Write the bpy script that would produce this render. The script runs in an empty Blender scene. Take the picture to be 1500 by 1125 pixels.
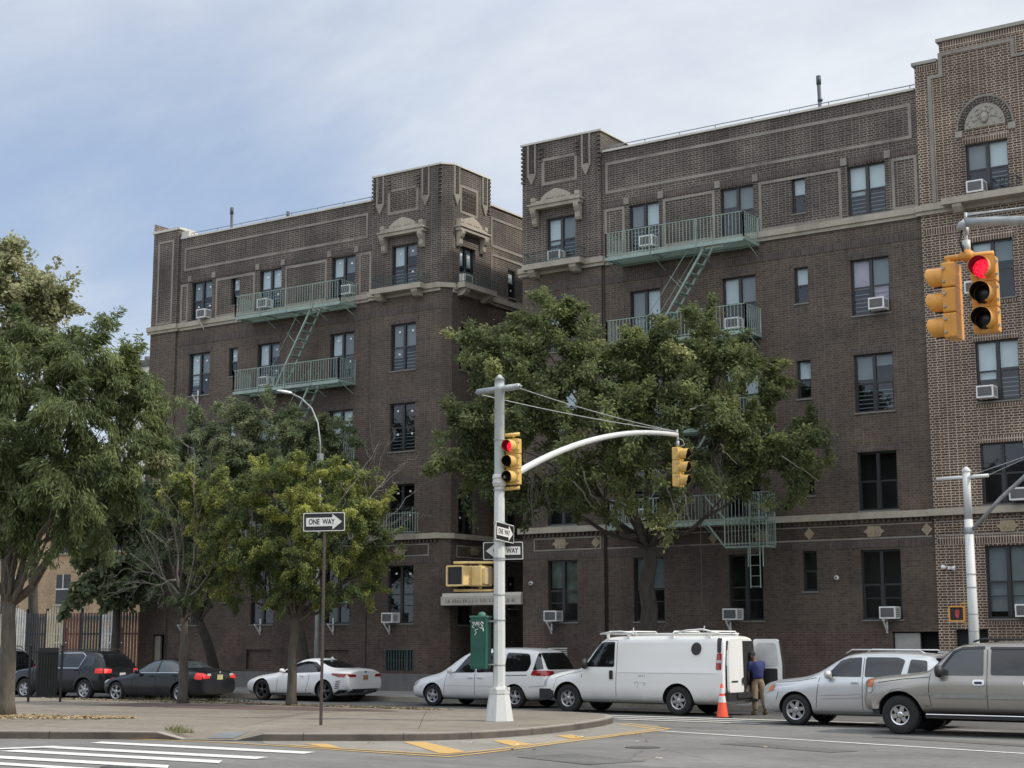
import bpy, bmesh, math, random
import numpy as np
from mathutils import Vector, Matrix
from mathutils.bvhtree import BVHTree
R = math.radians
random.seed(7); rng = np.random.default_rng(7)
sc = bpy.context.scene
col = sc.collection

# ---------------------------------------------------------------- camera
CAM_H = 1.95; FPX = 2290.0; PITCH = R(9.33); YAW = R(34.07)
cd = bpy.data.cameras.new('camera'); cam = bpy.data.objects.new('camera', cd); col.objects.link(cam)
cd.sensor_width = 36.0; cd.lens = FPX / 1500.0 * 36.0
cd.clip_start = 0.1; cd.clip_end = 3000
cam.location = (0, 0, CAM_H); cam.rotation_euler = (R(90) + PITCH, 0, YAW)
sc.camera = cam
# ---------------------------------------------------------------- exposure
sc.view_settings.view_transform = 'Standard'; sc.view_settings.look = 'None'
sc.view_settings.gamma = 1.0; sc.view_settings.exposure = 0.38; sc.view_settings.use_curve_mapping = False
# ---------------------------------------------------------------- sky and sun
SUN_AZ = R(72); SUN_EL = R(44)
w = bpy.data.worlds.new('World'); sc.world = w; w.use_nodes = True
nt = w.node_tree; N = nt.nodes; Lk = nt.links; N.clear()
out = N.new('ShaderNodeOutputWorld'); bg = N.new('ShaderNodeBackground')
sky = N.new('ShaderNodeTexSky'); sky.sky_type = 'NISHITA'; sky.sun_disc = False
sky.sun_elevation = SUN_EL; sky.sun_rotation = SUN_AZ; sky.air_density = 1.0; sky.dust_density = 0.7; sky.ozone_density = 1.6
tc = N.new('ShaderNodeTexCoord'); sx = N.new('ShaderNodeSeparateXYZ'); Lk.new(tc.outputs['Generated'], sx.inputs[0])
def wm(op, a, b=None, c=None):
    n = N.new('ShaderNodeMath'); n.operation = op
    for i, v in enumerate((a, b, c)):
        if v is None: continue
        if isinstance(v, (int, float)): n.inputs[i].default_value = v
        else: Lk.new(v, n.inputs[i])
    return n.outputs[0]
zz = wm('ADD', wm('MAXIMUM', sx.outputs[2], 0.0), 0.22)
cx = N.new('ShaderNodeCombineXYZ'); Lk.new(wm('DIVIDE', sx.outputs[0], zz), cx.inputs[0]); Lk.new(wm('DIVIDE', sx.outputs[1], zz), cx.inputs[1])
def wnoise(scale, det, rough, off, sc3=(1, 1, 1), dist=0.0):
    m = N.new('ShaderNodeMapping'); m.inputs['Location'].default_value = off; m.inputs['Scale'].default_value = sc3
    m.inputs['Rotation'].default_value = (0, 0, R(20))
    Lk.new(cx.outputs[0], m.inputs[0]); n = N.new('ShaderNodeTexNoise'); n.inputs['Scale'].default_value = scale
    n.inputs['Detail'].default_value = det; n.inputs['Roughness'].default_value = rough; n.inputs['Distortion'].default_value = dist
    Lk.new(m.outputs[0], n.inputs['Vector']); return n.outputs['Fac']
n1 = wnoise(0.85, 9, 0.60, (3.1, 1.7, 0), (1, 1.6, 1), 0.5); n2 = wnoise(0.33, 3, 0.5, (0.4, 5.2, 0))
# more cloud towards the east (right of the view), thinner towards the north west
east = wm('MULTIPLY_ADD', sx.outputs[0], 0.42, 0.30)
fac = wm('ADD', wm('MULTIPLY', n1, 1.05), wm('MULTIPLY', n2, 0.55)); fac = wm('ADD', fac, east)
fac = wm('ADD', fac, wm('MULTIPLY', sx.outputs[2], 0.20)); fac = wm('ADD', fac, wm('MULTIPLY', wm('MAXIMUM', wm('SUBTRACT', 0.24, sx.outputs[2]), 0.0), 1.5))
mr = N.new('ShaderNodeMapRange'); mr.interpolation_type = 'SMOOTHSTEP'; Lk.new(fac, mr.inputs[0])
mr.inputs[1].default_value = 0.60; mr.inputs[2].default_value = 1.26; mr.inputs[3].default_value = 0.12; mr.inputs[4].default_value = 1.0
n3 = wnoise(1.3, 6, 0.6, (9, 2, 0), (1, 1.6, 1), 0.4)
cr = N.new('ShaderNodeValToRGB'); Lk.new(n3, cr.inputs[0])
cr.color_ramp.elements[0].position = 0.30; cr.color_ramp.elements[0].color = (0.47, 0.52, 0.60, 1)
cr.color_ramp.elements[1].position = 0.68; cr.color_ramp.elements[1].color = (0.69, 0.715, 0.745, 1)
skm = N.new('ShaderNodeVectorMath'); skm.operation = 'SCALE'; Lk.new(sky.outputs[0], skm.inputs[0]); skm.inputs['Scale'].default_value = 0.085
mx = N.new('ShaderNodeMix'); mx.data_type = 'RGBA'; Lk.new(mr.outputs[0], mx.inputs['Factor'])
tint = N.new('ShaderNodeMix'); tint.data_type = 'RGBA'; tint.inputs['Factor'].default_value = 0.35
Lk.new(skm.outputs[0], tint.inputs['A']); tint.inputs['B'].default_value = (0.38, 0.52, 0.80, 1)
Lk.new(tint.outputs['Result'], mx.inputs['A']); Lk.new(cr.outputs[0], mx.inputs['B'])
sv = N.new('ShaderNodeVectorMath'); sv.operation = 'SCALE'; Lk.new(mx.outputs['Result'], sv.inputs[0]); sv.inputs['Scale'].default_value = 10.0
hb = wm('MINIMUM', wm('MAXIMUM', wm('MULTIPLY', wm('SUBTRACT', sx.outputs[2], 0.38), 2.2), 0.0), 1.0); sb = wm('MINIMUM', wm('MAXIMUM', wm('MULTIPLY_ADD', sx.outputs[1], -1.2, -0.1), 0.0), 1.0)      # added fill light: sky brightened overhead and behind the camera, outside the view
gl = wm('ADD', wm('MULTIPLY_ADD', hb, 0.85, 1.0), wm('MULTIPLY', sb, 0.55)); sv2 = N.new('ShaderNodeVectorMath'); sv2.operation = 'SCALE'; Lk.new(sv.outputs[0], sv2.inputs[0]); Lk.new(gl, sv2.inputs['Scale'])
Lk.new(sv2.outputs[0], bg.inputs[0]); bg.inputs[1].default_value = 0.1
Lk.new(bg.outputs[0], out.inputs[0])
sd = bpy.data.lights.new('sun', 'SUN'); sun = bpy.data.objects.new('sun', sd); col.objects.link(sun)
sd.energy = 2.6; sd.angle = R(3); sd.color = (1.0, 0.93, 0.83)
sdir = Vector((math.sin(SUN_AZ) * math.cos(SUN_EL), math.cos(SUN_AZ) * math.cos(SUN_EL), math.sin(SUN_EL)))
sun.rotation_euler = sdir.to_track_quat('Z', 'Y').to_euler()

# ---------------------------------------------------------------- helpers
_f = Vector((-math.sin(YAW) * math.cos(PITCH), math.cos(YAW) * math.cos(PITCH), math.sin(PITCH)))
_r = Vector((math.cos(YAW), math.sin(YAW), 0)); _u = _r.cross(_f)
def at(px, py, D):     # a point at depth D metres in the direction read off the photograph
    return Vector((0, 0, CAM_H)) + (_f + _r * ((px - 750) / FPX) - _u * ((py - 562.5) / FPX)) * D
def link(o, parent=None):
    col.objects.link(o)
    if parent: o.parent = parent
    return o
def tag(o, label=None, cat=None, group=None, kind=None):
    if label: o['label'] = label
    if cat: o['category'] = cat
    if group: o['group'] = group
    if kind: o['kind'] = kind
    return o
def empty(name, loc=(0, 0, 0), rz=0, label=None, cat=None, group=None, parent=None):
    o = bpy.data.objects.new(name, None); link(o, parent); o.location = loc; o.rotation_euler = (0, 0, rz); o.empty_display_size = 0.3
    return tag(o, label, cat, group)
class MB:
    """collects faces; build() links them as one mesh object"""
    def __init__(s): s.v = []; s.f = []; s.m = []; s.cm = 0; s.sm = []; s.smooth = False
    def add(s, vs, fs):
        b = len(s.v); s.v += [tuple(v) for v in vs]
        for f in fs: s.f.append(tuple(b + i for i in f)); s.m.append(s.cm); s.sm.append(s.smooth)
    def box(s, a, b, T=None, bev=0.0):
        x0, y0, z0 = a; x1, y1, z1 = b
        vs = [(x0, y0, z0), (x1, y0, z0), (x1, y1, z0), (x0, y1, z0), (x0, y0, z1), (x1, y0, z1), (x1, y1, z1), (x0, y1, z1)]
        if T: vs = [T(*v) for v in vs]
        s.add(vs, [(0, 3, 2, 1), (4, 5, 6, 7), (0, 1, 5, 4), (1, 2, 6, 5), (2, 3, 7, 6), (3, 0, 4, 7)])
    def quad(s, p): s.add(p, [tuple(range(len(p)))])
    def prism(s, poly, t0, t1, T):   # polygon (a,b) extruded from t0 to t1; T(a,b,t)
        n = len(poly); vs = [T(a, b, t0) for a, b in poly] + [T(a, b, t1) for a, b in poly]
        s.add(vs, [tuple(range(n))[::-1], tuple(range(n, 2 * n))] + [(i, (i + 1) % n, n + (i + 1) % n, n + i) for i in range(n)])
    def tube(s, pts, r, n=8, cap=True, rs=None):
        pts = [Vector(p) for p in pts]; k = len(pts); rs = rs or [r] * k; rings = []; prev = None
        for i, p in enumerate(pts):
            d = (pts[min(i + 1, k - 1)] - pts[max(i - 1, 0)]).normalized()
            if prev is None:
                a = d.orthogonal().normalized()
            else:
                a = (prev - d * prev.dot(d)).normalized()
            prev = a; b = d.cross(a)
            rings.append([p + (a * math.cos(2 * math.pi * j / n) + b * math.sin(2 * math.pi * j / n)) * rs[i] for j in range(n)])
        vs = [v for r_ in rings for v in r_]; fs = []
        for i in range(k - 1):
            for j in range(n): fs.append((i * n + j, i * n + (j + 1) % n, (i + 1) * n + (j + 1) % n, (i + 1) * n + j))
        if cap: fs += [tuple(range(n))[::-1], tuple(range((k - 1) * n, k * n))]
        o = s.smooth; s.smooth = n > 5; s.add(vs, fs); s.smooth = o
    def lathe(s, prof, n=16, T=None, cap=True):   # prof: (r, z)
        vs = []; fs = []
        for r_, z in prof:
            for j in range(n):
                v = (r_ * math.cos(2 * math.pi * j / n), r_ * math.sin(2 * math.pi * j / n), z); vs.append(T(*v) if T else v)
        k = len(prof)
        for i in range(k - 1):
            for j in range(n): fs.append((i * n + j, i * n + (j + 1) % n, (i + 1) * n + (j + 1) % n, (i + 1) * n + j))
        if cap: fs += [tuple(range(n))[::-1], tuple(range((k - 1) * n, k * n))]
        o = s.smooth; s.smooth = True; s.add(vs, fs); s.smooth = o
    def build(s, name, mats, parent=None, loc=None, rot=None):
        me = bpy.data.meshes.new(name); me.from_pydata(s.v, [], s.f)
        mats = mats if isinstance(mats, (list, tuple)) else [mats]
        for m in mats: me.materials.append(m)
        if s.f:
            me.polygons.foreach_set('material_index', s.m); me.polygons.foreach_set('use_smooth', s.sm)
        bm = bmesh.new(); bm.from_mesh(me); bmesh.ops.recalc_face_normals(bm, faces=bm.faces); bm.to_mesh(me); bm.free()
        me.update(); o = bpy.data.objects.new(name, me); link(o, parent)
        if loc is not None: o.location = loc
        if rot is not None: o.rotation_euler = rot
        return o
def shade_auto(me, ang=35):
    bm = bmesh.new(); bm.from_mesh(me)
    for f in bm.faces: f.smooth = True
    for e in bm.edges:
        if len(e.link_faces) == 2: e.smooth = e.calc_face_angle(0) < R(ang)
    bm.to_mesh(me); bm.free()
def copy_tree(o, parent=None):
    c = o.copy(); col.objects.link(c); c.parent = parent
    for ch in list(o.children): copy_tree(ch, c)
    return c

# ---------------------------------------------------------------- materials
def nodes(name):
    m = bpy.data.materials.new(name); m.use_nodes = True; nt = m.node_tree; b = nt.nodes['Principled BSDF']; return m, nt, b
def texco(nt, kind='Object'):
    return nt.nodes.new('ShaderNodeTexCoord').outputs[kind]
def noise(nt, vec, scale, det=4, rough=0.55, sc3=None):
    n = nt.nodes.new('ShaderNodeTexNoise'); n.inputs['Scale'].default_value = scale; n.inputs['Detail'].default_value = det; n.inputs['Roughness'].default_value = rough
    if sc3:
        m = nt.nodes.new('ShaderNodeMapping'); m.inputs['Scale'].default_value = sc3; nt.links.new(vec, m.inputs[0]); vec = m.outputs[0]
    nt.links.new(vec, n.inputs['Vector']); return n.outputs['Fac']
def ramp(nt, fac, stops):
    c = nt.nodes.new('ShaderNodeValToRGB'); nt.links.new(fac, c.inputs[0]); e = c.color_ramp.elements
    while len(e) < len(stops): e.new(0.5)
    for i, (p, cc) in enumerate(stops): e[i].position = p; e[i].color = (*cc, 1) if len(cc) == 3 else cc
    return c.outputs[0]
def mixc(nt, f, a, b, mode='MIX'):
    m = nt.nodes.new('ShaderNodeMix'); m.data_type = 'RGBA'; m.blend_type = mode
    for k, v in (('Factor', f), ('A', a), ('B', b)):
        if isinstance(v, (int, float)): m.inputs[k].default_value = v
        elif isinstance(v, tuple): m.inputs[k].default_value = (*v, 1) if len(v) == 3 else v
        else: nt.links.new(v, m.inputs[k])
    return m.outputs['Result']
def math_(nt, op, a, b=None, c=None, clamp=False):
    n = nt.nodes.new('ShaderNodeMath'); n.operation = op; n.use_clamp = clamp
    for i, v in enumerate((a, b, c)):
        if v is None: continue
        if isinstance(v, (int, float)): n.inputs[i].default_value = v
        else: nt.links.new(v, n.inputs[i])
    return n.outputs[0]
def bump(nt, b, h, st=0.3, dist=0.01):
    n = nt.nodes.new('ShaderNodeBump'); n.inputs['Strength'].default_value = st; n.inputs['Distance'].default_value = dist
    nt.links.new(h, n.inputs['Height']); nt.links.new(n.outputs[0], b.inputs['Normal'])
def plain(name, c, rough=0.5, metal=0.0, var=0.12, scale=6.0, coat=0.0, spec=0.5, bmp=0.0):
    m, nt, b = nodes(name); v = texco(nt)
    n = noise(nt, v, scale, 5)
    lo = tuple(max(0, x * (1 - var)) for x in c); hi = tuple(min(1, x * (1 + var)) for x in c)
    nt.links.new(ramp(nt, n, [(0.3, lo), (0.7, hi)]), b.inputs['Base Color'])
    b.inputs['Roughness'].default_value = rough; b.inputs['Metallic'].default_value = metal; b.inputs['Coat Weight'].default_value = coat
    b.inputs['Coat Roughness'].default_value = 0.04; b.inputs['Specular IOR Level'].default_value = spec
    if bmp: bump(nt, b, noise(nt, v, scale * 8, 4), bmp, 0.01)
    return m
def brick(name, c1, c2, mlo, mhi, zlo=None, zhi=None, msize=0.013, wsc=1.0, row=0.0775, stain=True, soldier=False):
    if 'tan' not in name: c1, c2 = (tuple(x * 1.45 for x in c) for c in (c1, c2)); mlo, mhi = (tuple(x * 1.25 for x in c) for c in (mlo, mhi))
    m, nt, b = nodes(name); v = texco(nt); s = nt.nodes.new('ShaderNodeSeparateXYZ'); nt.links.new(v, s.inputs[0])
    u = math_(nt, 'ADD', s.outputs[0], s.outputs[1]); c = nt.nodes.new('ShaderNodeCombineXYZ')
    if soldier: nt.links.new(s.outputs[2], c.inputs[0]); nt.links.new(u, c.inputs[1])
    else: nt.links.new(u, c.inputs[0]); nt.links.new(s.outputs[2], c.inputs[1])
    t = nt.nodes.new('ShaderNodeTexBrick'); nt.links.new(c.outputs[0], t.inputs['Vector'])
    t.inputs['Scale'].default_value = 1.0; t.inputs['Mortar Size'].default_value = msize; t.inputs['Mortar Smooth'].default_value = 0.25
    t.inputs['Brick Width'].default_value = 0.235 * wsc; t.inputs['Row Height'].default_value = row; t.inputs['Bias'].default_value = -0.15
    if soldier: t.offset = 0.0
    else: t.squash = 0.55; t.squash_frequency = 2
    t.inputs['Color1'].default_value = (*c1, 1); t.inputs['Color2'].default_value = (*c2, 1)
    n = noise(nt, v, 0.55, 6, 0.6); nf = noise(nt, v, 7, 4, 0.6)
    if zlo is not None:
        f = nt.nodes.new('ShaderNodeMapRange'); nt.links.new(s.outputs[2], f.inputs[0]); f.inputs[1].default_value = zlo; f.inputs[2].default_value = zhi
        f = math_(nt, 'ADD', f.outputs[0], math_(nt, 'MULTIPLY_ADD', n, 1.0, -0.5), clamp=True)
        mc = mixc(nt, f, mlo, mhi)
    else: mc = mixc(nt, ramp(nt, n, [(0.35, (0, 0, 0)), (0.65, (1, 1, 1))]), mlo, mhi)
    nt.links.new(mc, t.inputs['Mortar'])
    base = t.outputs['Color']
    if stain:
        base = mixc(nt, 0.9, base, ramp(nt, n, [(0.32, (0.74, 0.75, 0.78)), (0.68, (1.16, 1.12, 1.08))]), 'MULTIPLY')
        base = mixc(nt, 0.85, base, ramp(nt, nf, [(0.3, (0.82, 0.82, 0.82)), (0.7, (1.15, 1.15, 1.15))]), 'MULTIPLY')
        st = noise(nt, v, 1.0, 5, 0.6, (1.6, 1.6, 0.16))
        base = mixc(nt, 0.8, base, ramp(nt, st, [(0.30, (0.80, 0.80, 0.80)), (0.55, (1, 1, 1)), (0.8, (1.12, 1.1, 1.08))]), 'MULTIPLY')
    nt.links.new(base, b.inputs['Base Color']); b.inputs['Roughness'].default_value = 0.9; b.inputs['Specular IOR Level'].default_value = 0.2
    inv = math_(nt, 'SUBTRACT', 1.0, t.outputs['Fac']); bump(nt, b, inv, 0.5, 0.008)
    return m
M = {}
M['brick'] = brick('dark brick', (0.080, 0.061, 0.048), (0.054, 0.040, 0.032), (0.085, 0.077, 0.068), (0.150, 0.136, 0.118), 2.0, 19.0, msize=0.010)
M['brick_up'] = brick('upper brick', (0.062, 0.050, 0.045), (0.038, 0.031, 0.029), (0.135, 0.122, 0.103), (0.225, 0.205, 0.175), msize=0.012)
M['brick_pale'] = brick('repointed brick', (0.075, 0.048, 0.038), (0.044, 0.030, 0.025), (0.31, 0.265, 0.205), (0.42, 0.365, 0.29), msize=0.0115)
M['brick_red'] = brick('basement brick', (0.082, 0.057, 0.047), (0.056, 0.038, 0.032), (0.080, 0.068, 0.060), (0.125, 0.110, 0.095), msize=0.010)
M['soldier'] = brick('soldier course', (0.078, 0.062, 0.055), (0.048, 0.037, 0.034), (0.085, 0.078, 0.068), (0.12, 0.11, 0.10), 2.0, 19.0, msize=0.010, soldier=True)
M['soldier_pale'] = brick('soldier course repointed', (0.085, 0.055, 0.047), (0.050, 0.034, 0.030), (0.31, 0.265, 0.205), (0.42, 0.365, 0.29), msize=0.014, soldier=True)
M['brick_tan'] = brick('tan brick', (0.46, 0.33, 0.20), (0.36, 0.25, 0.15), (0.34, 0.27, 0.19), (0.42, 0.33, 0.23), msize=0.010)
def grime(name, c, rough=.5):
    m, nt, b = nodes(name); v = texco(nt); st = noise(nt, v, 5, 6, .7, (3, 3, .35)); n = noise(nt, v, 2.2, 5, .6); f = noise(nt, v, 30, 4, .7)
    base = ramp(nt, n, [(.3, tuple(x * .82 for x in c)), (.7, tuple(min(1, x * 1.1) for x in c))])
    base = mixc(nt, ramp(nt, st, [(.52, (0, 0, 0)), (.75, (.55, .55, .55))]), base, tuple(x * .35 + .03 for x in c)); base = mixc(nt, ramp(nt, f, [(.66, (0, 0, 0)), (.72, (.7, .7, .7))]), base, (.09, .06, .04))
    nt.links.new(base, b.inputs['Base Color']); b.inputs['Roughness'].default_value = rough; bump(nt, b, f, .25, .01); return m
def stone_m(name, c, var=0.2):
    m, nt, b = nodes(name); v = texco(nt)
    st = noise(nt, v, 1.2, 6, 0.65, (1, 1, 0.4)); f = noise(nt, v, 14, 4)
    base = ramp(nt, st, [(0.28, tuple(x * (1 - var * 1.6) for x in c)), (0.5, c), (0.75, tuple(x * (1 + var) for x in c))])
    base = mixc(nt, 0.6, base, ramp(nt, f, [(0.3, (0.85, 0.85, 0.85)), (0.7, (1.1, 1.1, 1.1))]), 'MULTIPLY')
    nt.links.new(base, b.inputs['Base Color']); b.inputs['Roughness'].default_value = 0.88; bump(nt, b, f, 0.35, 0.01); return m
M['stone'] = stone_m('limestone', (0.36, 0.325, 0.265))
M['stone_dark'] = stone_m('weathered granite', (0.15, 0.145, 0.14), 0.2)
M['trim'] = stone_m('cast stone trim', (0.245, 0.222, 0.190), 0.25)
M['motif'] = stone_m('tan terracotta', (0.30, 0.245, 0.17), 0.3)
M['coping'] = stone_m('pale coping', (0.55, 0.53, 0.47), 0.1)
M['canopy'] = stone_m('canopy stone', (0.46, 0.43, 0.37), 0.08)
M['carve'] = plain('carved lettering', (0.24, 0.22, 0.19), 0.9)
M['frame'] = plain('dark window frame', (0.022, 0.024, 0.026), 0.4)
M['sill'] = plain('window sill', (0.17, 0.165, 0.155), 0.8)
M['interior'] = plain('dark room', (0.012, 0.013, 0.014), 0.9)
M['blind'] = plain('pale sky-tone blind', (0.62, 0.68, 0.71), 0.8, var=0.05, scale=2)  # bluish pale tone also stands in for sky reflected on the glass
M['blind_grey'] = plain('grey blind', (0.20, 0.22, 0.235), 0.8, var=0.1, scale=2)
M['blind_pink'] = plain('lilac curtain', (0.50, 0.40, 0.50), 0.8, var=0.15, scale=2)
M['blind_green'] = plain('green curtain', (0.10, 0.125, 0.10), 0.8, var=0.5, scale=3)
M['sticker'] = plain('white sticker', (0.8, 0.8, 0.8), 0.6)
def glass_m(name, tintc, mixf=0.055):
    m = bpy.data.materials.new(name); m.use_nodes = True; nt = m.node_tree; nt.nodes.clear()
    o = nt.nodes.new('ShaderNodeOutputMaterial'); t = nt.nodes.new('ShaderNodeBsdfTransparent'); t.inputs[0].default_value = (*tintc, 1)
    g = nt.nodes.new('ShaderNodeBsdfGlossy'); g.inputs['Roughness'].default_value = 0.03; g.inputs['Color'].default_value = (0.9, 0.95, 1.0, 1)
    lw = nt.nodes.new('ShaderNodeLayerWeight'); fr = math_(nt, 'MULTIPLY_ADD', math_(nt, 'POWER', lw.outputs['Facing'], 4.0), 0.85, mixf)
    tx = texco(nt); nz = noise(nt, tx, 1.3, 2); bp = nt.nodes.new('ShaderNodeBump'); bp.inputs['Strength'].default_value = 0.05; bp.inputs['Distance'].default_value = 0.05
    nt.links.new(nz, bp.inputs['Height']); nt.links.new(bp.outputs[0], g.inputs['Normal'])
    mx = nt.nodes.new('ShaderNodeMixShader'); nt.links.new(fr, mx.inputs[0]); nt.links.new(t.outputs[0], mx.inputs[1]); nt.links.new(g.outputs[0], mx.inputs[2])
    nt.links.new(mx.outputs[0], o.inputs[0]); return m
M['glass'] = glass_m('window glass', (0.80, 0.85, 0.85))
M['green'] = grime('green fire escape paint', (0.285, 0.375, 0.325), 0.6)
M['green_dk'] = plain('dark green grille', (0.06, 0.09, 0.085), 0.6, var=0.2)
M['lead'] = plain('railing pipe', (0.16, 0.19, 0.22), 0.6)
M['pipe'] = plain('vent pipe', (0.06, 0.075, 0.085), 0.6)
M['white_met'] = plain('white enamel', (0.72, 0.72, 0.70), 0.45, var=0.06)
M['grille'] = plain('dark louvres', (0.10, 0.10, 0.10), 0.6)
M['black'] = plain('black plastic', (0.012, 0.012, 0.013), 0.45)
M['roof'] = plain('roof felt', (0.10, 0.10, 0.10), 0.9)
# ================================================================ ground
def asphalt(name, c, patches=True):
    m, nt, b = nodes(name); v = texco(nt); n = noise(nt, v, 0.35, 6, 0.6); f = noise(nt, v, 45, 3, 0.7); g = noise(nt, v, 4, 5, 0.6)
    base = ramp(nt, n, [(0.3, tuple(x * 0.80 for x in c)), (0.7, tuple(x * 1.2 for x in c))])
    base = mixc(nt, 0.9, base, ramp(nt, f, [(0.25, (0.62, 0.62, 0.62)), (0.5, (1, 1, 1)), (0.78, (1.42, 1.40, 1.36))]), 'MULTIPLY')
    base = mixc(nt, 0.8, base, ramp(nt, g, [(0.28, (0.80, 0.80, 0.80)), (0.5, (1, 1, 1)), (0.7, (1.1, 1.1, 1.1))]), 'MULTIPLY')
    if patches:
        vo = nt.nodes.new('ShaderNodeTexVoronoi'); vo.feature = 'DISTANCE_TO_EDGE'; vo.inputs['Scale'].default_value = 0.22
        mp = nt.nodes.new('ShaderNodeMapping'); mp.inputs['Scale'].default_value = (1, 2.2, 1); nt.links.new(v, mp.inputs[0])
        wob = mixc(nt, 0.12, mp.outputs[0], noise(nt, v, 1.5, 4), 'ADD'); nt.links.new(wob, vo.inputs['Vector'])
        base = mixc(nt, 0.55, base, ramp(nt, vo.outputs['Distance'], [(0.0, (0.45, 0.45, 0.45)), (0.008, (1, 1, 1))]), 'MULTIPLY')
    sp = noise(nt, v, 2.3, 3, .5); base = mixc(nt, .75, base, ramp(nt, sp, [(0.26, (.62, .61, .60)), (.34, (1, 1, 1))]), 'MULTIPLY')      # oil and gum stains
    st = noise(nt, v, .8, 5, .6, (.25, 1.6, 1)); base = mixc(nt, .7, base, ramp(nt, st, [(0.32, (.80, .80, .80)), (.6, (1.05, 1.05, 1.05))]), 'MULTIPLY')      # worn wheel tracks
    nt.links.new(base, b.inputs['Base Color']); b.inputs['Roughness'].default_value = 0.92; b.inputs['Specular IOR Level'].default_value = 0.25
    bump(nt, b, f, 0.5, 0.008); return m
M['asphalt'] = asphalt('grey asphalt', (0.165, 0.160, 0.150))
M['asphalt_dk'] = asphalt('side street asphalt', (0.115, 0.112, 0.108))
M['concrete'] = asphalt('tan concrete paving', (0.215, 0.188, 0.152), False)
M['sidewalk'] = asphalt('pale sidewalk', (0.27, 0.265, 0.25), False)
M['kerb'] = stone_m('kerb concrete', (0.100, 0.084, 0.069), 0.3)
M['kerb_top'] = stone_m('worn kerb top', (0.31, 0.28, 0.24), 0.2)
M['apron'] = asphalt('concrete gutter', (0.24, 0.225, 0.195), False)
M['maroon'] = asphalt('maroon paving', (0.125, 0.090, 0.082), False)
M['ramp'] = asphalt('blue grey ramp patch', (0.19, 0.20, 0.205), False)
def paint_m(name, c, wear=0.62):
    m, nt, b = nodes(name); v = texco(nt); n = noise(nt, v, 9, 8, 0.75)
    base = ramp(nt, n, [(0.30, (0.20, 0.19, 0.17)), (0.42, tuple(x * 0.86 for x in c)), (wear, c)])
    nt.links.new(base, b.inputs['Base Color']); b.inputs['Roughness'].default_value = 0.75; return m
M['white_line'] = paint_m('white road paint', (0.66, 0.65, 0.60))
M['white_worn'] = paint_m('worn white road paint', (0.50, 0.49, 0.45), 0.7)
M['yellow_line'] = paint_m('yellow road paint', (0.54, 0.34, 0.11), .70)
def sheet(name, pts, z, mat, kind='structure', label=None):
    mb = MB(); mb.quad([(x, y, z) for x, y in pts]); o = mb.build(name, mat)
    bm = bmesh.new(); bm.from_mesh(o.data); bmesh.ops.triangulate(bm, faces=bm.faces); bm.to_mesh(o.data); bm.free()
    for p in o.data.polygons:
        if p.normal.z < 0: o.data.flip_normals(); break
    if kind: o['kind'] = kind
    return o
sheet('ground', [(-900, -400), (500, -400), (500, 900), (-900, 900)], -0.012, plain('far ground', (0.12, 0.12, 0.105), 0.95))
sheet('road', [(-140, -30), (60, -30), (60, 40.9), (-140, 40.9)], 0.0, M['asphalt'])
sheet('side_street', [(-140, 34.6), (-19.2, 34.6), (-17.5, 35.7), (60, 35.7), (60, 40.88), (-140, 40.88)], 0.004, M['asphalt_dk'])
def slab(name, poly, z, topmat, sidemat, lip=0.16, kerbmat=None):
    """raised paving with a kerb: top sheet, kerb stones around it"""
    mb = MB(); n = len(poly)
    mb.cm = 0; mb.quad([(x, y, z) for x, y in poly]); top = mb.build(name, topmat)
    bm = bmesh.new(); bm.from_mesh(top.data); bmesh.ops.triangulate(bm, faces=bm.faces); bm.to_mesh(top.data); bm.free()
    top['kind'] = 'structure'; return top
def smooth_poly(pts, it=2):
    for _ in range(it):
        q = []
        for i in range(len(pts) - 1):
            a, b = pts[i], pts[i + 1]; q += [(a[0] * .75 + b[0] * .25, a[1] * .75 + b[1] * .25), (a[0] * .25 + b[0] * .75, a[1] * .25 + b[1] * .75)]
        pts = [pts[0]] + q + [pts[-1]]
    return pts
S_ = CAM_H / 1.9
def g_(pts): return [(x * S_, y * S_) for x, y in pts]
# traffic island: front kerb line (on the road) from left, round the nose, and back along the side street
front_l = g_([(-60, 5.0), (-26.0, 20.45), (-24.58, 21.28), (-23.2, 21.95)])
front_r = smooth_poly(g_([(-21.15, 22.75), (-19.12, 24.07), (-18.25, 25.0), (-17.85, 26.7), (-18.0, 28.7), (-18.42, 30.8), (-19.0, 32.4), (-19.75, 33.4), (-21.2, 33.95)]), 2)
back = g_([(-24.0, 33.9), (-27.6, 33.7), (-33, 33.3), (-60, 32.0)])
def kerb(name, line, z0, z1, wdt=0.17):
    mb = MB(); k = len(line); L = [Vector((x, y, 0)) for x, y in line]; inn = []
    for i in range(k):
        d = (L[min(i + 1, k - 1)] - L[max(i - 1, 0)]).normalized(); nrm = Vector((-d.y, d.x, 0)); inn.append(L[i] + nrm * wdt)
    for i in range(k - 1):
        za, zb = (z1[i], z1[i + 1]) if isinstance(z1, list) else (z1, z1)
        a, b, c, d_ = L[i], L[i + 1], inn[i + 1], inn[i]
        e = 0.02; 
        ai = L[i].lerp(inn[i], 0.1); bi = L[i + 1].lerp(inn[i + 1], 0.1)
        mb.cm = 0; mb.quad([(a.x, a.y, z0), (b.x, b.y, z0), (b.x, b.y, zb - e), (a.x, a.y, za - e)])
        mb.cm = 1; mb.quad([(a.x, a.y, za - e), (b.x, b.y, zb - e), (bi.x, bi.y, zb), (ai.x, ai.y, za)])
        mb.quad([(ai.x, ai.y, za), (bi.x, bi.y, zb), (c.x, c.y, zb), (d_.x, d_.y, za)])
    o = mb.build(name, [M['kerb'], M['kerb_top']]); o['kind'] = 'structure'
    return inn
kerb('kerb', front_l, 0, [0.15, 0.15, 0.15, 0.15])
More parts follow.
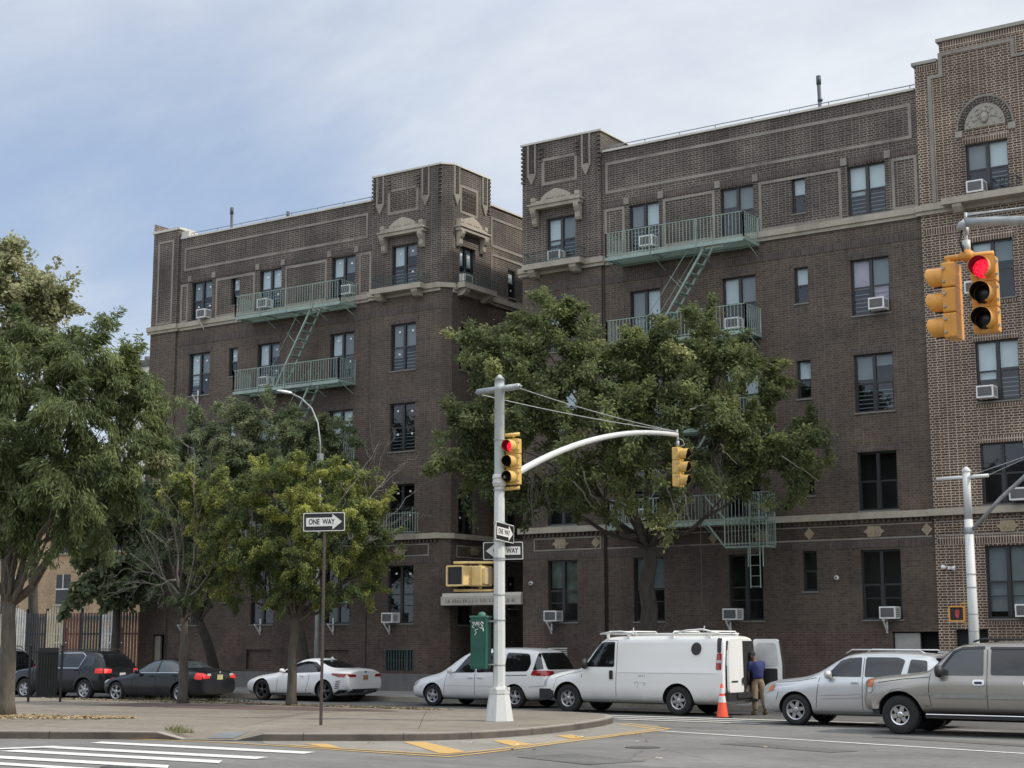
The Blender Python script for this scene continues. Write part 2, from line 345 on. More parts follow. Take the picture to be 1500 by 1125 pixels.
ramp_l = [front_l[-1], (front_l[-1][0] + 0.55, front_l[-1][1] + 0.18)]
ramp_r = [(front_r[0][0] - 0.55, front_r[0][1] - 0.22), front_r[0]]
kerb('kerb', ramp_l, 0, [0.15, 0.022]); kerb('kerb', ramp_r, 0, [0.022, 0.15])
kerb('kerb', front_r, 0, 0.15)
kerb('kerb', [front_r[-1]] + back, 0, 0.15)
def joint(line_, i, t=.5):
    a = Vector((*line_[i], 0)).lerp(Vector((*line_[i + 1], 0)), t); d = (Vector((*line_[i + 1], 0)) - Vector((*line_[i], 0))).normalized(); nn = Vector((-d.y, d.x, 0)); mb = MB(); e = d * .007
    p = a - nn * .003; q = a + nn * .17
    mb.quad([p - e, p + e, p + e + Vector((0, 0, .132)), p - e + Vector((0, 0, .132))]); mb.quad([p - e + Vector((0, 0, .132)), p + e + Vector((0, 0, .132)), a + nn * .02 + e + Vector((0, 0, .153)), a + nn * .02 - e + Vector((0, 0, .153))]); mb.quad([a + nn * .02 - e + Vector((0, 0, .153)), a + nn * .02 + e + Vector((0, 0, .153)), q + e + Vector((0, 0, .153)), q - e + Vector((0, 0, .153))])
    o = mb.build('kerb_joint', M['joint']); o['kind'] = 'structure'
M['joint'] = plain('dark joint', (.03, .028, .025), .9)
for i, t in ((2, .7), (6, .5), (10, .5), (14, .5), (18, .5)): joint(front_r, i, t)
for t in (.78, .9): joint(front_l, 0, t)
joint(front_l, 1, .6)
cut = [ramp_l[1], ramp_r[0]]
rin = (ramp_r[0][0] - 0.5, ramp_r[0][1] + 1.3); lin = (ramp_l[1][0] - 0.9, ramp_l[1][1] + 1.2)
slab('traffic_island', front_l + [(front_l[-1][0] - .35, front_l[-1][1] + .25), lin, rin, (front_r[0][0] - .25, front_r[0][1] + .2)] + front_r + back, 0.146, M['concrete'], M['kerb'])
mb = MB(); fl = (front_l[-1][0] - .35, front_l[-1][1] + .25); fr_ = (front_r[0][0] - .25, front_r[0][1] + .2)
mb.quad([(*lin, .146), (*rin, .146), (*ramp_r[0], .012), (*ramp_l[1], .012)])
mb.quad([(*lin, .146), (*ramp_l[1], .012), (*front_l[-1], .14), (*fl, .146)]); mb.quad([(*rin, .146), (*fr_, .146), (*front_r[0], .14), (*ramp_r[0], .012)])
o = mb.build('kerb_ramp', M['concrete']); o['kind'] = 'structure'
mb = MB(); a = Vector((*ramp_l[1], .022)); b = Vector((*ramp_r[0], .022)); c = Vector((*rin, .152)); d = Vector((*lin, .152))
mb.quad([a.lerp(b, .42).lerp(d.lerp(c, .42), .12), a.lerp(b, .9).lerp(d.lerp(c, .9), .12), a.lerp(b, .92).lerp(d.lerp(c, .92), .7), a.lerp(b, .5).lerp(d.lerp(c, .5), .7)])
o = mb.build('ramp_patch', M['ramp']); o['kind'] = 'structure'
# gutter apron in front of the island's nose
ap = smooth_poly(g_([(-21.15, 22.75), (-19.12, 24.07), (-18.25, 25.0), (-17.85, 26.7), (-18.0, 28.7), (-18.42, 30.8), (-19.0, 32.4)]), 2)
ap2 = g_([(-17.7, 32.1), (-16.7, 30.5), (-16.4, 28.0), (-16.0, 24.6), (-16.0, 21.7), (-18.5, 21.9), (-20.6, 22.2)])
sheet('gutter', ap + ap2, 0.005, M['apron'])
# maroon paving and tree strip on the island
sheet('maroon_paving', smooth_poly(g_([(-34.5, 30.0), (-30, 30.2), (-26.5, 30.9), (-24.6, 31.7), (-26.0, 32.3), (-30, 32.3), (-34.5, 32.1)]), 1), 0.151, M['maroon'])
for (p0, p1) in (((-34, 24.5), (-20.3, 32.6)), ((-27.5, 22.2), (-33.5, 31.2)), ((-23.6, 24.6), (-28.2, 32.6)), ((-20.2, 26.4), (-25.0, 33.0))):
    mb = MB(); P_ = Vector((*p0, .1505)); Q_ = Vector((*p1, .1505)); d = (Q_ - P_).normalized(); nn = Vector((-d.y, d.x, 0)) * .006; mb.quad([P_ - nn, Q_ - nn, Q_ + nn, P_ + nn]); o = mb.build('paving_joint', M['joint']); o['kind'] = 'structure'
# manhole lids and asphalt patches
for x, y, r_ in ((-14.6, 25.9, .33), (-19.2, 17.4, .3)):
    mb = MB(); mb.lathe([(r_, .006), (r_ * .9, .009), (.01, .009)], 24, lambda p, q, t: (x + p, y + q, t)); o = mb.build('manhole_lid', plain('iron lid', (.06, .058, .055), .7, bmp=.4)); tag(o, 'round iron manhole lid in the near road, %s' % ('right of the island nose' if x > -16 else 'on the striped crossing'), 'manhole lid')
M['patch'] = asphalt('darker asphalt patch', (.125, .122, .115), False)
for k, pts in enumerate(([(-13.9, 27.6), (-11.2, 26.6), (-10.9, 27.2), (-13.6, 28.2)], [(-15.2, 22.6), (-13.3, 21.8), (-12.9, 23.0), (-14.8, 23.8)], [(-12.3, 31.3), (-8.5, 30.0), (-8.3, 30.5), (-12.0, 31.9)])): sheet('asphalt_patch', pts, .007 + .0006 * k, M['patch'])
# road paint
def line(name, pts, wdt, mat, z=0.009):
    mb = MB(); L = [Vector((x, y, z)) for x, y in pts]; k = len(L)
    off = []
    for i in range(k):
        d = (L[min(i + 1, k - 1)] - L[max(i - 1, 0)]).normalized(); nn = Vector((-d.y, d.x, 0))
        if 0 < i < k - 1:
            d1 = (L[i] - L[i - 1]).normalized(); d2 = (L[i + 1] - L[i]).normalized(); cs = max(0.35, math.cos(d1.angle(d2) / 2)); nn = nn / cs
        off.append(nn * wdt / 2)
    for i in range(k - 1): mb.quad([L[i] - off[i], L[i + 1] - off[i + 1], L[i + 1] + off[i + 1], L[i] + off[i]])
    o = mb.build(name, mat); o['kind'] = 'structure'; return o
Yl = [(-62, 6.0), (-27.34, 21.35), (-25.67, 22.1), (-23.53, 22.45), (-22.0, 22.58), (-20.33, 22.45), (-18.76, 22.2), (-17.41, 22.05), (-16.13, 21.95), (-16.17, 22.85), (-16.31, 24.34), (-16.57, 26.4), (-16.78, 28.53), (-17.0, 30.74), (-17.14, 31.62), (-18.08, 32.36), (-19.07, 33.1)]
line('yellow_road_line', Yl, 0.11, M['yellow_line'])
Yl2 = [(-20.47, 22.72), (-19.1, 22.52), (-17.83, 22.45), (-16.52, 22.36), (-16.5, 23.34), (-16.62, 24.8), (-16.85, 26.84), (-17.02, 28.94), (-17.26, 30.8), (-17.38, 31.4), (-18.2, 32.05), (-19.05, 32.7)]
line('yellow_road_line', Yl2, 0.11, M['yellow_line'])
def barp(name, pts, mat='yellow_line', z=0.0125):
    mb = MB(); mb.quad([(x, y, z) for x, y in pts]); o = mb.build(name, M[mat]); o['kind'] = 'structure'
barp('yellow_hatching', [(-20.45, 23.15), (-20.05, 23.35), (-19.05, 22.58), (-19.5, 22.58)])
barp('yellow_hatching', [(-19.2, 24.6), (-18.85, 24.85), (-16.6, 23.1), (-16.6, 22.5), (-16.75, 22.5)])
barp('yellow_hatching', [(-18.0, 25.9), (-17.85, 26.3), (-16.75, 25.45), (-16.7, 24.75)])
barp('yellow_hatching', [(-17.85, 28.0), (-17.75, 28.45), (-17.02, 27.85), (-16.95, 27.2)])
line('white_road_line', [(-16.9, 30.78), (-14.31, 29.95), (-11.98, 29.3), (-8.58, 28.3), (20, 20)], 0.15, M['white_line'])
for pts in ([(-24.0, 20.98), (-24.13, 21.40), (-18.76, 21.54), (-18.64, 21.08)], [(-23.6, 19.56), (-23.87, 19.99), (-18.6, 20.15), (-18.47, 19.70)], [(-23.6, 18.55), (-23.6, 18.98), (-18.71, 19.17), (-18.35, 18.72)],
            [(-25.2, 17.28), (-25.2, 17.7), (-18.72, 17.99), (-18.3, 17.56)], [(-25.2, 16.4), (-25.2, 16.74), (-18.4, 16.95), (-18.0, 16.6)], [(-25, 15.4), (-25, 15.75), (-18.0, 15.9), (-17.7, 15.55)]):
    barp('crosswalk_stripe', pts, 'white_line', .0115)
barp('crosswalk_stripe', [(-24.15, 18.15), (-24.4, 18.35), (-23.88, 19.98), (-23.45, 19.98)], 'white_line', .0155)
# worn crosswalk band by the van
for (p0, p1, wd) in [((-21.5, 36.25), (-14.2, 36.5), 0.42), ((-20.9, 35.45), (-15.2, 35.55), 0.36), ((-20.3, 34.7), (-16.4, 34.75), 0.34)]:
    line('worn_crosswalk_stripe', [p0, p1], wd, M['white_worn'], 0.0135)
line('far_white_line', [(-14.4, 35.6), (-10.0, 34.3), (20, 25.5)], 0.14, M['white_worn'], 0.0135)
# far pavement in front of the building
mb = MB(); mb.cm = 0; mb.quad([(-140, 41.05, .15), (60, 41.05, .15), (60, 62, .18), (-140, 62, .18)])
o = mb.build('pavement', M['sidewalk']); o['kind'] = 'structure'
mb = MB(); mb.box((-140, 40.9, 0.001), (60, 41.05, .152)); o = mb.build('far_kerb', M['kerb_top']); o['kind'] = 'structure'
# fallen leaves and dry grass
def litter(name, spots, cols, n, size, seed, label, cat, up=False):
    rr = np.random.default_rng(seed); V = []; F = []
    for i in range(n):
        cx_, cy_, rx, ry, zb = spots[i % len(spots)]
        a = rr.uniform(0, 6.28); q = math.sqrt(rr.uniform(0, 1)) * (0.75 + 0.5 * rr.random()); x = cx_ + rx * q * math.cos(a); y = cy_ + ry * q * math.sin(a)
        t = rr.uniform(0, 6.28); s = size * rr.uniform(.5, 1.4)
        if up:
            h = s * rr.uniform(1, 2.4); dx, dy = math.cos(t) * s * .12, math.sin(t) * s * .12; lx, ly = rr.normal(0, .35, 2) * h
            b = len(V); V += [(x - dx, y - dy, zb), (x + dx, y + dy, zb), (x + lx, y + ly, zb + h)]; F.append((b, b + 1, b + 2))
        else:
            b = len(V); c_, s__ = math.cos(t) * s, math.sin(t) * s; zt = [zb + rr.uniform(0.002, .03) for _ in range(4)]
            V += [(x + c_, y + s__, zt[0]), (x - s__ * .6, y + c_ * .6, zt[1]), (x - c_, y - s__, zt[2]), (x + s__ * .6, y - c_ * .6, zt[3])]; F.append((b, b + 1, b + 2, b + 3))
    me = bpy.data.meshes.new(name); me.from_pydata(V, [], F); o = bpy.data.objects.new(name, me); link(o)
    m, nt, bs = nodes(name); ge = nt.nodes.new('ShaderNodeNewGeometry')
    nt.links.new(ramp(nt, ge.outputs['Random Per Island'], cols), bs.inputs['Base Color']); bs.inputs['Roughness'].default_value = 0.9
    me.materials.append(m); tag(o, label, cat, kind='stuff'); return o
litter('fallen_leaves', [(-31.6, 24.9, 2.2, .75, .152), (-30.6, 25.4, 2.0, .55, .152), (-29.3, 26.1, .9, .35, .152), (-33.0, 24.3, 1.9, .8, .152)], [(0, (.20, .13, .06)), (.4, (.36, .26, .13)), (.8, (.48, .38, .22)), (1, (.22, .16, .09))], 2600, .045, 3, 'dry yellow fallen leaves heaped at the foot of the left tree', 'fallen leaves')
litter('fallen_leaves', [(-34, 33.9, 3.0, .45, .152), (-30, 34.0, 3.2, .4, .152), (-26.6, 34.0, 1.6, .3, .152), (-37.5, 33.6, 3.0, .4, .152)], [(0, (.12, .09, .05)), (.5, (.24, .19, .12)), (1, (.38, .31, .2))], 2600, .05, 4, 'scattered dry leaves along the back kerb of the island', 'fallen leaves')
litter('weeds', [(-35.5, 34.3, 2.4, .25, .15), (-33.2, 34.4, 1.0, .2, .15)], [(0, (.10, .09, .05)), (.5, (.16, .15, .07)), (1, (.25, .21, .12))], 500, .07, 5, 'dry weeds along the back kerb of the island', 'weeds', True)
litter('grass_tuft', [(-23.6, 23.0, .35, .13, .12), (-23.95, 23.15, .25, .1, .14)], [(0, (.09, .11, .04)), (.5, (.17, .18, .08)), (1, (.28, .25, .14))], 380, .055, 6, 'small grass tuft beside the dropped kerb', 'grass', True)
rr = np.random.default_rng(11); sp = [(float(x), float(y), .25, .25, .014) for x, y in [(-16.6, 28.9), (-17.1, 27.6), (-15.4, 27.3), (-14.0, 25.6), (-17.0, 25.0), (-12.6, 27.2), (-18.1, 25.2), (-19.4, 23.9), (-16.0, 23.9), (-13, 23.4)]]
litter('road_litter', sp, [(0, (.13, .09, .05)), (.6, (.3, .2, .12)), (1, (.6, .58, .52))], 34, .05, 12, 'loose leaves and scraps lying on the near road', 'litter')
# ================================================================ the apartment building
Y0 = 45.46; XS = -33.55        # street front plane; court wall of the left wing
bld = empty('apartment_building', (-32, Y0, 0.18), 0, 'large dark brown brick apartment building with two wings, green fire escapes and stone ledges', 'apartment building')
BO = Vector((-32, Y0, 0.18))
def finish(mb, name, mat, parent=bld, label=None):
    o = mb.build(name, mat, None)
    o.parent = parent; o.matrix_parent_inverse = Matrix.Translation(-BO) ; o.matrix_parent_inverse = parent_world(parent).inverted()
    if label: o['label'] = label
    return o
_pw = {}
def parent_world(p):
    m = Matrix.Translation(p.location) @ Matrix.Rotation(p.rotation_euler.z, 4, 'Z')
    if p.parent: m = parent_world(p.parent) @ p.matrix_parent_inverse @ m
    return m
def TF(off=0.0): return lambda u, o, z: (u, Y0 - off - o, z)          # street front: u = x, o = outward
def TS(off=0.0): return lambda u, o, z: (XS + off + o, u, z)          # court wall facing +x: u = y
def TB(x0, y0, z0, T): pass
def bx(mb, T, u0, u1, o0, o1, z0, z1): mb.box((u0, o0, z0), (u1, o1, z1), T)
BIG = [(15.12, 16.75), (11.93, 13.70), (8.88, 10.68), (5.86, 7.65), (2.58, 4.67)]
SML = [(15.50, 16.70), (12.55, 13.72), (9.48, 10.70), (6.42, 7.65), (3.46, 4.70)]
winf = []     # (T, u0, u1, z0, z1, storey, style, id)
def colw(T, c, hw, rows, key, skip=()):
    r = []
    for k, (a, b) in enumerate(rows):
        if k in skip: continue
        r.append((T, c - hw, c + hw, a, b, 5 - k, key))
    return r
F0 = TF(); FT = TF(0.10); FS = TS()
def wall(T, u0, u1, z0, z1, holes, bands, name='wall', rec=0.13):
    """bands: [(z from, material index)]; holes: (u0,u1,z0,z1)"""
    us = sorted({u0, u1, *[h[0] for h in holes], *[h[1] for h in holes]}); zs = sorted({z0, z1, *[h[2] for h in holes], *[h[3] for h in holes], *[b[0] for b in bands if z0 < b[0] < z1]})
    mb = MB()
    for i in range(len(us) - 1):
        for j in range(len(zs) - 1):
            um, zm = (us[i] + us[i + 1]) / 2, (zs[j] + zs[j + 1]) / 2
            if any(h[0] < um < h[1] and h[2] < zm < h[3] for h in holes): continue
            mb.cm = [b[1] for b in bands if b[0] <= zm][-1]
            mb.quad([T(us[i], 0, zs[j]), T(us[i + 1], 0, zs[j]), T(us[i + 1], 0, zs[j + 1]), T(us[i], 0, zs[j + 1])])
    for a, b, c, d in holes:
        mb.cm = [q[1] for q in bands if q[0] <= (c + d) / 2][-1]
        for p in ([(a, c), (a, d)], [(b, d), (b, c)], [(a, d), (b, d)], [(b, c), (a, c)]):
            mb.quad([T(p[0][0], 0, p[0][1]), T(p[1][0], 0, p[1][1]), T(p[1][0], -rec, p[1][1]), T(p[0][0], -rec, p[0][1])])
    me = mb.build(name, [M['brick'], M['brick_up'], M['brick_pale'], M['brick_red'], M['stone_dark']])
    me.parent = bld; me.matrix_parent_inverse = parent_world(bld).inverted(); return me
NB = [(0, 4), (0.78, 3), (2.3, 0), (15.1, 1)]
PB = [(0, 4), (0.78, 2)]
# window columns
L_pil = (-49.2, -47.69); L_mid = (-47.69, -37.15); L_tow = (-37.15, -33.85)
R_tow = (-30.22, -26.95); R_mid = (-26.95, -15.6); R_pal = (-15.6, -3.0)
W_lm = colw(F0, -46.34, .6, BIG, 'a') + colw(F0, -44.43, .24, SML, 'as') + colw(F0, -42.5, .6, BIG, 'b') + colw(F0, -38.68, .6, BIG, 'c')
W_lt = colw(FT, -35.6, .6, BIG, 't')
W_rt = colw(FT, -28.6, .6, BIG, 'u')
W_rm = colw(F0, -25.3, .58, BIG, 'd') + colw(F0, -21.8, .6, BIG, 'e') + colw(F0, -19.62, .24, SML, 'es') + colw(F0, -17.33, .63, BIG, 'f')
W_rp = colw(FT, -13.5, .64, BIG, 'g') + colw(FT, -9.6, .64, BIG, 'h') + colw(FT, -6.0, .64, BIG, 'i')
SB = [(z0 - .06, z1 - .15) for z0, z1 in BIG]
W_sd = colw(FS, 46.62, .5, SB, 's') + colw(FS, 49.7, .26, [(a - .3, b - .35) for a, b in SML], 'ss') + colw(FS, 53.5, .55, SB, 'sv')
hol = lambda W: [(a[1], a[2], a[3], a[4]) for a in W]
BAS_L = [(-43.26, -41.95, .86, 1.62), (-39.24, -38.1, .86, 1.62), (-36.26, -34.97, .90, 1.62)]
wall(TF(0.1), *L_pil, 0.15, 19.15, [(-48.38, -47.72, .75, 2.2)], NB)
wall(F0, *L_mid, 0.15, 18.72, hol(W_lm) + BAS_L[:2], NB)
wall(FT, *L_tow, 0.15, 19.6, hol(W_lt) + BAS_L[2:], NB)
wall(FT, *R_tow, 0.15, 19.6, hol(W_rt) + [(-29.22, -28.4, 1.08, 1.75)], NB)
wall(F0, *R_mid, 0.15, 18.82, hol(W_rm) + [(-17.05, -15.65, .9, 2.22)], NB)
wall(FT, *R_pal, 0.15, 19.55, hol(W_rp) + [(-15.1, -14.15, .9, 2.28)], PB)
# court side wall with its chamfered corner
wall(TS(), 45.66, 48.1, 0.15, 19.6, hol(W_sd)[:5], NB)
wall(TS(-0.08), 48.1, 60, 0.15, 18.62, hol(W_sd)[5:], NB)
mb = MB(); mb.cm = 0
for z0, z1, m_ in ((.15, .78, 4), (.78, 2.3, 3), (2.3, 15.1, 0), (15.1, 19.6, 1)):
    mb.cm = m_; mb.quad([(-33.85, Y0 - .1, z0), (XS, 45.66, z0), (XS, 45.66, z1), (-33.85, Y0 - .1, z1)])
    mb.quad([(R_tow[0], Y0 - .1, z0), (R_tow[0], Y0 - .1, z1), (R_tow[0], 60, z1), (R_tow[0], 60, z0)])      # court side of right wing
    mb.quad([(-49.2, Y0 - .1, z0), (-49.2, Y0 - .1, z1), (-49.2, 62, z1), (-49.2, 62, z0)])
    mb.quad([(XS, 60, z0), (R_tow[0], 60, z0), (R_tow[0], 60, z1), (XS, 60, z1)])
for x, zt in ((-47.69, 19.15), (-37.15, 19.6), (-26.95, 19.6), (-15.6, 19.55)):        # returns between flush and proud planes, and tower sides above the roof
    for z0, z1, m_ in ((.15, .78, 4), (.78, 2.3, 3), (2.3, 15.1, 0), (15.1, zt, 1)):
        mb.cm = 2 if x == -15.6 and z0 > .5 else m_; mb.quad([(x, Y0 - .1, z0), (x, Y0 - .1, z1), (x, Y0, z1), (x, Y0, z0)])
    mb.cm = 2 if x == -15.6 else 1; dpt = 1.0 if x == -47.69 else 2.7
    mb.quad([(x, Y0, 17.9), (x, Y0, zt), (x, Y0 + dpt, zt), (x, Y0 + dpt, 17.9)])
mb.cm = 1
mb.quad([(-33.63, 48.1, 17.9), (-37.15, 48.1, 17.9), (-37.15, 48.1, 19.6), (-33.63, 48.1, 19.6)])
mb.quad([(XS, 48.1, 17.9), (-33.64, 48.1, 17.9), (-33.64, 48.1, 19.6), (XS, 48.1, 19.6)])
mb.quad([(-26.95, 48.1, 17.9), (-30.22, 48.1, 17.9), (-30.22, 48.1, 19.6), (-26.95, 48.1, 19.6)])
mb.cm = 0
mb.quad([(-49.2, 62, .15), (-3, 62, .15), (-3, 62, 18.6), (-49.2, 62, 18.6)]); mb.quad([(-3, Y0 - .1, .15), (-3, 62, .15), (-3, 62, 19), (-3, Y0 - .1, 19)])
# stepped gable of the repointed bay
mb.cm = 2
mb.quad([(-14.8, Y0 - .1, 19.55), (-5.4, Y0 - .1, 19.55), (-5.4, Y0 - .1, 20.15), (-14.8, Y0 - .1, 20.15)])
mb.quad([(-14.8, Y0 - .1, 19.55), (-14.8, Y0 - .1, 20.15), (-14.8, Y0 + .4, 20.15), (-14.8, Y0 + .4, 19.55)])
finish(mb, 'wall', [M['brick'], M['brick_up'], M['brick_pale'], M['brick_red'], M['stone_dark']])
mb = MB(); mb.quad([(-49.1, Y0 + .3, 18.0), (-33.7, Y0 + .3, 18.0), (-33.7, 61.9, 18.0), (-49.1, 61.9, 18.0)]); mb.quad([(-30.1, Y0 + .3, 18.0), (-3.1, Y0 + .3, 18.0), (-3.1, 61.9, 18.0), (-30.1, 61.9, 18.0)])
mb.quad([(-33.7, 60.05, 18.0), (-30.1, 60.05, 18.0), (-30.1, 61.9, 18.0), (-33.7, 61.9, 18.0)])
finish(mb, 'roof', M['roof'])
# copings
mb = MB()
def cop(T, u0, u1, z, th=.07, dpt=.34, ov=.06): bx(mb, T, u0, u1, -dpt, ov, z, z + th)
cop(FT, -49.26, -47.63, 19.15, .10, .9, .04); cop(F0, -47.63, -37.2, 18.72); cop(FT, -37.2, -33.85, 19.6, .07, .3)
mb.box((-47.63, Y0 - .02, 18.79), (-47.2, Y0 + .5, 19.05))
cop(TS(), 45.7, 48.12, 19.6, .07, .3); cop(TS(-.08), 48.12, 60, 18.62)
mb.prism([(-33.85, Y0 - .16), (XS + .06, 45.7), (XS - .3, 45.8), (-33.9, Y0 + .25)], 19.601, 19.669, lambda a, b, t: (a, b, t))
cop(FT, -30.28, -26.89, 19.6, .07, .3); cop(F0, -26.89, -15.66, 18.82)
mb.box((-27.19, Y0 + .2, 19.6), (-26.89, Y0 + 2.75, 19.665)); mb.box((-30.28, Y0 + .2, 19.6), (-29.98, Y0 + 2.75, 19.665))
finish(mb, 'coping', M['coping'])
mb = MB(); cop(FT, -15.68, -14.88, 19.55, .10, .5, .07); cop(FT, -14.88, -5.35, 20.15, .11, .5, .07); cop(FT, -5.35, -2.9, 19.55, .1, .5, .07)
finish(mb, 'coping', stone_m('grey coping', (.30, .285, .25), .15), label='grey stone coping stepping up over the pale jointed bay')
# ledges (two stone belts)
mb = MB()
def ledge(T, u0, u1, z0, z1, o=.13):
    h = z1 - z0; bx(mb, T, u0, u1, 0.002, o, z0 + h * .38, z1); bx(mb, T, u0, u1, 0.002, o * .55, z0, z0 + h * .375)
ledge(FT, -49.33, -47.56, 14.75, 15.06); ledge(F0, -47.56, -37.28, 14.75, 15.06)
ledge(FT, -37.28, -33.85, 14.75, 15.06); ledge(FT, -30.35, -26.82, 14.75, 15.06); ledge(F0, -26.82, -15.73, 14.75, 15.06); ledge(FT, -15.73, -2.9, 14.75, 15.06)
ledge(TS(), 45.68, 48.2, 14.70, 15.02); ledge(TS(-.08), 48.2, 60, 14.70, 15.02, .11)
mb.prism([(-33.85, Y0 - .23), (XS + .13, 45.68), (XS - .1, 45.7), (-33.88, Y0 - .05)], 14.87, 15.045, lambda a, b, t: (a, b, t))
finish(mb, 'ledge', M['stone'], label='upper stone ledge')
mb = MB()
def ledge2(T, u0, u1): bx(mb, T, u0, u1, 0.002, .14, 5.60, 5.80)
ledge2(FT, -49.33, -47.56); ledge2(F0, -47.56, -37.28); ledge2(FT, -37.28, -33.85); ledge2(FT, -30.36, -26.82); ledge2(F0, -26.82, -15.73); ledge2(FT, -15.73, -2.9)
bx(mb, TS(), 45.68, 60, 0.0, .14, 5.60, 5.78)
mb.prism([(-33.85, Y0 - .24), (XS + .14, 45.68), (XS - .1, 45.7), (-33.88, Y0 - .05)], 5.602, 5.79, lambda a, b, t: (a, b, t))
finish(mb, 'ledge', M['stone'], label='lower stone ledge')
# dentils under the lower ledge + brick quoins
mb = MB()
for T, a, b in ((FT, -30.15, -27), (F0, -26.9, -15.65), (FT, -15.5, -3.1), (FT, -37.1, -33.9), (F0, -47.6, -37.2), (FT, -49.1, -47.7)):
    u = a
    while u < b: bx(mb, T, u, u + .085, 0.001, .07, 5.475, 5.597); u += .17
u = 45.8
while u < 52: bx(mb, TS(-.02), u, u + .085, .001, .07, 5.475, 5.597); u += .17
finish(mb, 'dentils', M['brick'])
mb = MB()
for T, us_, zz0, zz1 in ((FT, (-37.15, -33.97), 18.2, 19.5), (FT, (-30.22, -27.05), 18.2, 19.5), (FT, (-36.4, -35.02), 18.9, 19.5), (FT, (-29.45, -27.95), 18.9, 19.5), (TS(), (47.95,), 18.2, 19.5)):
    for u in us_:
        z = zz0
        while z < zz1: bx(mb, T, u - .03, u + .13, -.02, .055, z, z + .075); z += .155
finish(mb, 'brick_quoin', M['brick_up'])
# stepped quoins around the left and right tower corners seen from the side
# stone trim frames (thin) on the walls
mb = MB(); t_ = .095
def fr(T, u0, u1, z0, z1, t=t_, o=.022, bottom=True):
    bx(mb, T, u0, u1, 0.001, o, z1 - t, z1)
    if bottom: bx(mb, T, u0, u1, 0.001, o, z0, z0 + t)
    zb = z0 + t if bottom else z0
    bx(mb, T, u0, u0 + t, 0.001, o, zb, z1 - t); bx(mb, T, u1 - t, u1, 0.001, o, zb, z1 - t)
fr(FT, -48.9, -47.95, 15.12, 18.75); fr(F0, -47.4, -37.45, 17.30, 18.30); fr(F0, -26.8, -15.8, 17.30, 18.42)
for a, b in ((-47.55, -47.12), (-45.52, -43.32), (-41.68, -39.5), (-37.86, -37.25)): fr(F0, a, b, 15.08, 16.72)
for a, b in ((-26.85, -26.05), (-24.55, -22.6), (-21.0, -18.15), (-16.5, -15.68)): fr(F0, a, b, 15.08, 16.75)
for T, a, b in ((FT, -36.4, -34.93), (FT, -29.38, -27.9)): fr(T, a, b, 18.0, 19.0, .11)
fr(TS(), 46.1, 47.25, 17.85, 18.95, .1); fr(TS(-.08), 48.25, 51.9, 17.0, 18.2); fr(TS(-.08), 48.25, 51.9, 15.05, 16.75); fr(TS(-.08), 52.1, 56, 17.0, 18.2); fr(TS(-.08), 52.1, 56, 15.05, 16.75)
# window-head blocks
for T, hs in ((F0, [(-46.34, .6), (-42.5, .6), (-38.68, .6), (-25.3, .58), (-21.8, .6), (-17.33, .63)]),):
    for c, h in hs:
        for s in (-1, 1): bx(mb, T, c + s * (h + .09) - .10, c + s * (h + .09) + .10, .001, .05, 16.80, 17.05)
# frieze frames under lower ledge
fr(FT, -29.76, -27.05, 4.99, 5.44, .05, .02); 
bx(mb, F0, -26.9, -15.7, .001, .02, 4.99, 5.04); bx(mb, F0, -26.9, -15.7, .001, .02, 5.40, 5.44)
bx(mb, FT, -15.5, -3.1, .001, .02, 4.99, 5.04); bx(mb, FT, -15.5, -3.1, .001, .02, 5.40, 5.44)
fr(FT, -36.9, -34.3, 4.99, 5.44, .05, .02); fr(TS(), 46.0, 47.9, 4.93, 5.38, .05, .02); fr(TS(-.08), 48.3, 51, 4.93, 5.38, .05, .02)
fr(F0, -47.4, -37.4, 4.99, 5.44, .05, .02)
# herringbone drops with a diamond at the foot
for T, xs_ in ((FT, (-36.77, -34.58)), (FT, (-29.8, -27.52)), (TS(), (45.87, 47.70))):
    for x in xs_:
        if x == -36.77: pass
        for s in (-1, 1): bx(mb, T, x + s * .15 - .035, x + s * .15 + .035, .001, .05, 18.45, 19.58)
        q = .18
        mb.prism([(x - .19, 18.45), (x, 18.2 - .12), (x + .19, 18.45), (x, 18.52)], .001, .06, lambda a, b, t, T=T: T(a, t, b))
finish(mb, 'stone_trim', M['trim'])
mb = MB()
for T, xs_ in ((FT, (-36.77, -34.58)), (FT, (-29.8, -27.52)), (TS(), (45.87, 47.70))):
    for x in xs_:
        z = 18.56
        while z < 19.5:
            for s in (-1, 1): mb.prism([(x, z), (x + s * .105, z + .09), (x + s * .105, z + .135), (x, z + .045)], .002, .035, lambda a, b, t, T=T: T(a, t, b))
            z += .085
for T, a, b in ((FT, -36.29, -35.04), (FT, -29.27, -28.01), (TS(), 46.2, 47.15)):      # basket weave
    nx = 8; nz = 5; du = (b - a) / nx; dz = .78 / nz; zb = 18.11 if T is not None else 0
    if T is not FT: zb = 17.97
    for i in range(nx):
        for j in range(nz):
            for k in range(2):
                if (i + j) % 2: bx(mb, T, a + i * du + .015, a + (i + 1) * du - .01, .001, .03, zb + j * dz + k * dz / 2 + .012, zb + j * dz + (k + 1) * dz / 2 - .012)
                else: bx(mb, T, a + i * du + k * du / 2 + .012, a + i * du + (k + 1) * du / 2 - .012, .001, .03, zb + j * dz + .015, zb + (j + 1) * dz - .01)
finish(mb, 'brick_pattern', M['brick_up'])
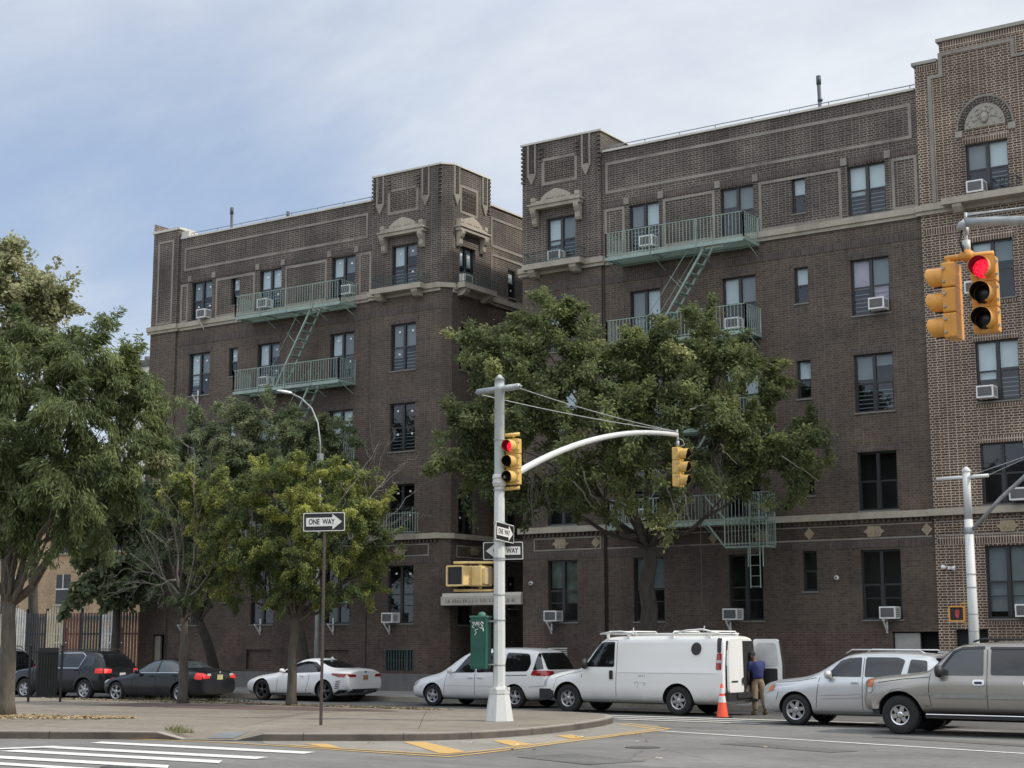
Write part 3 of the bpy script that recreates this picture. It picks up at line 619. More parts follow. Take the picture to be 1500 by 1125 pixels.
# soldier courses
mb = MB()
def sold(T, u0, u1, z0, h=.24, m=0): mb.cm = m; bx(mb, T, u0, u1, .001, .012, z0, z0 + h)
for T, a, b in ((F0, -47.6, -37.2), (F0, -26.9, -15.65)): sold(T, a, b, 16.80)
for T, a, b in ((FT, -30.2, -26.98), (F0, -26.9, -15.65), (FT, -37.1, -33.9), (F0, -47.6, -37.2)): sold(T, a, b, 4.74); sold(T, a, b, 14.1)
for T, c, h in ((F0, -46.34, .6), (F0, -42.5, .6), (F0, -38.68, .6), (F0, -25.3, .58), (F0, -21.8, .6), (F0, -17.33, .63), (FT, -35.6, .6), (FT, -28.6, .6)):
    for k in (1, 2, 3): sold(T, c - h - .1, c + h + .1, BIG[k][1] + .01, .21)
sold(FT, -15.5, -3.1, 4.74, .24, 1); sold(FT, -15.5, -3.1, 14.1, .24, 1); sold(FT, -14.72, -5.5, 19.93, .2, 1); sold(FT, -15.55, -14.8, 19.33, .2, 1)
for c in (-13.5, -9.6, -6.0):
    for k in (0, 1, 2, 3): sold(FT, c - .7, c + .7, BIG[k][1] + .01, .2, 1)
    for k in range(5): sold(FT, c - .7, c + .7, BIG[k][0] - .17, .1, 1)
finish(mb, 'soldier_course', [M['soldier'], M['soldier_pale']])
# raised edge bands of the repointed bay
mb = MB()
for a, b, z0, z1 in ((-15.2, -15.08, 15.1, 19.15), (-15.08, -14.72, 19.03, 19.15), (-14.84, -14.72, 19.15, 19.8), (-14.72, -12.5, 19.70, 19.8), (-12.62, -12.5, 19.2, 19.7), (-12.5, -5.8, 19.2, 19.3)): bx(mb, FT, a, b, .001, .03, z0, z1)
finish(mb, 'trim_band', M['trim'])
# herringbone frieze bricks + medallions
mb = MB()
def herr(T, u0, u1, z0=5.05, z1=5.39, m=0):
    mb.cm = m; u = u0; s = .075; zm = (z0 + z1) / 2
    while u < u1 - .3:
        for k in (0, 1):
            for side in (-1, 1):
                a = u + k * s
                if side < 0: pts = [(a, z0 + .01), (a + .05, z0 + .01), (a + .05 + .14, zm - .01), (a + .14, zm - .01)]
                else: pts = [(a + .14, zm + .01), (a + .19, zm + .01), (a + .05, z1 - .01), (a, z1 - .01)]
                mb.prism(pts, .002, .014, lambda p, q, t, T=T: T(p, t, q))
        u += 2 * s
herr(F0, -26.9, -15.7); herr(FT, -29.7, -27.15); herr(FT, -15.5, -8, m=1); herr(FT, -36.8, -34.4)
finish(mb, 'herringbone_frieze', [M['brick'], M['brick_pale']])
MED = [(FT, -28.66, 1), (F0, -26.7 + -.35, 0)]
mbm = MB()
def octo(T, u, big):
    z = 5.22
    if big:
        pts = [(u - .34, z), (u - .22, z + .07), (u - .20, z + .16), (u + .20, z + .16), (u + .22, z + .07), (u + .34, z), (u + .22, z - .07), (u + .20, z - .16), (u - .20, z - .16), (u - .22, z - .07)]
        mbm.prism(pts, .015, .045, lambda a, b, t: T(a, t, b))
        for k in range(5): 
            for r_ in ((.15, .015),): pass
        for dx in (-.12, 0, .12): mbm.prism([(u + dx - .07, z), (u + dx, z + .11), (u + dx + .07, z), (u + dx, z - .11)], .045, .06, lambda a, b, t: T(a, t, b))
    else:
        mbm.prism([(u - .17, z), (u, z + .19), (u + .17, z), (u, z - .19)], .015, .045, lambda a, b, t: T(a, t, b))
        mbm.prism([(u - .08, z), (u, z + .09), (u + .08, z), (u, z - .09)], .045, .06, lambda a, b, t: T(a, t, b))
for T, u, big in ((FT, -28.66, 1), (FT, -27.25, 0), (F0, -24.7, 1), (F0, -22.9, 0), (F0, -21.2, 1), (F0, -19.59, 0), (F0, -17.49, 1), (F0, -15.85, 0), (FT, -13.43, 1), (FT, -11.6, 0), (FT, -9.6, 1), (FT, -35.6, 1), (F0, -46.3, 1), (F0, -42.5, 1), (F0, -38.7, 1), (FS, 47.1, 1)): octo(T, u, big)
finish(mbm, 'medallion', M['motif'])
# hooded windows of the two towers and the court side
def pediment(T, c, hw=1.06, zz=0.0):
    mb = MB(); z = 17.10 + zz
    bx(mb, T, c - hw, c + hw, .001, .26, z, z + .13); bx(mb, T, c - hw - .05, c + hw + .05, .001, .31, z + .13, z + .19)
    bx(mb, T, c - hw * .96, c + hw * .96, .001, .20, z + .19, z + .31)
    bx(mb, T, c - hw * .96, c - hw * .78, .001, .22, z + .31, z + .45); bx(mb, T, c + hw * .78, c + hw * .96, .001, .22, z + .31, z + .45)
    mb.prism([(c - .62, z + .31), (c + .62, z + .31), (c + .60, z + .43), (c + .30, z + .60), (c, z + .69), (c - .30, z + .60), (c - .60, z + .43)], .001, .16, lambda a, b, t: T(a, t, b))
    for s in (-1, 1):
        for k in range(3): 
            q = c + s * (.12 + k * .13); mb.prism([(q - .055, z + .38), (q, z + .45), (q + .055, z + .38), (q, z + .33)], .16, .185, lambda a, b, t: T(a, t, b))
        x = c + s * (hw - .16)
        mb.prism([(.002, z), (.26, z), (.27, z - .12), (.20, z - .25), (.15, z - .30), (.15, z - .50), (.10, z - .58), (.002, z - .58)], x - .10, x + .10, lambda a, b, t: T(t, a, b))
        for k in (-1, 1): mb.prism([(.265, z - .02), (.285, z - .02), (.29, z - .12), (.22, z - .25), (.17, z - .30), (.17, z - .5), (.15, z - .5), (.15, z - .30), (.20, z - .25), (.27, z - .12)], x + k * .055 - .02, x + k * .055 + .02, lambda a, b, t: T(t, a, b))
    return finish(mb, 'pediment', M['stone'])
pediment(FT, -35.6); pediment(FT, -28.72); pediment(TS(), 46.75, .92)
mb = MB()      # balcony slabs on brackets below those windows
for T, c, hw in ((FT, -35.68, 1.2), (FT, -28.75, 1.2), (TS(), 46.85, 1.05), (FT, -13.2, 1.6)):
    bx(mb, T, c - hw, c + hw, .132, .46, 14.88, 15.08)
    for s in (-1, 1): mb.prism([(.002, 14.88), (.42, 14.88), (.40, 14.78), (.26, 14.64), (.002, 14.62)], c + s * hw * .72 - .14, c + s * hw * .72 + .14, lambda a, b, t, T=T: T(t, a, b))
finish(mb, 'balcony_slab', M['stone'])
def juliet(T, c, hw, z, dpt, h=.46, mat='green_dk', parent=bld):
    mb = MB(); o1 = dpt
    for zz in (z + .03, z + h * .78): bx(mb, T, c - hw, c + hw, o1 - .012, o1 + .012, zz, zz + .02); [bx(mb, T, c + s * hw - .012, c + s * hw + .012, .01, o1 - .013, zz, zz + .02) for s in (-1, 1)]
    n = int(hw * 2 / .115)
    for i in range(n + 1):
        u = c - hw + 2 * hw * i / n; e = .16 if i % 6 == 0 else .0
        bx(mb, T, u - .008, u + .008, o1 - .025, o1 - .0125, z, z + h * .86 + e)
    for s in (-1, 1):
        for q in (.33, .66): bx(mb, T, c + s * (hw + .013) , c + s * (hw + .013) + .014, o1 * q, o1 * q + .014, z, z + h * .86)
    return finish(mb, 'railing', M[mat], parent)
juliet(FT, -35.68, 1.12, 15.09, .42); juliet(FT, -28.75, 1.12, 15.09, .42); juliet(TS(), 46.85, .98, 15.09, .42)
for q in (-12.9,): juliet(FT, q, .35, 15.09, .42, .42, 'black')
juliet(FT, -35.45, .72, 5.82, .45, .9, 'green')
# arched tympanum with carved relief
mb = MB(); c = -13.5; z0 = 17.22
arc = [(c + .62 * math.cos(R(a)), z0 + .74 * math.sin(R(a))) for a in range(0, 181, 12)]
mb.cm = 0; mb.prism(arc, .001, .03, lambda a, b, t: FT(a, t, b))
for k in range(26):                                     # voussoirs
    a0 = math.pi * k / 26; a1 = math.pi * (k + .78) / 26
    mb.cm = 1; mb.prism([(c + r_ * math.cos(a) , z0 + r_ * 1.15 * math.sin(a)) for r_, a in ((.64, a0), (.80, a0), (.80, a1), (.64, a1))], .001, .05, lambda a, b, t: FT(a, t, b))
for k in range(30):
    a0 = math.pi * k / 30; a1 = math.pi * (k + 1.0) / 30
    mb.cm = 2; mb.prism([(c + r_ * math.cos(a) , z0 + r_ * 1.15 * math.sin(a)) for r_, a in ((.81, a0), (.87, a0), (.87, a1), (.81, a1))], .001, .04, lambda a, b, t: FT(a, t, b))
mb.cm = 0; r2 = np.random.default_rng(5)
def blob(x, z, r_, o=.04, sz=1.0):
    mb.lathe([(r_ * .98, 0), (r_ * .9, r_ * .35), (r_ * .55, r_ * .65), (.001, r_ * .75)], 8, lambda a, b, t: FT(x + a, o * .7 + t, z + b * sz))
blob(c, z0 + .28, .13, .05, 1.4); blob(c, z0 + .17, .08, .1); blob(c - .12, z0 + .44, .06); blob(c + .12, z0 + .44, .06); blob(c, z0 + .5, .09)
for _ in range(46):
    a = r2.uniform(0.06, 3.08); q = r2.uniform(.28, .54); blob(c + q * math.cos(a), z0 + .04 + q * 1.1 * math.sin(a), r2.uniform(.03, .055))
for s in (-1, 1): mb.box((c + s * .80 - .11, .001, 17.0), (c + s * .80 + .11, .05, 17.2), FT)
finish(mb, 'tympanum', [stone_m('carved stone', (.31, .29, .25), .1), M['brick_up'], M['trim']])
mb = MB()
# entrance canopy between the wings
mb.cm = 0; mb.box((XS - .12, Y0 - .22, 3.20), (-30.23, Y0 + .9, 3.50)); mb.prism([(Y0 - .22, 3.5), (Y0 - .16, 3.62), (Y0 + .9, 3.62), (Y0 + .9, 3.5)], XS - .08, -30.23, lambda a, b, t: (t, a, b))
cp = finish(mb, 'entrance_canopy', M['canopy'])
mb = MB(); r2 = np.random.default_rng(8); x = XS + .1
while x < -30.5:
    wd = r2.uniform(.05, .12); k = int(r2.integers(2, 5))
    for q in range(k):
        a = x + q * wd / k; mb.box((a, Y0 - .226, 3.28 + r2.uniform(0, .03)), (a + .014, Y0 - .2202, 3.37 + r2.uniform(0, .06)))
    mb.box((x, Y0 - .226, 3.27 + r2.uniform(0, .04)), (x + wd, Y0 - .2202, 3.285 + r2.uniform(0, .04))); x += wd + r2.uniform(.02, .11)
o = finish(mb, 'carved_band', M['carve'], cp)
# dark entrance screen deep in the court
mb = MB(); mb.box((XS + .05, 52.0, .2), (-30.25, 52.15, 3.1)); finish(mb, 'entrance_door', plain('dark entrance', (.015, .016, .018), .3))
# basement openings
mb = MB(); mb.box((-43.26, Y0 + .10, .86), (-41.95, Y0 + .13, 1.62)); mb.box((-39.24, Y0 + .10, .86), (-38.1, Y0 + .128, 1.62))
finish(mb, 'basement_infill', M['brick_red'])
mb = MB()
for k in range(11): u = -36.24 + k * .125; bx(mb, FT, u, u + .03, -.02, .02, .90, 1.64)
bx(mb, FT, -36.28, -34.95, -.045, -.021, 1.24, 1.27); bx(mb, FT, -36.28, -34.95, .021, .04, 1.62, 1.66)
finish(mb, 'basement_grille', M['green_dk'])
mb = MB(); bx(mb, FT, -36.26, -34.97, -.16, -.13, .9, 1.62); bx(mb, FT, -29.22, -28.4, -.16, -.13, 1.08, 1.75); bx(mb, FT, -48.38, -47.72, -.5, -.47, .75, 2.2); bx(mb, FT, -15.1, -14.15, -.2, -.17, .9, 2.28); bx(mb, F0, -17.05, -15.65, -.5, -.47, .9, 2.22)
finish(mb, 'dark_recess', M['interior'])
mb = MB()
for k in range(9): mb.prism([(.03, 1.10 + k * .072), (-.05, 1.14 + k * .072), (-.05, 1.15 + k * .072), (.03, 1.115 + k * .072)], -29.2, -28.42, lambda a, b, t: FT(t, a, b))
finish(mb, 'wall_louvre', M['coping'])
mb = MB(); bx(mb, F0, -17.02, -16.25, -.2, -.12, .9, 2.18); finish(mb, 'utility_door', plain('grey door', (.33, .33, .31), .6))
mb = MB(); bx(mb, FT, -48.36, -48.05, -.2, -.1, .75, 2.15); finish(mb, 'utility_door', plain('beige door', (.30, .27, .22), .6))
# low stepped wall at the left end and rainwater pipes
# ---- windows
def window(W):
    T, u0, u1, z0, z1, st, key = W
    small = u1 - u0 < .6; rr = random.Random(hash((round(u0 * 100), round(z0 * 100))) & 0xffff)
    mb = MB(); d = .10; fw = .05; uc = (u0 + u1) / 2; zm = z0 + (z1 - z0) * .5
    def b_(a, b, c, dd, o0=-d - .04, o1=-d): bx(mb, T, a, b, o0, o1, c, dd)
    b_(u0, u0 + fw, z0, z1); b_(u1 - fw, u1, z0, z1); b_(u0 + fw, u1 - fw, z1 - fw, z1); b_(u0 + fw, u1 - fw, z0, z0 + fw + .01)
    cols_ = [(u0 + fw, u1 - fw)] if small else [(u0 + fw, uc - .05), (uc + .05, u1 - fw)]
    if not small: b_(uc - .05, uc + .05, z0 + fw + .01, z1 - fw, -d - .04, -d + .015)
    for a, b in cols_:
        b_(a, b, zm - .028, zm + .028, -d - .035, -d - .008)
        b_(a, a + .028, z0 + fw + .01, zm - .028, -d - .035, -d - .008); b_(b - .028, b, z0 + fw + .01, zm - .028, -d - .035, -d - .008)
    if st in (1, 2) and not small and rr.random() < .5:
        zq = z0 + (z1 - z0) * .30
        for a, b in cols_: b_(a + .03, b - .03, zq, zq + .03, -d - .034, -d - .01)
    o = finish(mb, 'window', M['frame'])
    g = MB()
    for a, b in cols_: g.quad([T(a, -d - .03, z0 + fw), T(b, -d - .03, z0 + fw), T(b, -d - .03, z1 - fw), T(a, -d - .03, z1 - fw)])
    finish(g, 'pane', M['glass'], o)
    if st >= 3 and not small and key in ('a', 'b', 'f', 't', 'g', 'u', 'd'):             # child guards behind the lower sash
        g = MB()
        a, b = cols_[rr.randrange(2)] if key in 'ag' else (cols_[0][0], cols_[-1][1])
        for k in range(5): zq = z0 + .14 + k * .13; bx(g, T, a, b, -d - .075, -d - .06, zq, zq + .025)
        finish(g, 'window_guard', M['lead'], o)
    # shades behind the glass; pale ones also stand for sky reflected in upper panes
    mats = []
    for i, (a, b) in enumerate(cols_):
        q = rr.random()
        if st >= 3 or (st == 2 and q < .12):
            drop = .5 if q < .55 else (.25 + .5 * rr.random()); mt = 'blind' if rr.random() < .74 else 'blind_grey'
            if key == 's' and rr.random() < .5: mt = 'blind_grey'
            if key == 'f' and st == 4: mt = 'blind_pink' if i == 0 else 'blind_grey'; drop = .52 if i == 0 else .5
            if key == 'f' and st == 3: drop = .42 if i == 0 else .2
            if st == 3 and key == 't': continue
            if small: mt = 'blind'; drop = .5
        elif st == 1 and key == 'u': mt = 'blind_green'; drop = .45 + .25 * i
        elif st == 1 and key == 'g': mt = 'blind_grey'; drop = .9
        elif st == 1 and key == 'd': mt = 'blind_grey'; drop = .48
        elif q < .10 and st == 2: mt = 'blind_grey'; drop = .5 * rr.random() + .3
        else: continue
        g = MB(); g.quad([T(a, -d - .10, z1 - (z1 - z0) * drop), T(b, -d - .10, z1 - (z1 - z0) * drop), T(b, -d - .10, z1), T(a, -d - .10, z1)]); finish(g, 'blind', M[mt], o)
        if key == 'f' and st == 4 and i == 1:
            g = MB(); g.quad([T(a, -d - .105, z0 + .3), T(b, -d - .105, z0 + .3), T(b, -d - .105, z0 + .9), T(a, -d - .105, z0 + .9)]); finish(g, 'blind', M['blind_pink'], o)
    if key in ('t', 'a', 'as', 's', 'ss', 'c') or (key == 'b' and st > 3):                      # stickers left on new panes
        g = MB()
        for a, b in cols_:
            zz_ = z1 - fw - .18 - rr.random() * .1; uu = b - .17 - rr.random() * .08; hh = .045
            g.quad([T(uu - hh, -d - .022, zz_ - hh * .7), T(uu + hh, -d - .022, zz_ - hh * .7), T(uu + hh, -d - .022, zz_ + hh * .7), T(uu - hh, -d - .022, zz_ + hh * .7)])
            if rr.random() < .5: zz_ = zm - .25; g.quad([T(uu - hh, -d - .022, zz_ - hh * .7), T(uu + hh, -d - .022, zz_ - hh * .7), T(uu + hh, -d - .022, zz_ + hh * .7), T(uu - hh, -d - .022, zz_ + hh * .7)])
        finish(g, 'sticker', M['sticker'], o)
    g = MB(); bx(g, T, u0 - .03, u1 + .03, -.12, .035, z0 - .05, z0 - .002); finish(g, 'sill', M['sill'], o)
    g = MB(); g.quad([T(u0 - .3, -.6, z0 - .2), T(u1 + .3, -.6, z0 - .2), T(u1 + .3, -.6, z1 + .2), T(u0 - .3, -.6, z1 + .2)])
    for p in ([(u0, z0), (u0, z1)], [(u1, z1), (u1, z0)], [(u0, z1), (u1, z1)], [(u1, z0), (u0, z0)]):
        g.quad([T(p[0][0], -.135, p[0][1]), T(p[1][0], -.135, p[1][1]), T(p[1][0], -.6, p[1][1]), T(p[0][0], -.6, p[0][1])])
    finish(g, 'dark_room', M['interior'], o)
for W in W_lm + W_lt + W_rt + W_rm + W_rp + W_sd: window(W)
# ---- fire escapes
def bal(mb, p, q, n, h):
    p = Vector(p); q = Vector(q); 
    for i in range(n + 1):
        v = p.lerp(q, i / n); s = .018 if i in (0, n) else .008
        mb.box((v.x - s, v.y - s, v.z), (v.x + s, v.y + s, v.z + h))
    d = (q - p); 
    for hh in (h, .06):
        a = p + Vector((0, 0, hh)); b = q + Vector((0, 0, hh)); 
        mb.tube([a, b], .017, 4)
def platform(x0, x1, z, out, gap=None):
    mb = MB(); yf = Y0 - out
    for x in (x0, x1): mb.box((x - .02, yf, z - .09), (x + .02, Y0, z + .0))
    mb.box((x0 + .021, yf, z - .12), (x1 - .021, yf + .03, z)); mb.box((x0 + .021, Y0 - .06, z - .09), (x1 - .021, Y0 - .03, z))
    y = yf + .06
    while y < Y0 - .08: mb.box((x0 + .021, y, z - .02), ((gap[0] if gap and y < yf + .7 else x1 - .021), y + .035, z)); y += .062
    if gap:
        y = yf + .06
        while y < yf + .7: mb.box((gap[1], y, z - .02), (x1 - .021, y + .035, z)); y += .062
    k = int((x1 - x0) / 1.3)
    for i in range(1, k): x = x0 + (x1 - x0) * i / k; mb.box((x - .02, yf + .031, z - .075), (x + .02, Y0 - .061, z - .021))
    for i in range(k + 1):
        x = x0 + (x1 - x0) * i / k; mb.tube([(x, yf + .15, z - .10), (x, Y0 - .11, z - .45)], .018, 4)
    fe = finish(mb, 'fire_escape', M['green'])
    mb = MB(); h = .84; n = int((x1 - x0) / .125)
    bal(mb, (x0, yf + .015, z), (x1, yf + .015, z), n, h); bal(mb, (x0, yf + .015, z), (x0, Y0 - .02, z), 8, h); bal(mb, (x1, yf + .015, z), (x1, Y0 - .02, z), 8, h)
    for i in range(1, k): x = x0 + (x1 - x0) * i / k; mb.tube([(x, yf - .02, z - .1), (x, yf - .02, z + h)], .02, 4)
    mb.tube([(x1, Y0 - .02, z + h), (x1 + .04, Y0 - .0, z + h)], .02, 4)
    finish(mb, 'railing', M['green'], fe); return fe
def stair(fe, xa, za, xb, zb, y0, wd=.52):
    mb = MB(); a = Vector((xa, 0, za)); b = Vector((xb, 0, zb)); n = 9
    for yy in (y0, y0 + wd):
        mb.tube([(xa, yy, za), (xb, yy, zb)], .045, 4)
    for i in range(1, n + 1):
        p = a.lerp(b, i / (n + 1)); mb.box((p.x - .10, y0 + .03, p.z - .015), (p.x + .10, y0 + wd - .03, p.z + .015))
    for yy in (y0 - .03, y0 + wd + .03):
        off = Vector((-.42, 0, .45)); q0 = a + off; q1 = b + off
        mb.tube([(a.x - .05, yy, a.z + .05), (q0.x + .35, yy, q0.z + .1), (q0.x, yy, q0.z - .25), (q1.x, yy, q1.z), (b.x, yy, b.z + .2)], .012, 4)
        p = a.lerp(b, .45); mb.tube([(p.x, yy, p.z), (p.x - .42, yy, p.z + .45)], .01, 4)
    finish(mb, 'stair', M['green'], fe)
LF = []
for z in (14.70, 11.68, 8.66, 5.64):
    LF.append(platform(-43.42, -37.97, z, 1.0, (-39.95, -39.1) if z > 6 else None))
for f, z in zip(LF[:3], (14.68, 11.66, 8.64)): stair(f, -39.45, z, -41.25, z - 3.0, Y0 - .9)
RF = []
for z in (14.70, 11.68, 8.66): RF.append(platform(-26.15, -21.05, z, 1.15, (-22.95, -22.1))); stair(RF[-1], -22.45, z - .02, -24.5, z - 3.0, Y0 - 1.0)
RF.append(platform(-26.15, -21.05, 5.66, 1.15, None))
# lowest landing and drop ladder
mb = MB(); yf = Y0 - 1.15
mb.box((-21.95, yf - .0, 4.80), (-20.5, yf + .6, 4.86)); mb.tube([(-22.6, yf, 6.45), (-21.92, yf, 5.7)], .03, 4); mb.tube([(-22.6, yf, 5.66), (-21.95, yf, 4.86)], .03, 4)
mb.box((-21.0, yf, 5.60), (-20.5, yf + .6, 5.66))
o = finish(mb, 'landing', M['green'], RF[-1])
mb = MB(); bal(mb, (-21.92, yf - .02, 4.86), (-20.5, yf - .02, 4.86), 12, .84); bal(mb, (-21.03, yf - .02, 5.66), (-20.5, yf - .02, 5.66), 4, .84); bal(mb, (-20.5, yf, 4.86), (-20.5, yf + .6, 4.86), 5, 1.65)
finish(mb, 'railing', M['green'], RF[-1])
mb = MB()
for x in (-21.05, -20.72): mb.tube([(x, yf - .07, 6.5), (x, yf - .07, 3.55)], .018, 4)
for k in range(9): mb.tube([(-21.05, yf - .07, 3.6 + k * .32), (-20.72, yf - .07, 3.6 + k * .32)], .012, 4)
for x in (-21.12, -20.62): mb.tube([(x, yf - .05, 4.85), (x, yf - .05, 4.2)], .02, 4)
finish(mb, 'ladder', M['green'], RF[-1])
# parapet rails
for T, a, b, z in ((F0, -47.2, -37.3, 18.79), (F0, -26.8, -15.7, 18.89)):
    mb = MB(); mb.tube([T(a, -.15, z + .17), T(b, -.15, z + .17)], .018, 5)
    n = int((b - a) / 1.35)
    for i in range(n + 1): u = a + .15 + (b - a - .3) * i / n; mb.tube([T(u, -.15, z - .01), T(u, -.15, z + .17)], .014, 4)
    finish(mb, 'roof_rail', M['lead'])
for (x, zt, r_, ln) in ((-47.2, 20.65, .06, 0), (-43.9, 19.95, .055, 0), (-19.8, 20.95, .065, 0)):
    mb = MB(); lean = -.05; mb.tube([(x, 48, 17.9), (x + lean, 48, zt - .25)], r_, 10); mb.tube([(x + lean, 48, zt - .3), (x + lean, 48, zt)], r_ * 1.3, 10)
    if x > -20: mb.tube([(x + lean * .4, 48, zt - .9), (x + lean * .4, 48, zt - .83)], r_ * 1.4, 10)
    finish(mb, 'vent_pipe', M['pipe'])
# rain pipe lines / conduit on the walls
mb = MB(); mb.tube([(-37.2, Y0 - .04, .2), (-37.2, Y0 - .04, 14.7)], .03, 6); mb.tube([(-26.9, Y0 - .04, .2), (-26.9, Y0 - .04, 14.7)], .028, 6)
finish(mb, 'downpipe', plain('brown pipe', (.045, .036, .033), .7))
mb = MB(); mb.tube([(-35.25, Y0 - .13, 2.5), (-35.27, Y0 - .13, 1.7), (-35.25, Y0 - .13, .8)], .012, 5); mb.tube([(-22.75, Y0 - 1.2, 3.0), (-22.75, Y0 - 1.2, 10.5)], .012, 5)
finish(mb, 'cable', M['grille'])
# ---- air conditioners (things of their own, resting in the windows)
def aircon(T, u, z, label, out=.36, w=.5, h=.36, bracket=False, boxon=True, wing=0):
    p = T(u, 0, z); root = empty('air_conditioner', p, 0, label, 'air conditioner', 'air conditioners in the windows')
    def L(a, b, c): q = T(u + a, b, z + c); return (q[0] - p[0], q[1] - p[1], q[2] - p[2])
    if boxon:
        mb = MB(); mb.box((-w / 2, -.14, 0), (w / 2, out, h), L); mb.build('casing', M['white_met'], root)
        mb = MB(); mb.box((-w / 2 + .045, out + .001, .05), (w / 2 - .045, out + .012, h - .045), L); mb.build('grille', M['grille'], root)
        mb = MB()
        for k in range(5): mb.box((w / 2 + .001, .03, .06 + k * .052), (w / 2 + .008, out - .05, .085 + k * .052), L)
        mb.build('side_vent', M['grille'], root)
    if bracket:
        mb = MB(); mb.box((-.17, .02, -.05), (-.12, .34, -.01), L); mb.prism([(.001, -.42), (.001, -.35), (.30, -.05), (.34, -.05)], -.17, -.12, lambda a, b, t: L(t, a, b)); mb.box((-.17, .001, -.42), (-.12, .03, .2 if not boxon else -.01), L)
        mb.build('bracket', M['white_met'], root)
aircon(F0, -46.0, 15.1, 'white air conditioner in the leftmost top-floor window', bracket=True)
aircon(F0, -46.2, 11.93, 'empty white bracket below the leftmost fourth-floor window', bracket=True, boxon=False)
aircon(F0, -46.6, 2.6, 'empty white bracket below the leftmost ground-floor window', bracket=True, boxon=False)
aircon(F0, -42.4, 2.6, 'empty white bracket below the ground-floor window left of the slim street tree', bracket=True, boxon=False)
aircon(F0, -38.7, 2.6, 'empty white bracket below the ground-floor window behind the arrow sign post', bracket=True, boxon=False)
aircon(FT, -35.93, 2.6, 'white air conditioner in the ground-floor window of the left tower', bracket=True)
aircon(FT, -28.89, 2.6, 'white air conditioner in the ground-floor window right of the entrance', bracket=True)
aircon(F0, -22.22, 2.6, 'white air conditioner in the ground-floor window above the parked van', bracket=True)
aircon(F0, -17.05, 2.6, 'white air conditioner in the wide ground-floor window near the pale brick bay', bracket=True)
aircon(F0, -17.03, 12.0, 'white air conditioner in the fourth-floor window with the lilac curtain')
aircon(FT, -13.8, 15.15, 'white air conditioner in the top window below the carved arch')
aircon(FT, -14.0, 12.1, 'white air conditioner behind the large yellow traffic light')
aircon(FT, -13.8, 8.95, 'white air conditioner in the third-floor window of the pale brick bay')
aircon(FT, -13.0, 5.92, 'white air conditioner just above the lower ledge at the right edge')
aircon(FT, -13.0, 2.62, 'white air conditioner in the ground-floor window at the right edge')
aircon(FT, -28.75, 15.16, 'white air conditioner behind the small railing of the right tower', out=.25)
aircon(F0, -25.05, 15.14, 'white air conditioner behind the top fire escape railing of the right wing')
aircon(F0, -42.66, 15.14, 'white air conditioner behind the top fire escape railing of the left wing', out=.3)
aircon(F0, -38.3, 15.14, 'white air conditioner at the right end of the left wing top fire escape', out=.3)
aircon(F0, -42.5, 11.95, 'white air conditioner on the second fire escape of the left wing', out=.3)
aircon(F0, -21.95, 11.95, 'white air conditioner on the second fire escape of the right wing', out=.3)
aircon(F0, -25.5, 5.9, 'white air conditioner on the lowest fire escape behind the big tree', out=.3)
aircon(TS(), 46.35, 15.12, 'white air conditioner behind the railing on the court side of the tower', out=.25)
for T, u, z, lab in ((F0, -18.74, 3.85, 'small white dome camera on the wall right of the narrow ground-floor window'), (FT, -29.86, 3.9, 'small white dome camera on the wall beside the entrance')):
    p = T(u, 0, z); root = empty('security_camera', p, 0, lab, 'camera', 'wall cameras')
    mb = MB(); mb.lathe([(.07, 0), (.075, .04), (.06, .10), (.02, .13)], 12, lambda a, b, t: (a, -t, b)); mb.build('housing', M['white_met'], root)
    mb = MB(); mb.lathe([(.035, .12), (.03, .14), (.005, .15)], 10, lambda a, b, t: (a + .02, -t, b + .01)); mb.build('lens', M['black'], root)
p = FT(-15.19, 0, 4.06); root = empty('flood_light', p, 0, 'small white double floodlight on the pale jointed brick', 'light')
mb = MB(); mb.box((-.03, -.1, -.05), (.03, 0, .05)); mb.build('base', M['white_met'], root)
for s in (-1, 1): mb = MB(); mb.lathe([(.03, 0), (.07, .10), (.075, .14)], 10, lambda a, b, t, s=s: (s * (.06 + t), -.12 + a, b - s * .02)); mb.build('lamp_head', M['white_met'], root)
# ================================================================ vehicles
def paint(name, c, metal=0.0, rough=0.35, dirt=0.15):
    m, nt, b = nodes(name); v = texco(nt); n = noise(nt, v, 2.2, 6, 0.65); s = nt.nodes.new('ShaderNodeSeparateXYZ'); nt.links.new(v, s.inputs[0])
    f = nt.nodes.new('ShaderNodeMapRange'); nt.links.new(s.outputs[2], f.inputs[0]); f.inputs[1].default_value = 0.75; f.inputs[2].default_value = 0.2
    f = math_(nt, 'MULTIPLY', f.outputs[0], math_(nt, 'MULTIPLY_ADD', n, 1.2, 0.0), clamp=True)      # road dirt low on the panels
    nt.links.new(mixc(nt, math_(nt, 'MULTIPLY', f, dirt * 2.5, clamp=True), c, (0.17, 0.155, 0.135)), b.inputs['Base Color'])
    b.inputs['Metallic'].default_value = metal; nt.links.new(math_(nt, 'MULTIPLY_ADD', n, 0.25, rough - 0.1), b.inputs['Roughness'])
    b.inputs['Coat Weight'].default_value = 0.18 if 'black' in name else 0.7; b.inputs['Coat Roughness'].default_value = 0.04
    if 'black' in name: b.inputs['Specular IOR Level'].default_value = .3
    return m
M['p_white'] = paint('white car paint', (0.80, 0.80, 0.79)); M['p_vanwhite'] = paint('white van paint', (0.74, 0.74, 0.72), dirt=0.3, rough=0.45)
M['p_black'] = paint('black car paint', (0.010, 0.011, 0.014), rough=0.2, dirt=0.1); M['p_silver'] = paint('silver car paint', (0.54, 0.55, 0.55), 0.5, 0.34)
M['p_pewter'] = paint('pewter car paint', (0.33, 0.31, 0.275), 0.5, 0.34)
M['p_cream'] = paint('cream white car paint', (0.55, 0.53, 0.42))
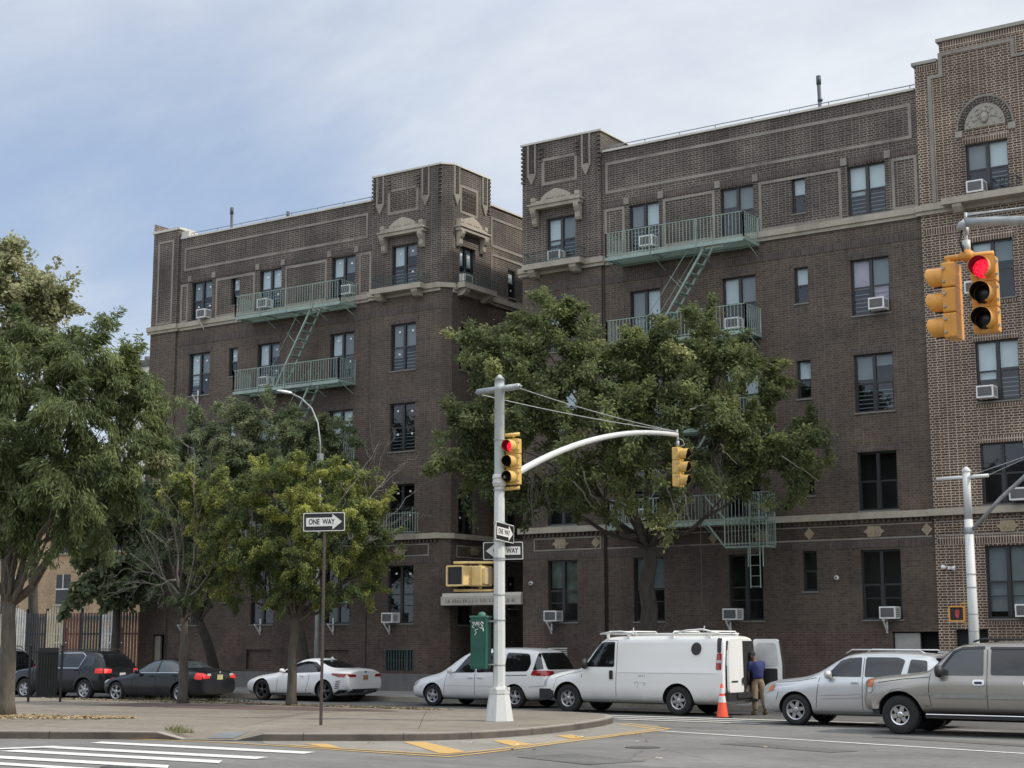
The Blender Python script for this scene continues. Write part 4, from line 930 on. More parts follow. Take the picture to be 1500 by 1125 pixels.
M['tyre'] = plain('tyre rubber', (0.018, 0.018, 0.018), 0.85, bmp=0.2)
M['rim'] = plain('alloy rim', (0.42, 0.42, 0.43), 0.32, 0.7); M['rim_dark'] = plain('dark alloy rim', (0.10, 0.10, 0.105), 0.35, 0.6)
M['chrome'] = plain('chrome', (0.62, 0.62, 0.62), 0.18, 0.9, var=0.03)
M['trimblk'] = plain('black trim', (0.022, 0.022, 0.023), 0.55)
M['under'] = plain('underbody', (0.006, 0.006, 0.006), 0.95)
def cglass(name, c, tr=0.0):
    m, nt, b = nodes(name); b.inputs['Base Color'].default_value = (*c, 1); b.inputs['Roughness'].default_value = 0.04; b.inputs['Specular IOR Level'].default_value = 0.6
    b.inputs['Coat Weight'].default_value = 0.25; b.inputs['Coat Roughness'].default_value = 0.02
    v = texco(nt); bump(nt, b, noise(nt, v, 1.6, 3), .25, .05); return m
M['cglass'] = cglass('tinted car glass', (0.008, 0.009, 0.010)); M['cglass2'] = cglass('clear car glass', (0.045, 0.055, 0.058))
M['lamp_red'] = cglass('red lamp lens', (0.30, 0.012, 0.014)); M['lamp_clear'] = cglass('clear lamp lens', (0.42, 0.42, 0.40)); M['lamp_amber'] = cglass('amber lamp lens', (0.50, 0.13, 0.03))
m, nt_, b_ = nodes('lit brake lamp'); b_.inputs['Base Color'].default_value = (.6, .02, .02, 1); b_.inputs['Emission Color'].default_value = (1, .05, .035, 1); b_.inputs['Emission Strength'].default_value = 0.16; M['lamp_lit'] = m
M['plate_y'] = plain('pale yellow plate', (0.48, 0.46, 0.22), 0.5, var=.25, scale=18); M['plate_o'] = plain('orange plate', (0.42, 0.20, 0.09), 0.5, var=.25, scale=18); M['plate_w'] = plain('white plate', (0.5, 0.5, 0.5), 0.5, var=.25, scale=18)
def loft(stations, ns=1):
    """stations: (x, zbottom, zshoulder, ztop, half width low, half width shoulder, half width top)"""
    V = []; F = []; a0 = stations[0]; a9 = stations[-1]
    stations = [a0, (a0[0] + .012,) + a0[1:]] + stations[1:-1] + [(a9[0] - .012,) + a9[1:], a9]
    for x, zb, zs, zt, wb, ws, wt in stations:
        h = zt - zs
        half = [(0, zb), (wb * .75, zb), (wb, zb + .09), (max(wb, ws) + .012, zb + (zs - zb) * .55), (ws, zs - .02), (ws - .03 if h > .2 else ws - .06, zs + min(.03, h * .4)), (ws + (wt - ws) * .55, zs + h * .5), (wt, zt - min(.07, h * .3)), (wt * .84, zt), (wt * .42, zt + .018), (0, zt + .025)]
        ring = [(y, z) for y, z in half] + [(-y, z) for y, z in half[-2:0:-1]]
        V += [(x, y, z) for y, z in ring]; n = len(ring)
    k = len(stations)
    for i in range(k - 1):
        for j in range(n): F.append((i * n + j, i * n + (j + 1) % n, (i + 1) * n + (j + 1) % n, (i + 1) * n + j))
    for base, rev in ((0, True), ((k - 1) * n, False)):                  # quad caps
        h = n // 2
        for j in range(h):
            a, b, c, d = base + j, base + j + 1, base + (n - j - 1) % n, base + (n - j) % n
            f = [a, b, c, d]; f = list(dict.fromkeys(f))
            if len(f) > 2: F.append(tuple(f))
    me = bpy.data.meshes.new('body'); me.from_pydata(V, [], F); bm = bmesh.new(); bm.from_mesh(me); bmesh.ops.recalc_face_normals(bm, faces=bm.faces); bm.to_mesh(me); bm.free(); return me
def evaluate(o):
    dg = bpy.context.evaluated_depsgraph_get(); dg.update(); return bpy.data.meshes.new_from_object(o.evaluated_get(dg))
class Car:
    def __init__(s, name, label, cat, L, st, paintm, axles, r, clad=None, well=.06, hw=None, group='vehicles in the street'):
        """x from the nose (0) to the tail (L); the root sits on the ground at mid length, nose towards -x"""
        s.root = empty(name, (0, 0, 0), 0, label, cat, group); s.L = L; s.ax = axles; s.r = r
        me = loft(st); tmp = bpy.data.objects.new('tmp', me); col.objects.link(tmp)
        m_ = tmp.modifiers.new('s', 'SUBSURF'); m_.levels = 2; m_.render_levels = 2
        cut = MB(); rw = r + well
        for ax in axles:
            for sd_ in (-1, 1): cut.lathe([(rw, 0), (rw, .42)], 32, lambda a, b, t, ax=ax, sd_=sd_: (ax + a, sd_ * (s_w(st) - .30 + t), r + b * 1.0))
        co = cut.build('cut', M['under']); 
        for p in co.data.polygons: p.use_smooth = False
        bo = tmp.modifiers.new('b', 'BOOLEAN'); bo.operation = 'DIFFERENCE'; bo.solver = 'EXACT'; bo.object = co
        me2 = evaluate(tmp); bpy.data.objects.remove(tmp); bpy.data.objects.remove(co)
        me2.materials.clear(); [me2.materials.append(x) for x in (paintm, M['under'], M['trimblk'])]
        for p in me2.polygons:
            c = p.center; p.material_index = 0
            for ax in axles:
                dd = math.hypot(c.x - ax, c.z - r)
                if dd < rw + .004 and abs(c.y) < s_w(st) + .2 and (abs(dd - rw) < .006 and (Vector((c.x - ax, 0, c.z - r)).normalized().dot(p.normal)) < -.6 or dd < rw - .02): p.material_index = 1
            if c.z < st[len(st) // 2][1] + .02: p.material_index = 1
            if clad and p.material_index == 0 and c.z < clad: p.material_index = 2
        shade_auto(me2, 40); s.me = me2; s.body = bpy.data.objects.new('body', me2); link(s.body, s.root)
        bm = bmesh.new(); bm.from_mesh(me2); s.bvh = BVHTree.FromBMesh(bm); bm.free(); s.pm = paintm
        s.shift = Vector((-L / 2, 0, 0)); s.body.location = s.shift
    def proj(s, a, b, how, off):
        if how in ('L', 'R'):                                 # side: a = x, b = z
            sg = -1 if how == 'L' else 1
            h = s.bvh.ray_cast(Vector((a, sg * 3, b)), Vector((0, -sg, 0))); v = h[0] if h[0] is not None else Vector((a, sg * .8, b)); n = h[1] if h[0] is not None else Vector((0, sg, 0))
            return v + Vector((n.x * .3, sg, n.z * .3)).normalized() * off
        sg = -1 if how == 'F' else 1                          # front / back: a = y, b = z
        h = s.bvh.ray_cast(Vector((s.L / 2 + sg * 6, a, b)), Vector((-sg, 0, 0))); v = h[0] if h[0] is not None else Vector((s.L / 2, a, b)); n = h[1] if h[0] is not None else Vector((sg, 0, 0))
        return v + n * off
    def patch(s, name, poly, mat, how='L', off=.006, cuts=3, parent=None, both=None, thick=False):
        objs = []
        for hw_ in ([how] if not both else both):
            bm = bmesh.new(); vs = [bm.verts.new((a, b, 0)) for a, b in poly]; bm.faces.new(vs); bmesh.ops.triangulate(bm, faces=bm.faces)
            for _ in range(cuts):
                es = [e for e in bm.edges if e.calc_length() > .07]
                if not es: break
                bmesh.ops.subdivide_edges(bm, edges=es, cuts=1); bmesh.ops.triangulate(bm, faces=[f for f in bm.faces if len(f.verts) > 3])
            for v in bm.verts: v.co = s.proj(v.co.x, v.co.y, hw_, off)
            for f in bm.faces: f.smooth = True
            bmesh.ops.recalc_face_normals(bm, faces=bm.faces)
            me = bpy.data.meshes.new(name); bm.to_mesh(me); bm.free(); me.materials.append(mat)
            o = bpy.data.objects.new(name, me); link(o, parent or s.root)
            if not parent: o.location = s.shift
            objs.append(o)
        return objs
    def strip(s, name, pts, wd, mat, both='LR', off=.004, parent=None, z=None):
        mb = MB()
        for hw_ in both:
            P = []
            for i in range(len(pts) - 1):
                n = max(1, int(math.dist(pts[i], pts[i + 1]) / .08)); P += [(pts[i][0] + (pts[i + 1][0] - pts[i][0]) * k / n, pts[i][1] + (pts[i + 1][1] - pts[i][1]) * k / n) for k in range(n)]
            P.append(pts[-1]); L = [Vector((*p, 0)) for p in P]; q = []
            for i, p in enumerate(L):
                d = (L[min(i + 1, len(L) - 1)] - L[max(i - 1, 0)]).normalized(); nn = Vector((-d.y, d.x, 0)) * wd / 2
                q.append((s.proj(p.x - nn.x, p.y - nn.y, hw_, off), s.proj(p.x + nn.x, p.y + nn.y, hw_, off)))
            for i in range(len(q) - 1): mb.quad([q[i][0], q[i][1], q[i + 1][1], q[i + 1][0]])
        o = mb.build(name, mat, parent or s.root)
        if not parent: o.location = s.shift
        return o
    def bits(s, name, mb, mat):
        o = mb.build(name, mat, s.root); o.location = s.shift; return o
    def wheels(s, hw, rimr, style, rimm, tw=.22, sides=(-1, 1)):
        for ax in s.ax:
            for sd_ in sides:
                T = lambda a, b, t, ax=ax, sd_=sd_: (ax + a, sd_ * (hw - .02 - tw + t), s.r + b)
                mb = MB(); r = s.r
                mb.lathe([(rimr, .0), (r - .04, 0), (r - .008, .03), (r, .06), (r, tw - .05), (r - .012, tw - .02), (r - .05, tw), (rimr + .02, tw - .005), (rimr, tw - .02)], 36, T, cap=False)
                wv = mb.build('wheel', M['tyre'], s.root); wv.location = s.shift
                mb = MB(); mb.lathe([(rimr + .004, tw - .0), (rimr - .018, tw - .004), (rimr - .03, tw - .05), (rimr - .04, tw - .11)], 32, T, cap=False)
                mb.lathe([(.075, tw - .035), (.07, tw - .012), (.03, tw - .008)], 16, T)
                n = style[0]; tws = style[1]; w0, w1 = style[2], style[3]
                for k in range(n):
                    a = 2 * math.pi * k / n + .2
                    for dd in ([0] if not tws else [-tws, tws]):
                        c0, s0 = math.cos(a + dd * .6), math.sin(a + dd * .6); c1, s1 = math.cos(a + dd), math.sin(a + dd)
                        p0 = (.05 * c0, .05 * s0); p1 = ((rimr - .01) * c1, (rimr - .01) * s1); nx, ny = -math.sin(a + dd), math.cos(a + dd)
                        for (t0, t1) in ((tw - .055, tw - .015),):
                            mb.prism([(p0[0] - nx * w0, p0[1] - ny * w0), (p1[0] - nx * w1, p1[1] - ny * w1), (p1[0] + nx * w1, p1[1] + ny * w1), (p0[0] + nx * w0, p0[1] + ny * w0)], t0 - (.0), t1, T)
                mb.build('rim', rimm, wv)
                mb = MB(); mb.lathe([(rimr - .02, tw - .12), (.01, tw - .12)], 24, T); mb.build('brake_disc', M['under'], wv)
        mb = MB(); 
        for ax in s.ax: mb.tube([(ax, -hw + .25, s.r), (ax, hw - .25, s.r)], .06, 8)
        mb.box((s.ax[0] - .3, -.35, s.r - .12), (s.ax[1] + .4, .35, s.r + .1)); s.bits('axle', mb, M['under'])
    def mirror(s, x, z, hw, sz=(.09, .11, .08), mat=None, dx=.0):
        for sd_ in (-1, 1):
            mb = MB(); T = lambda a, b, t, sd_=sd_: (x + a + dx, sd_ * (hw + sz[1] * .5) + b, z + t)
            mb.lathe([(.001, -sz[2]), (sz[0] * .75, -sz[2] * .8), (sz[0], 0), (sz[0] * .8, sz[2] * .8), (.001, sz[2])], 12, lambda a, b, t, sd_=sd_: (x + a + dx, sd_ * (hw + sz[1] * .6) + b * sz[1] / sz[0], z + t), cap=False)
            mb.box((x - .02, min(sd_ * (hw - .1), sd_ * hw), z - sz[2] * .7), (x + .02, max(sd_ * (hw - .1), sd_ * hw), z - sz[2] * .4))
            s.bits('mirror', mb, mat or s.pm)
    def handle(s, x, z, mat=None, w=.17):
        for hw_ in 'LR':
            p = s.proj(x, z, hw_, .0); sg = -1 if hw_ == 'L' else 1
            mb = MB(); mb.box((x - w / 2, min(p.y, p.y + sg * .03), z - .018), (x + w / 2, max(p.y, p.y + sg * .03), z + .018)); s.bits('door_handle', mb, mat or s.pm)
    def door(s, pts, wd=.012): s.strip('door_seam', pts, wd, M['under'])
    def place(s, x, y, yaw=0, z=0.0):
        s.root.location = (x, y, z); s.root.rotation_euler = (0, 0, yaw)
def s_w(st): return max(q[5] for q in st)
def rnd(poly, r=.04, n=3):       # rounds the corners of a polygon
    out_ = []; k = len(poly)
    for i in range(k):
        p = Vector((*poly[i], 0)); a = Vector((*poly[i - 1], 0)); b = Vector((*poly[(i + 1) % k], 0)); da = (a - p); db = (b - p); ra = min(r, da.length * .45); rb = min(r, db.length * .45)
        p0 = p + da.normalized() * ra; p1 = p + db.normalized() * rb
        for j in range(n + 1): t = j / n; q = p0 * (1 - t) ** 2 + p * 2 * t * (1 - t) + p1 * t * t; out_.append((q.x, q.y))
    return out_
def plate(c, z, y=0, mat='plate_w', w=.15, h=.075, how='B'): c.patch('license_plate', [(y - w, z - h), (y + w, z - h), (y + w, z + h), (y - w, z + h)], M[mat], how, .012, 1)

# ---- white cargo van
VL = 5.69
st = [(0.0, .42, .72, .84, .80, .84, .80), (.06, .30, .74, .98, .90, .93, .84), (.35, .27, .80, 1.08, .96, .97, .82), (.95, .27, .90, 1.16, .99, .99, .84), (1.22, .27, 1.00, 1.22, 1.0, 1.0, .85), (1.32, .27, 1.10, 1.34, 1.0, 1.0, .84), (1.88, .27, 1.18, 2.00, 1.0, 1.0, .82), (2.05, .27, 1.18, 2.07, 1.0, 1.0, .86), (3.6, .27, 1.18, 2.09, 1.0, 1.0, .87), (5.3, .27, 1.18, 2.09, 1.0, 1.0, .87), (5.62, .30, 1.18, 2.06, .99, .99, .86), (5.66, .32, 1.15, 2.0, .98, .98, .85)]
van = Car('cargo_van', 'white windowless cargo van with roof ladder racks and one rear door open', 'van', VL, st, M['p_vanwhite'], (.88, 4.31), .385, well=.075)
van.wheels(.98, .215, (6, 0, .05, .028), M['rim'], .24)
van.patch('side_window', rnd([(1.42, 1.25), (1.86, 1.86), (1.98, 1.92), (2.36, 1.93), (2.38, 1.25)], .06), M['cglass'], both='LR', cuts=4)
van.patch('windshield', rnd([(-.78, 1.34), (.78, 1.34), (.70, 1.93), (-.70, 1.93)], .08), M['cglass'], 'F', .008, 4)
van.door([(2.44, .46), (2.46, 1.2), (2.44, 1.96), (1.98, 1.97), (1.80, 1.9), (1.36, 1.24), (1.36, .95)]); van.door([(4.3 + .78, 1.2), (5.22, 1.99)]) if False else None
van.strip('door_seam', [(2.52, .47), (2.54, 1.98)], .010, M['under'], 'R')
van.strip('body_crease', [(2.5, 1.10), (5.45, 1.10)], .012, plain('seam shade', (.42, .42, .42)))
van.strip('body_crease', [(2.55, 1.88), (5.4, 1.88)], .008, M['p_vanwhite'], off=.012)
van.strip('rocker_trim', [(1.36, .335), (3.80, .335)], .07, M['trimblk']); van.strip('rocker_trim', [(4.80, .335), (5.40, .335)], .07, M['trimblk'])
cir = [(4.86 + .155 * math.cos(R(a)), 1.74 + .17 * math.sin(R(a))) for a in range(0, 360, 20)]
van.patch('round_vent', cir, M['trimblk'], 'L', .012, 3)
mb = MB(); p0 = van.proj(1.30, 1.20, 'L', 0)
for k in range(24):
    a0, a1 = R(k * 15), R(k * 15 + 15); 
    for rr0, rr1 in ((.155, .175),): 
        q = [van.proj(4.86 + r_ * math.cos(a), 1.74 + r_ * 1.1 * math.sin(a), 'L', .016) for r_, a in ((rr0, a0), (rr1, a0), (rr1, a1), (rr0, a1))]; mb.quad(q)
van.bits('vent_rim', mb, M['p_vanwhite'])
for sd_ in 'LR': 
    van.patch('tail_lamp', rnd([(5.44, 1.20), (5.60, 1.20), (5.60, 1.63), (5.46, 1.63)], .03), M['lamp_red'], sd_, .012, 3)
    van.patch('tail_lamp_band', [(5.46, 1.38), (5.60, 1.38), (5.60, 1.45), (5.46, 1.45)], M['lamp_clear'], sd_, .018, 3)
van.patch('rear_pillar_trim', rnd([(5.47, 1.64), (5.58, 1.64), (5.57, 2.01), (5.44, 2.03)], .03), M['trimblk'], both='LR', off=.01, cuts=4)
van.handle(2.28, 1.02, M['trimblk'], .06)
for hw_ in 'LR':
    p = van.proj(2.30, .98, hw_, 0); sg = -1 if hw_ == 'L' else 1; mb = MB(); mb.box((2.25, min(p.y, p.y + sg * .03), .93), (2.35, max(p.y, p.y + sg * .03), 1.16)); van.bits('door_handle', mb, M['trimblk'])
van.mirror(1.50, 1.33, .99, (.07, .13, .15), M['trimblk'])
mb = MB(); mb.box((-.05, -.97, .36), (.34, .97, .64)); mb.box((.30, -1.0, .40), (.42, 1.0, .60)); van.bits('front_bumper', mb, M['trimblk'])
for sd_ in 'LR': van.patch('headlamp', rnd([(.03, .70), (.16, .70), (.18, .98), (.06, .96)], .02), M['lamp_clear'], sd_, .01, 3)
van.patch('grille', rnd([(-.55, .68), (.55, .68), (.5, .95), (-.5, .95)], .03), M['trimblk'], 'F', .012, 3)
mb = MB(); mb.box((5.60, -.98, .40), (5.80, .98, .62)); mb.box((5.80, -.5, .47), (5.84, .5, .60)); van.bits('rear_bumper', mb, M['trimblk'])
mb = MB(); mb.box((5.84, .3, .36), (6.0, .36, .44)); van.bits('tow_hitch', mb, M['trimblk'])
# rear: dark opening, near door shut, far door swung out
mb = MB(); mb.prism([(-.84, .62), (.84, .62), (.84, 1.3), (.76, 1.95), (-.76, 1.95), (-.84, 1.3)], 5.655, 5.70, lambda a, b, t: (t, a, b)); van.bits('rear_opening', mb, M['interior'])
def door_outline(): return rnd([(0, .0), (.84, 0), (.84, .75), (.76, 1.32), (.70, 1.40), (0, 1.40)], .09)
mb = MB(); mb.prism([(-a, b + .60) for a, b in door_outline()], 5.701, 5.77, lambda a, b, t: (t + (b - .6) * -.02, a, b)); o = van.bits('rear_door', mb, M['p_vanwhite'])
mb = MB(); mb.box((5.773, -.72, .88), (5.778, -.36, .92)); k = mb.build('badge', M['trimblk'], o)
mb = MB(); mb.box((5.79, -.12, .84), (5.82, .0, 1.0)); mb.build('latch', M['trimblk'], o)
T = lambda a, b, t: (5.62 + a, .92 + t, .60 + b)        # far door, hinged at +y, pointing backwards
mb = MB(); mb.prism(door_outline(), 0.0, .06, T); o = van.bits('rear_door', mb, M['p_vanwhite']); o['label'] = 'rear door swung wide open showing its lining'
mb = MB(); mb.prism(rnd([(.10, .68), (.74, .68), (.67, 1.30), (.10, 1.30)], .1), -.012, -.001, T); mb.build('window_blank', plain('grey white panel', (.50, .51, .51), .5), o)
mb = MB(); mb.prism(rnd([(.12, .08), (.70, .08), (.70, .62), (.12, .62)], .04), -.012, -.001, T); mb.build('door_lining', M['trimblk'], o)
mb = MB(); mb.prism([(.835, .0), (.87, .0), (.87, .78), (.79, 1.36), (.76, 1.36), (.84, .75)], -.005, .07, T); mb.build('door_seal', M['trimblk'], o)
mb = MB(); mb.prism(rnd([(5.02, .62), (5.66, .62), (5.66, 1.9), (5.02, 1.9)], .02), .70, .74, lambda a, b, t: (a + .95, t, b)) if False else None
# roof racks
mb = MB()
for y in (-.62, .62):
    mb.tube([(1.9, y, 2.13), (5.35, y, 2.14)], .022, 6)
for x in (2.1, 2.75, 4.1, 5.2): mb.tube([(x, -.82, 2.13), (x, -.7, 2.20), (x, .7, 2.20), (x, .82, 2.13)], .02, 6); [mb.box((x - .03, s2 * .80 - .03, 2.02), (x + .03, s2 * .80 + .03, 2.14)) for s2 in (-1, 1)]
mb.tube([(1.85, -.80, 2.13), (2.2, -.80, 2.19), (2.5, -.80, 2.20), (2.9, -.80, 2.15)], .026, 6); mb.tube([(4.15, -.80, 2.15), (4.5, -.80, 2.22), (5.0, -.80, 2.25), (5.5, -.80, 2.13)], .026, 6)
mb.tube([(2.9, -.8, 2.12), (2.9, -.8, 2.30)], .015, 5); mb.tube([(5.02, -.8, 2.2), (5.05, -.8, 2.34)], .015, 5)
van.bits('roof_rack', mb, M['white_met'])
van.strip('bumper_seam', [(.42, .66), (.50, .95), (.9, 1.06), (1.34, 1.12)], .010, M['under'])
van.place(-23.35 - .88 + VL / 2, 38.23)
def text_mesh(txt, size, name, mat, parent, M4, ext=.002, space=1.0, bold=0.0, xs=1.0):
    cu = bpy.data.curves.new('t', 'FONT'); cu.body = txt; cu.size = size; cu.extrude = ext; cu.align_x = 'CENTER'; cu.align_y = 'CENTER'; cu.space_character = space; cu.offset = bold
    t = bpy.data.objects.new('t', cu); col.objects.link(t); me = evaluate(t); bpy.data.objects.remove(t)
    me.materials.clear(); me.materials.append(mat); me.transform(M4 @ Matrix.Diagonal((xs, 1, 1, 1))); o = bpy.data.objects.new(name, me); link(o, parent); return o
S4 = lambda x, y, z: Matrix.Translation((x, y, z)) @ Matrix.Rotation(R(90), 4, 'X')
yv = van.proj(3.25, 1.02, 'L', .006).y
o = text_mesh('3411', .075, 'lettering', M['trimblk'], van.root, S4(3.25 - VL / 2, yv, 1.02), .001, 1.5)
mb = MB()
for pts in ([(3.02, .80), (3.05, .86), (3.13, .86), (3.14, .80), (3.10, .74)], [(3.22, .84), (3.36, .84), (3.30, .76)], [(3.10, .72), (3.13, .70)]):
    for i in range(len(pts) - 1): mb.tube([(pts[i][0], yv - .0, pts[i][1]), (pts[i + 1][0], yv - .0, pts[i + 1][1])], .008, 4)
van.bits('scuff_mark', mb, plain('grey scuff', (.33, .33, .32)))
# ---- white minivan
L = 5.10
st = [(0.0, .30, .56, .66, .50, .54, .48), (.06, .24, .58, .71, .66, .70, .60), (.2, .21, .62, .79, .82, .84, .70), (.5, .20, .68, .88, .90, .90, .74), (.95, .20, .74, .97, .95, .94, .76), (1.22, .20, .82, 1.06, .96, .95, .76), (1.75, .20, .92, 1.42, .965, .955, .72), (2.15, .20, .95, 1.64, .965, .955, .70), (2.7, .20, .97, 1.72, .965, .955, .71), (3.8, .20, .99, 1.74, .965, .955, .71), (4.55, .22, 1.02, 1.70, .96, .94, .69), (4.80, .25, 1.03, 1.60, .94, .92, .68), (4.98, .28, 1.02, 1.24, .92, .90, .72), (5.08, .34, .96, 1.08, .86, .84, .70)]
mv = Car('minivan', 'white minivan parked nose left in front of the entrance, behind the white signal pole', 'minivan', L, st, M['p_white'], (.98, 3.98), .325)
mv.wheels(.955, .20, (5, 0, .045, .035), M['rim'], .2)
mv.patch('side_window', rnd([(1.56, 1.0), (1.78, 1.02), (2.2, 1.52), (2.52, 1.58), (2.54, 1.02)], .04), M['cglass'], both='LR', cuts=4)
mv.patch('side_window', rnd([(2.60, 1.02), (2.60, 1.59), (3.50, 1.61), (3.52, 1.04)], .05), M['cglass'], both='LR', cuts=4)
mv.patch('side_window', rnd([(3.60, 1.05), (3.60, 1.61), (4.38, 1.58), (4.50, 1.30), (4.42, 1.07)], .08), M['cglass'], both='LR', cuts=4)
mv.patch('windshield', rnd([(-.72, 1.12), (.72, 1.12), (.62, 1.60), (-.62, 1.60)], .08), M['cglass'], 'F', .008, 4)
mv.patch('rear_window', rnd([(-.74, 1.12), (.74, 1.12), (.64, 1.60), (-.64, 1.60)], .08), M['cglass'], 'B', .008, 4)
mv.patch('rear_window_side', rnd([(4.60, 1.10), (4.66, 1.60), (4.72, 1.58), (4.93, 1.14)], .02), M['cglass'], both='LR', cuts=4)
mv.door([(1.42, .35), (1.50, .98)]); mv.door([(2.57, .30), (2.56, 1.6)]); mv.door([(3.56, .5), (3.56, 1.0)]); mv.strip('body_crease', [(1.4, .62), (4.4, .64)], .012, plain('body shade', (.45, .45, .45))); mv.strip('slide_rail', [(3.6, .94), (4.42, .96)], .02, M['under'])
mv.strip('rocker_trim', [(1.35, .25), (3.6, .25)], .04, M['trimblk'])
for sd_ in 'LR': mv.patch('tail_lamp', rnd([(4.55, .96), (4.60, 1.10), (5.0, 1.10), (5.03, .94)], .03), M['lamp_red'], sd_, .012, 3); mv.patch('headlamp', rnd([(.09, .56), (.16, .66), (.40, .78), (.30, .62)], .02), M['lamp_clear'], sd_, .01, 3)
mv.patch('tail_lamp', rnd([(.50, .94), (.88, .95), (.86, 1.09), (.52, 1.08)], .03), M['lamp_red'], 'B', .012, 3); mv.patch('tail_lamp', rnd([(-.50, .94), (-.88, .95), (-.86, 1.09), (-.52, 1.08)], .03), M['lamp_red'], 'B', .012, 3)
plate(mv, .80); mv.handle(2.40, .88); mv.handle(2.76, .88); mv.strip('bumper_seam', [(.50, .52), (.56, .70)], .010, M['under']); mv.strip('bumper_seam', [(4.5, .62), (4.98, .66)], .010, M['under']); mv.mirror(1.66, 1.06, .93, (.08, .10, .08)); mv.place(-29.03 - .98 + L / 2, 39.55)
# ---- white coupe
L = 4.70
st = [(0.0, .30, .52, .60, .48, .52, .44), (.06, .24, .55, .65, .66, .68, .54), (.2, .19, .60, .72, .80, .82, .62), (.45, .16, .65, .80, .88, .88, .66), (.95, .15, .70, .86, .92, .92, .70), (1.42, .15, .76, .92, .92, .92, .72), (1.75, .15, .80, 1.05, .92, .91, .66), (2.25, .15, .84, 1.33, .92, .90, .56), (2.75, .15, .86, 1.385, .92, .90, .55), (3.2, .15, .88, 1.33, .92, .90, .56), (3.85, .16, .93, 1.10, .93, .92, .62), (4.15, .18, .95, 1.05, .93, .92, .66), (4.50, .26, .94, 1.04, .90, .88, .68), (4.64, .34, .84, .98, .84, .82, .66)]
cp_ = Car('coupe', 'white two-door coupe parked behind the slim tree and the arrow sign post', 'car', L, st, M['p_white'], (.92, 3.65), .335)
cp_.wheels(.915, .245, (5, .14, .022, .016), M['rim_dark'], .23)
cp_.patch('side_window', rnd([(1.72, .90), (1.95, 1.03), (2.28, 1.23), (2.68, 1.295), (3.05, 1.26), (3.50, 1.04), (3.42, .95), (2.6, .92)], .04), M['cglass'], both='LR', cuts=4)
cp_.patch('windshield', rnd([(-.66, .98), (.66, .98), (.52, 1.30), (-.52, 1.30)], .06), M['cglass'], 'F', .008, 4)
cp_.patch('rear_window', rnd([(-.62, 1.08), (.62, 1.08), (.50, 1.32), (-.50, 1.32)], .06), M['cglass'], 'B', .008, 4)
cp_.door([(1.62, .30), (1.66, .88)]); cp_.door([(2.86, .30), (2.98, .60), (3.02, .92)]); cp_.strip('sill_seam', [(1.35, .24), (3.1, .26)], .03, M['trimblk'])
cp_.patch('tail_lamp', rnd([(3.95, .88), (4.02, .92), (4.55, .90), (4.5, .80), (4.25, .80)], .02), M['lamp_red'], both='LR', off=.01, cuts=3)
for sg in (-1, 1): cp_.patch('tail_lamp', rnd([(sg * .46, .80), (sg * .80, .80), (sg * .84, .90), (sg * .5, .88)], .02), M['lamp_red'], 'B', .01, 3)
cp_.patch('diffuser', rnd([(-.74, .30), (.74, .30), (.68, .42), (-.68, .42)], .03), M['trimblk'], 'B', .012, 3); cp_.patch('diffuser', rnd([(3.98, .24), (4.50, .30), (4.56, .40), (4.3, .40)], .02), M['trimblk'], both='LR', off=.01, cuts=3)
for k in range(5): cp_.strip('side_vent', [(4.12 + k * .012, .44 + k * .055), (4.30 + k * .01, .46 + k * .055)], .022, M['under'], off=.008)
plate(cp_, .78, 0, 'plate_o', .13, .075); cp_.handle(2.72, .82); cp_.mirror(1.86, .98, .88, (.08, .10, .07)); cp_.patch('emblem', rnd([(-.06, .93), (.06, .93), (.06, .98), (-.06, .98)], .02), M['chrome'], 'B', .01, 1)
mb = MB(); mb.prism([(3.15, 1.37), (3.30, 1.37), (3.22, 1.43)], -.02, .02, lambda a, b, t: (a, t, b)); cp_.bits('roof_fin', mb, M['p_white'])
cp_.place(-36.6 - .92 + L / 2, 40.12)
# ---- black sedan
L = 4.53
def sedan(label, pm, lit=True):
    st = [(0.0, .32, .56, .66, .50, .56, .48), (.05, .26, .59, .71, .66, .70, .58), (.18, .2, .63, .77, .80, .82, .66), (.4, .17, .67, .82, .87, .87, .70), (.95, .16, .74, .90, .90, .90, .72), (1.35, .16, .80, .97, .90, .90, .72), (1.72, .16, .84, 1.18, .90, .89, .64), (2.1, .16, .86, 1.38, .90, .88, .58), (2.6, .16, .88, 1.42, .90, .88, .58), (3.15, .16, .90, 1.38, .90, .88, .58), (3.62, .17, .92, 1.16, .90, .88, .62), (3.85, .18, .94, 1.07, .90, .88, .68), (4.30, .22, .94, 1.05, .88, .86, .70), (4.46, .30, .88, 1.0, .84, .82, .68)]
    c = Car('sedan', label, 'car', L, st, pm, (.77, 3.53), .325); return c
sd1 = sedan('black four-door sedan with lit brake lamps parked behind a slim tree trunk', M['p_black'])
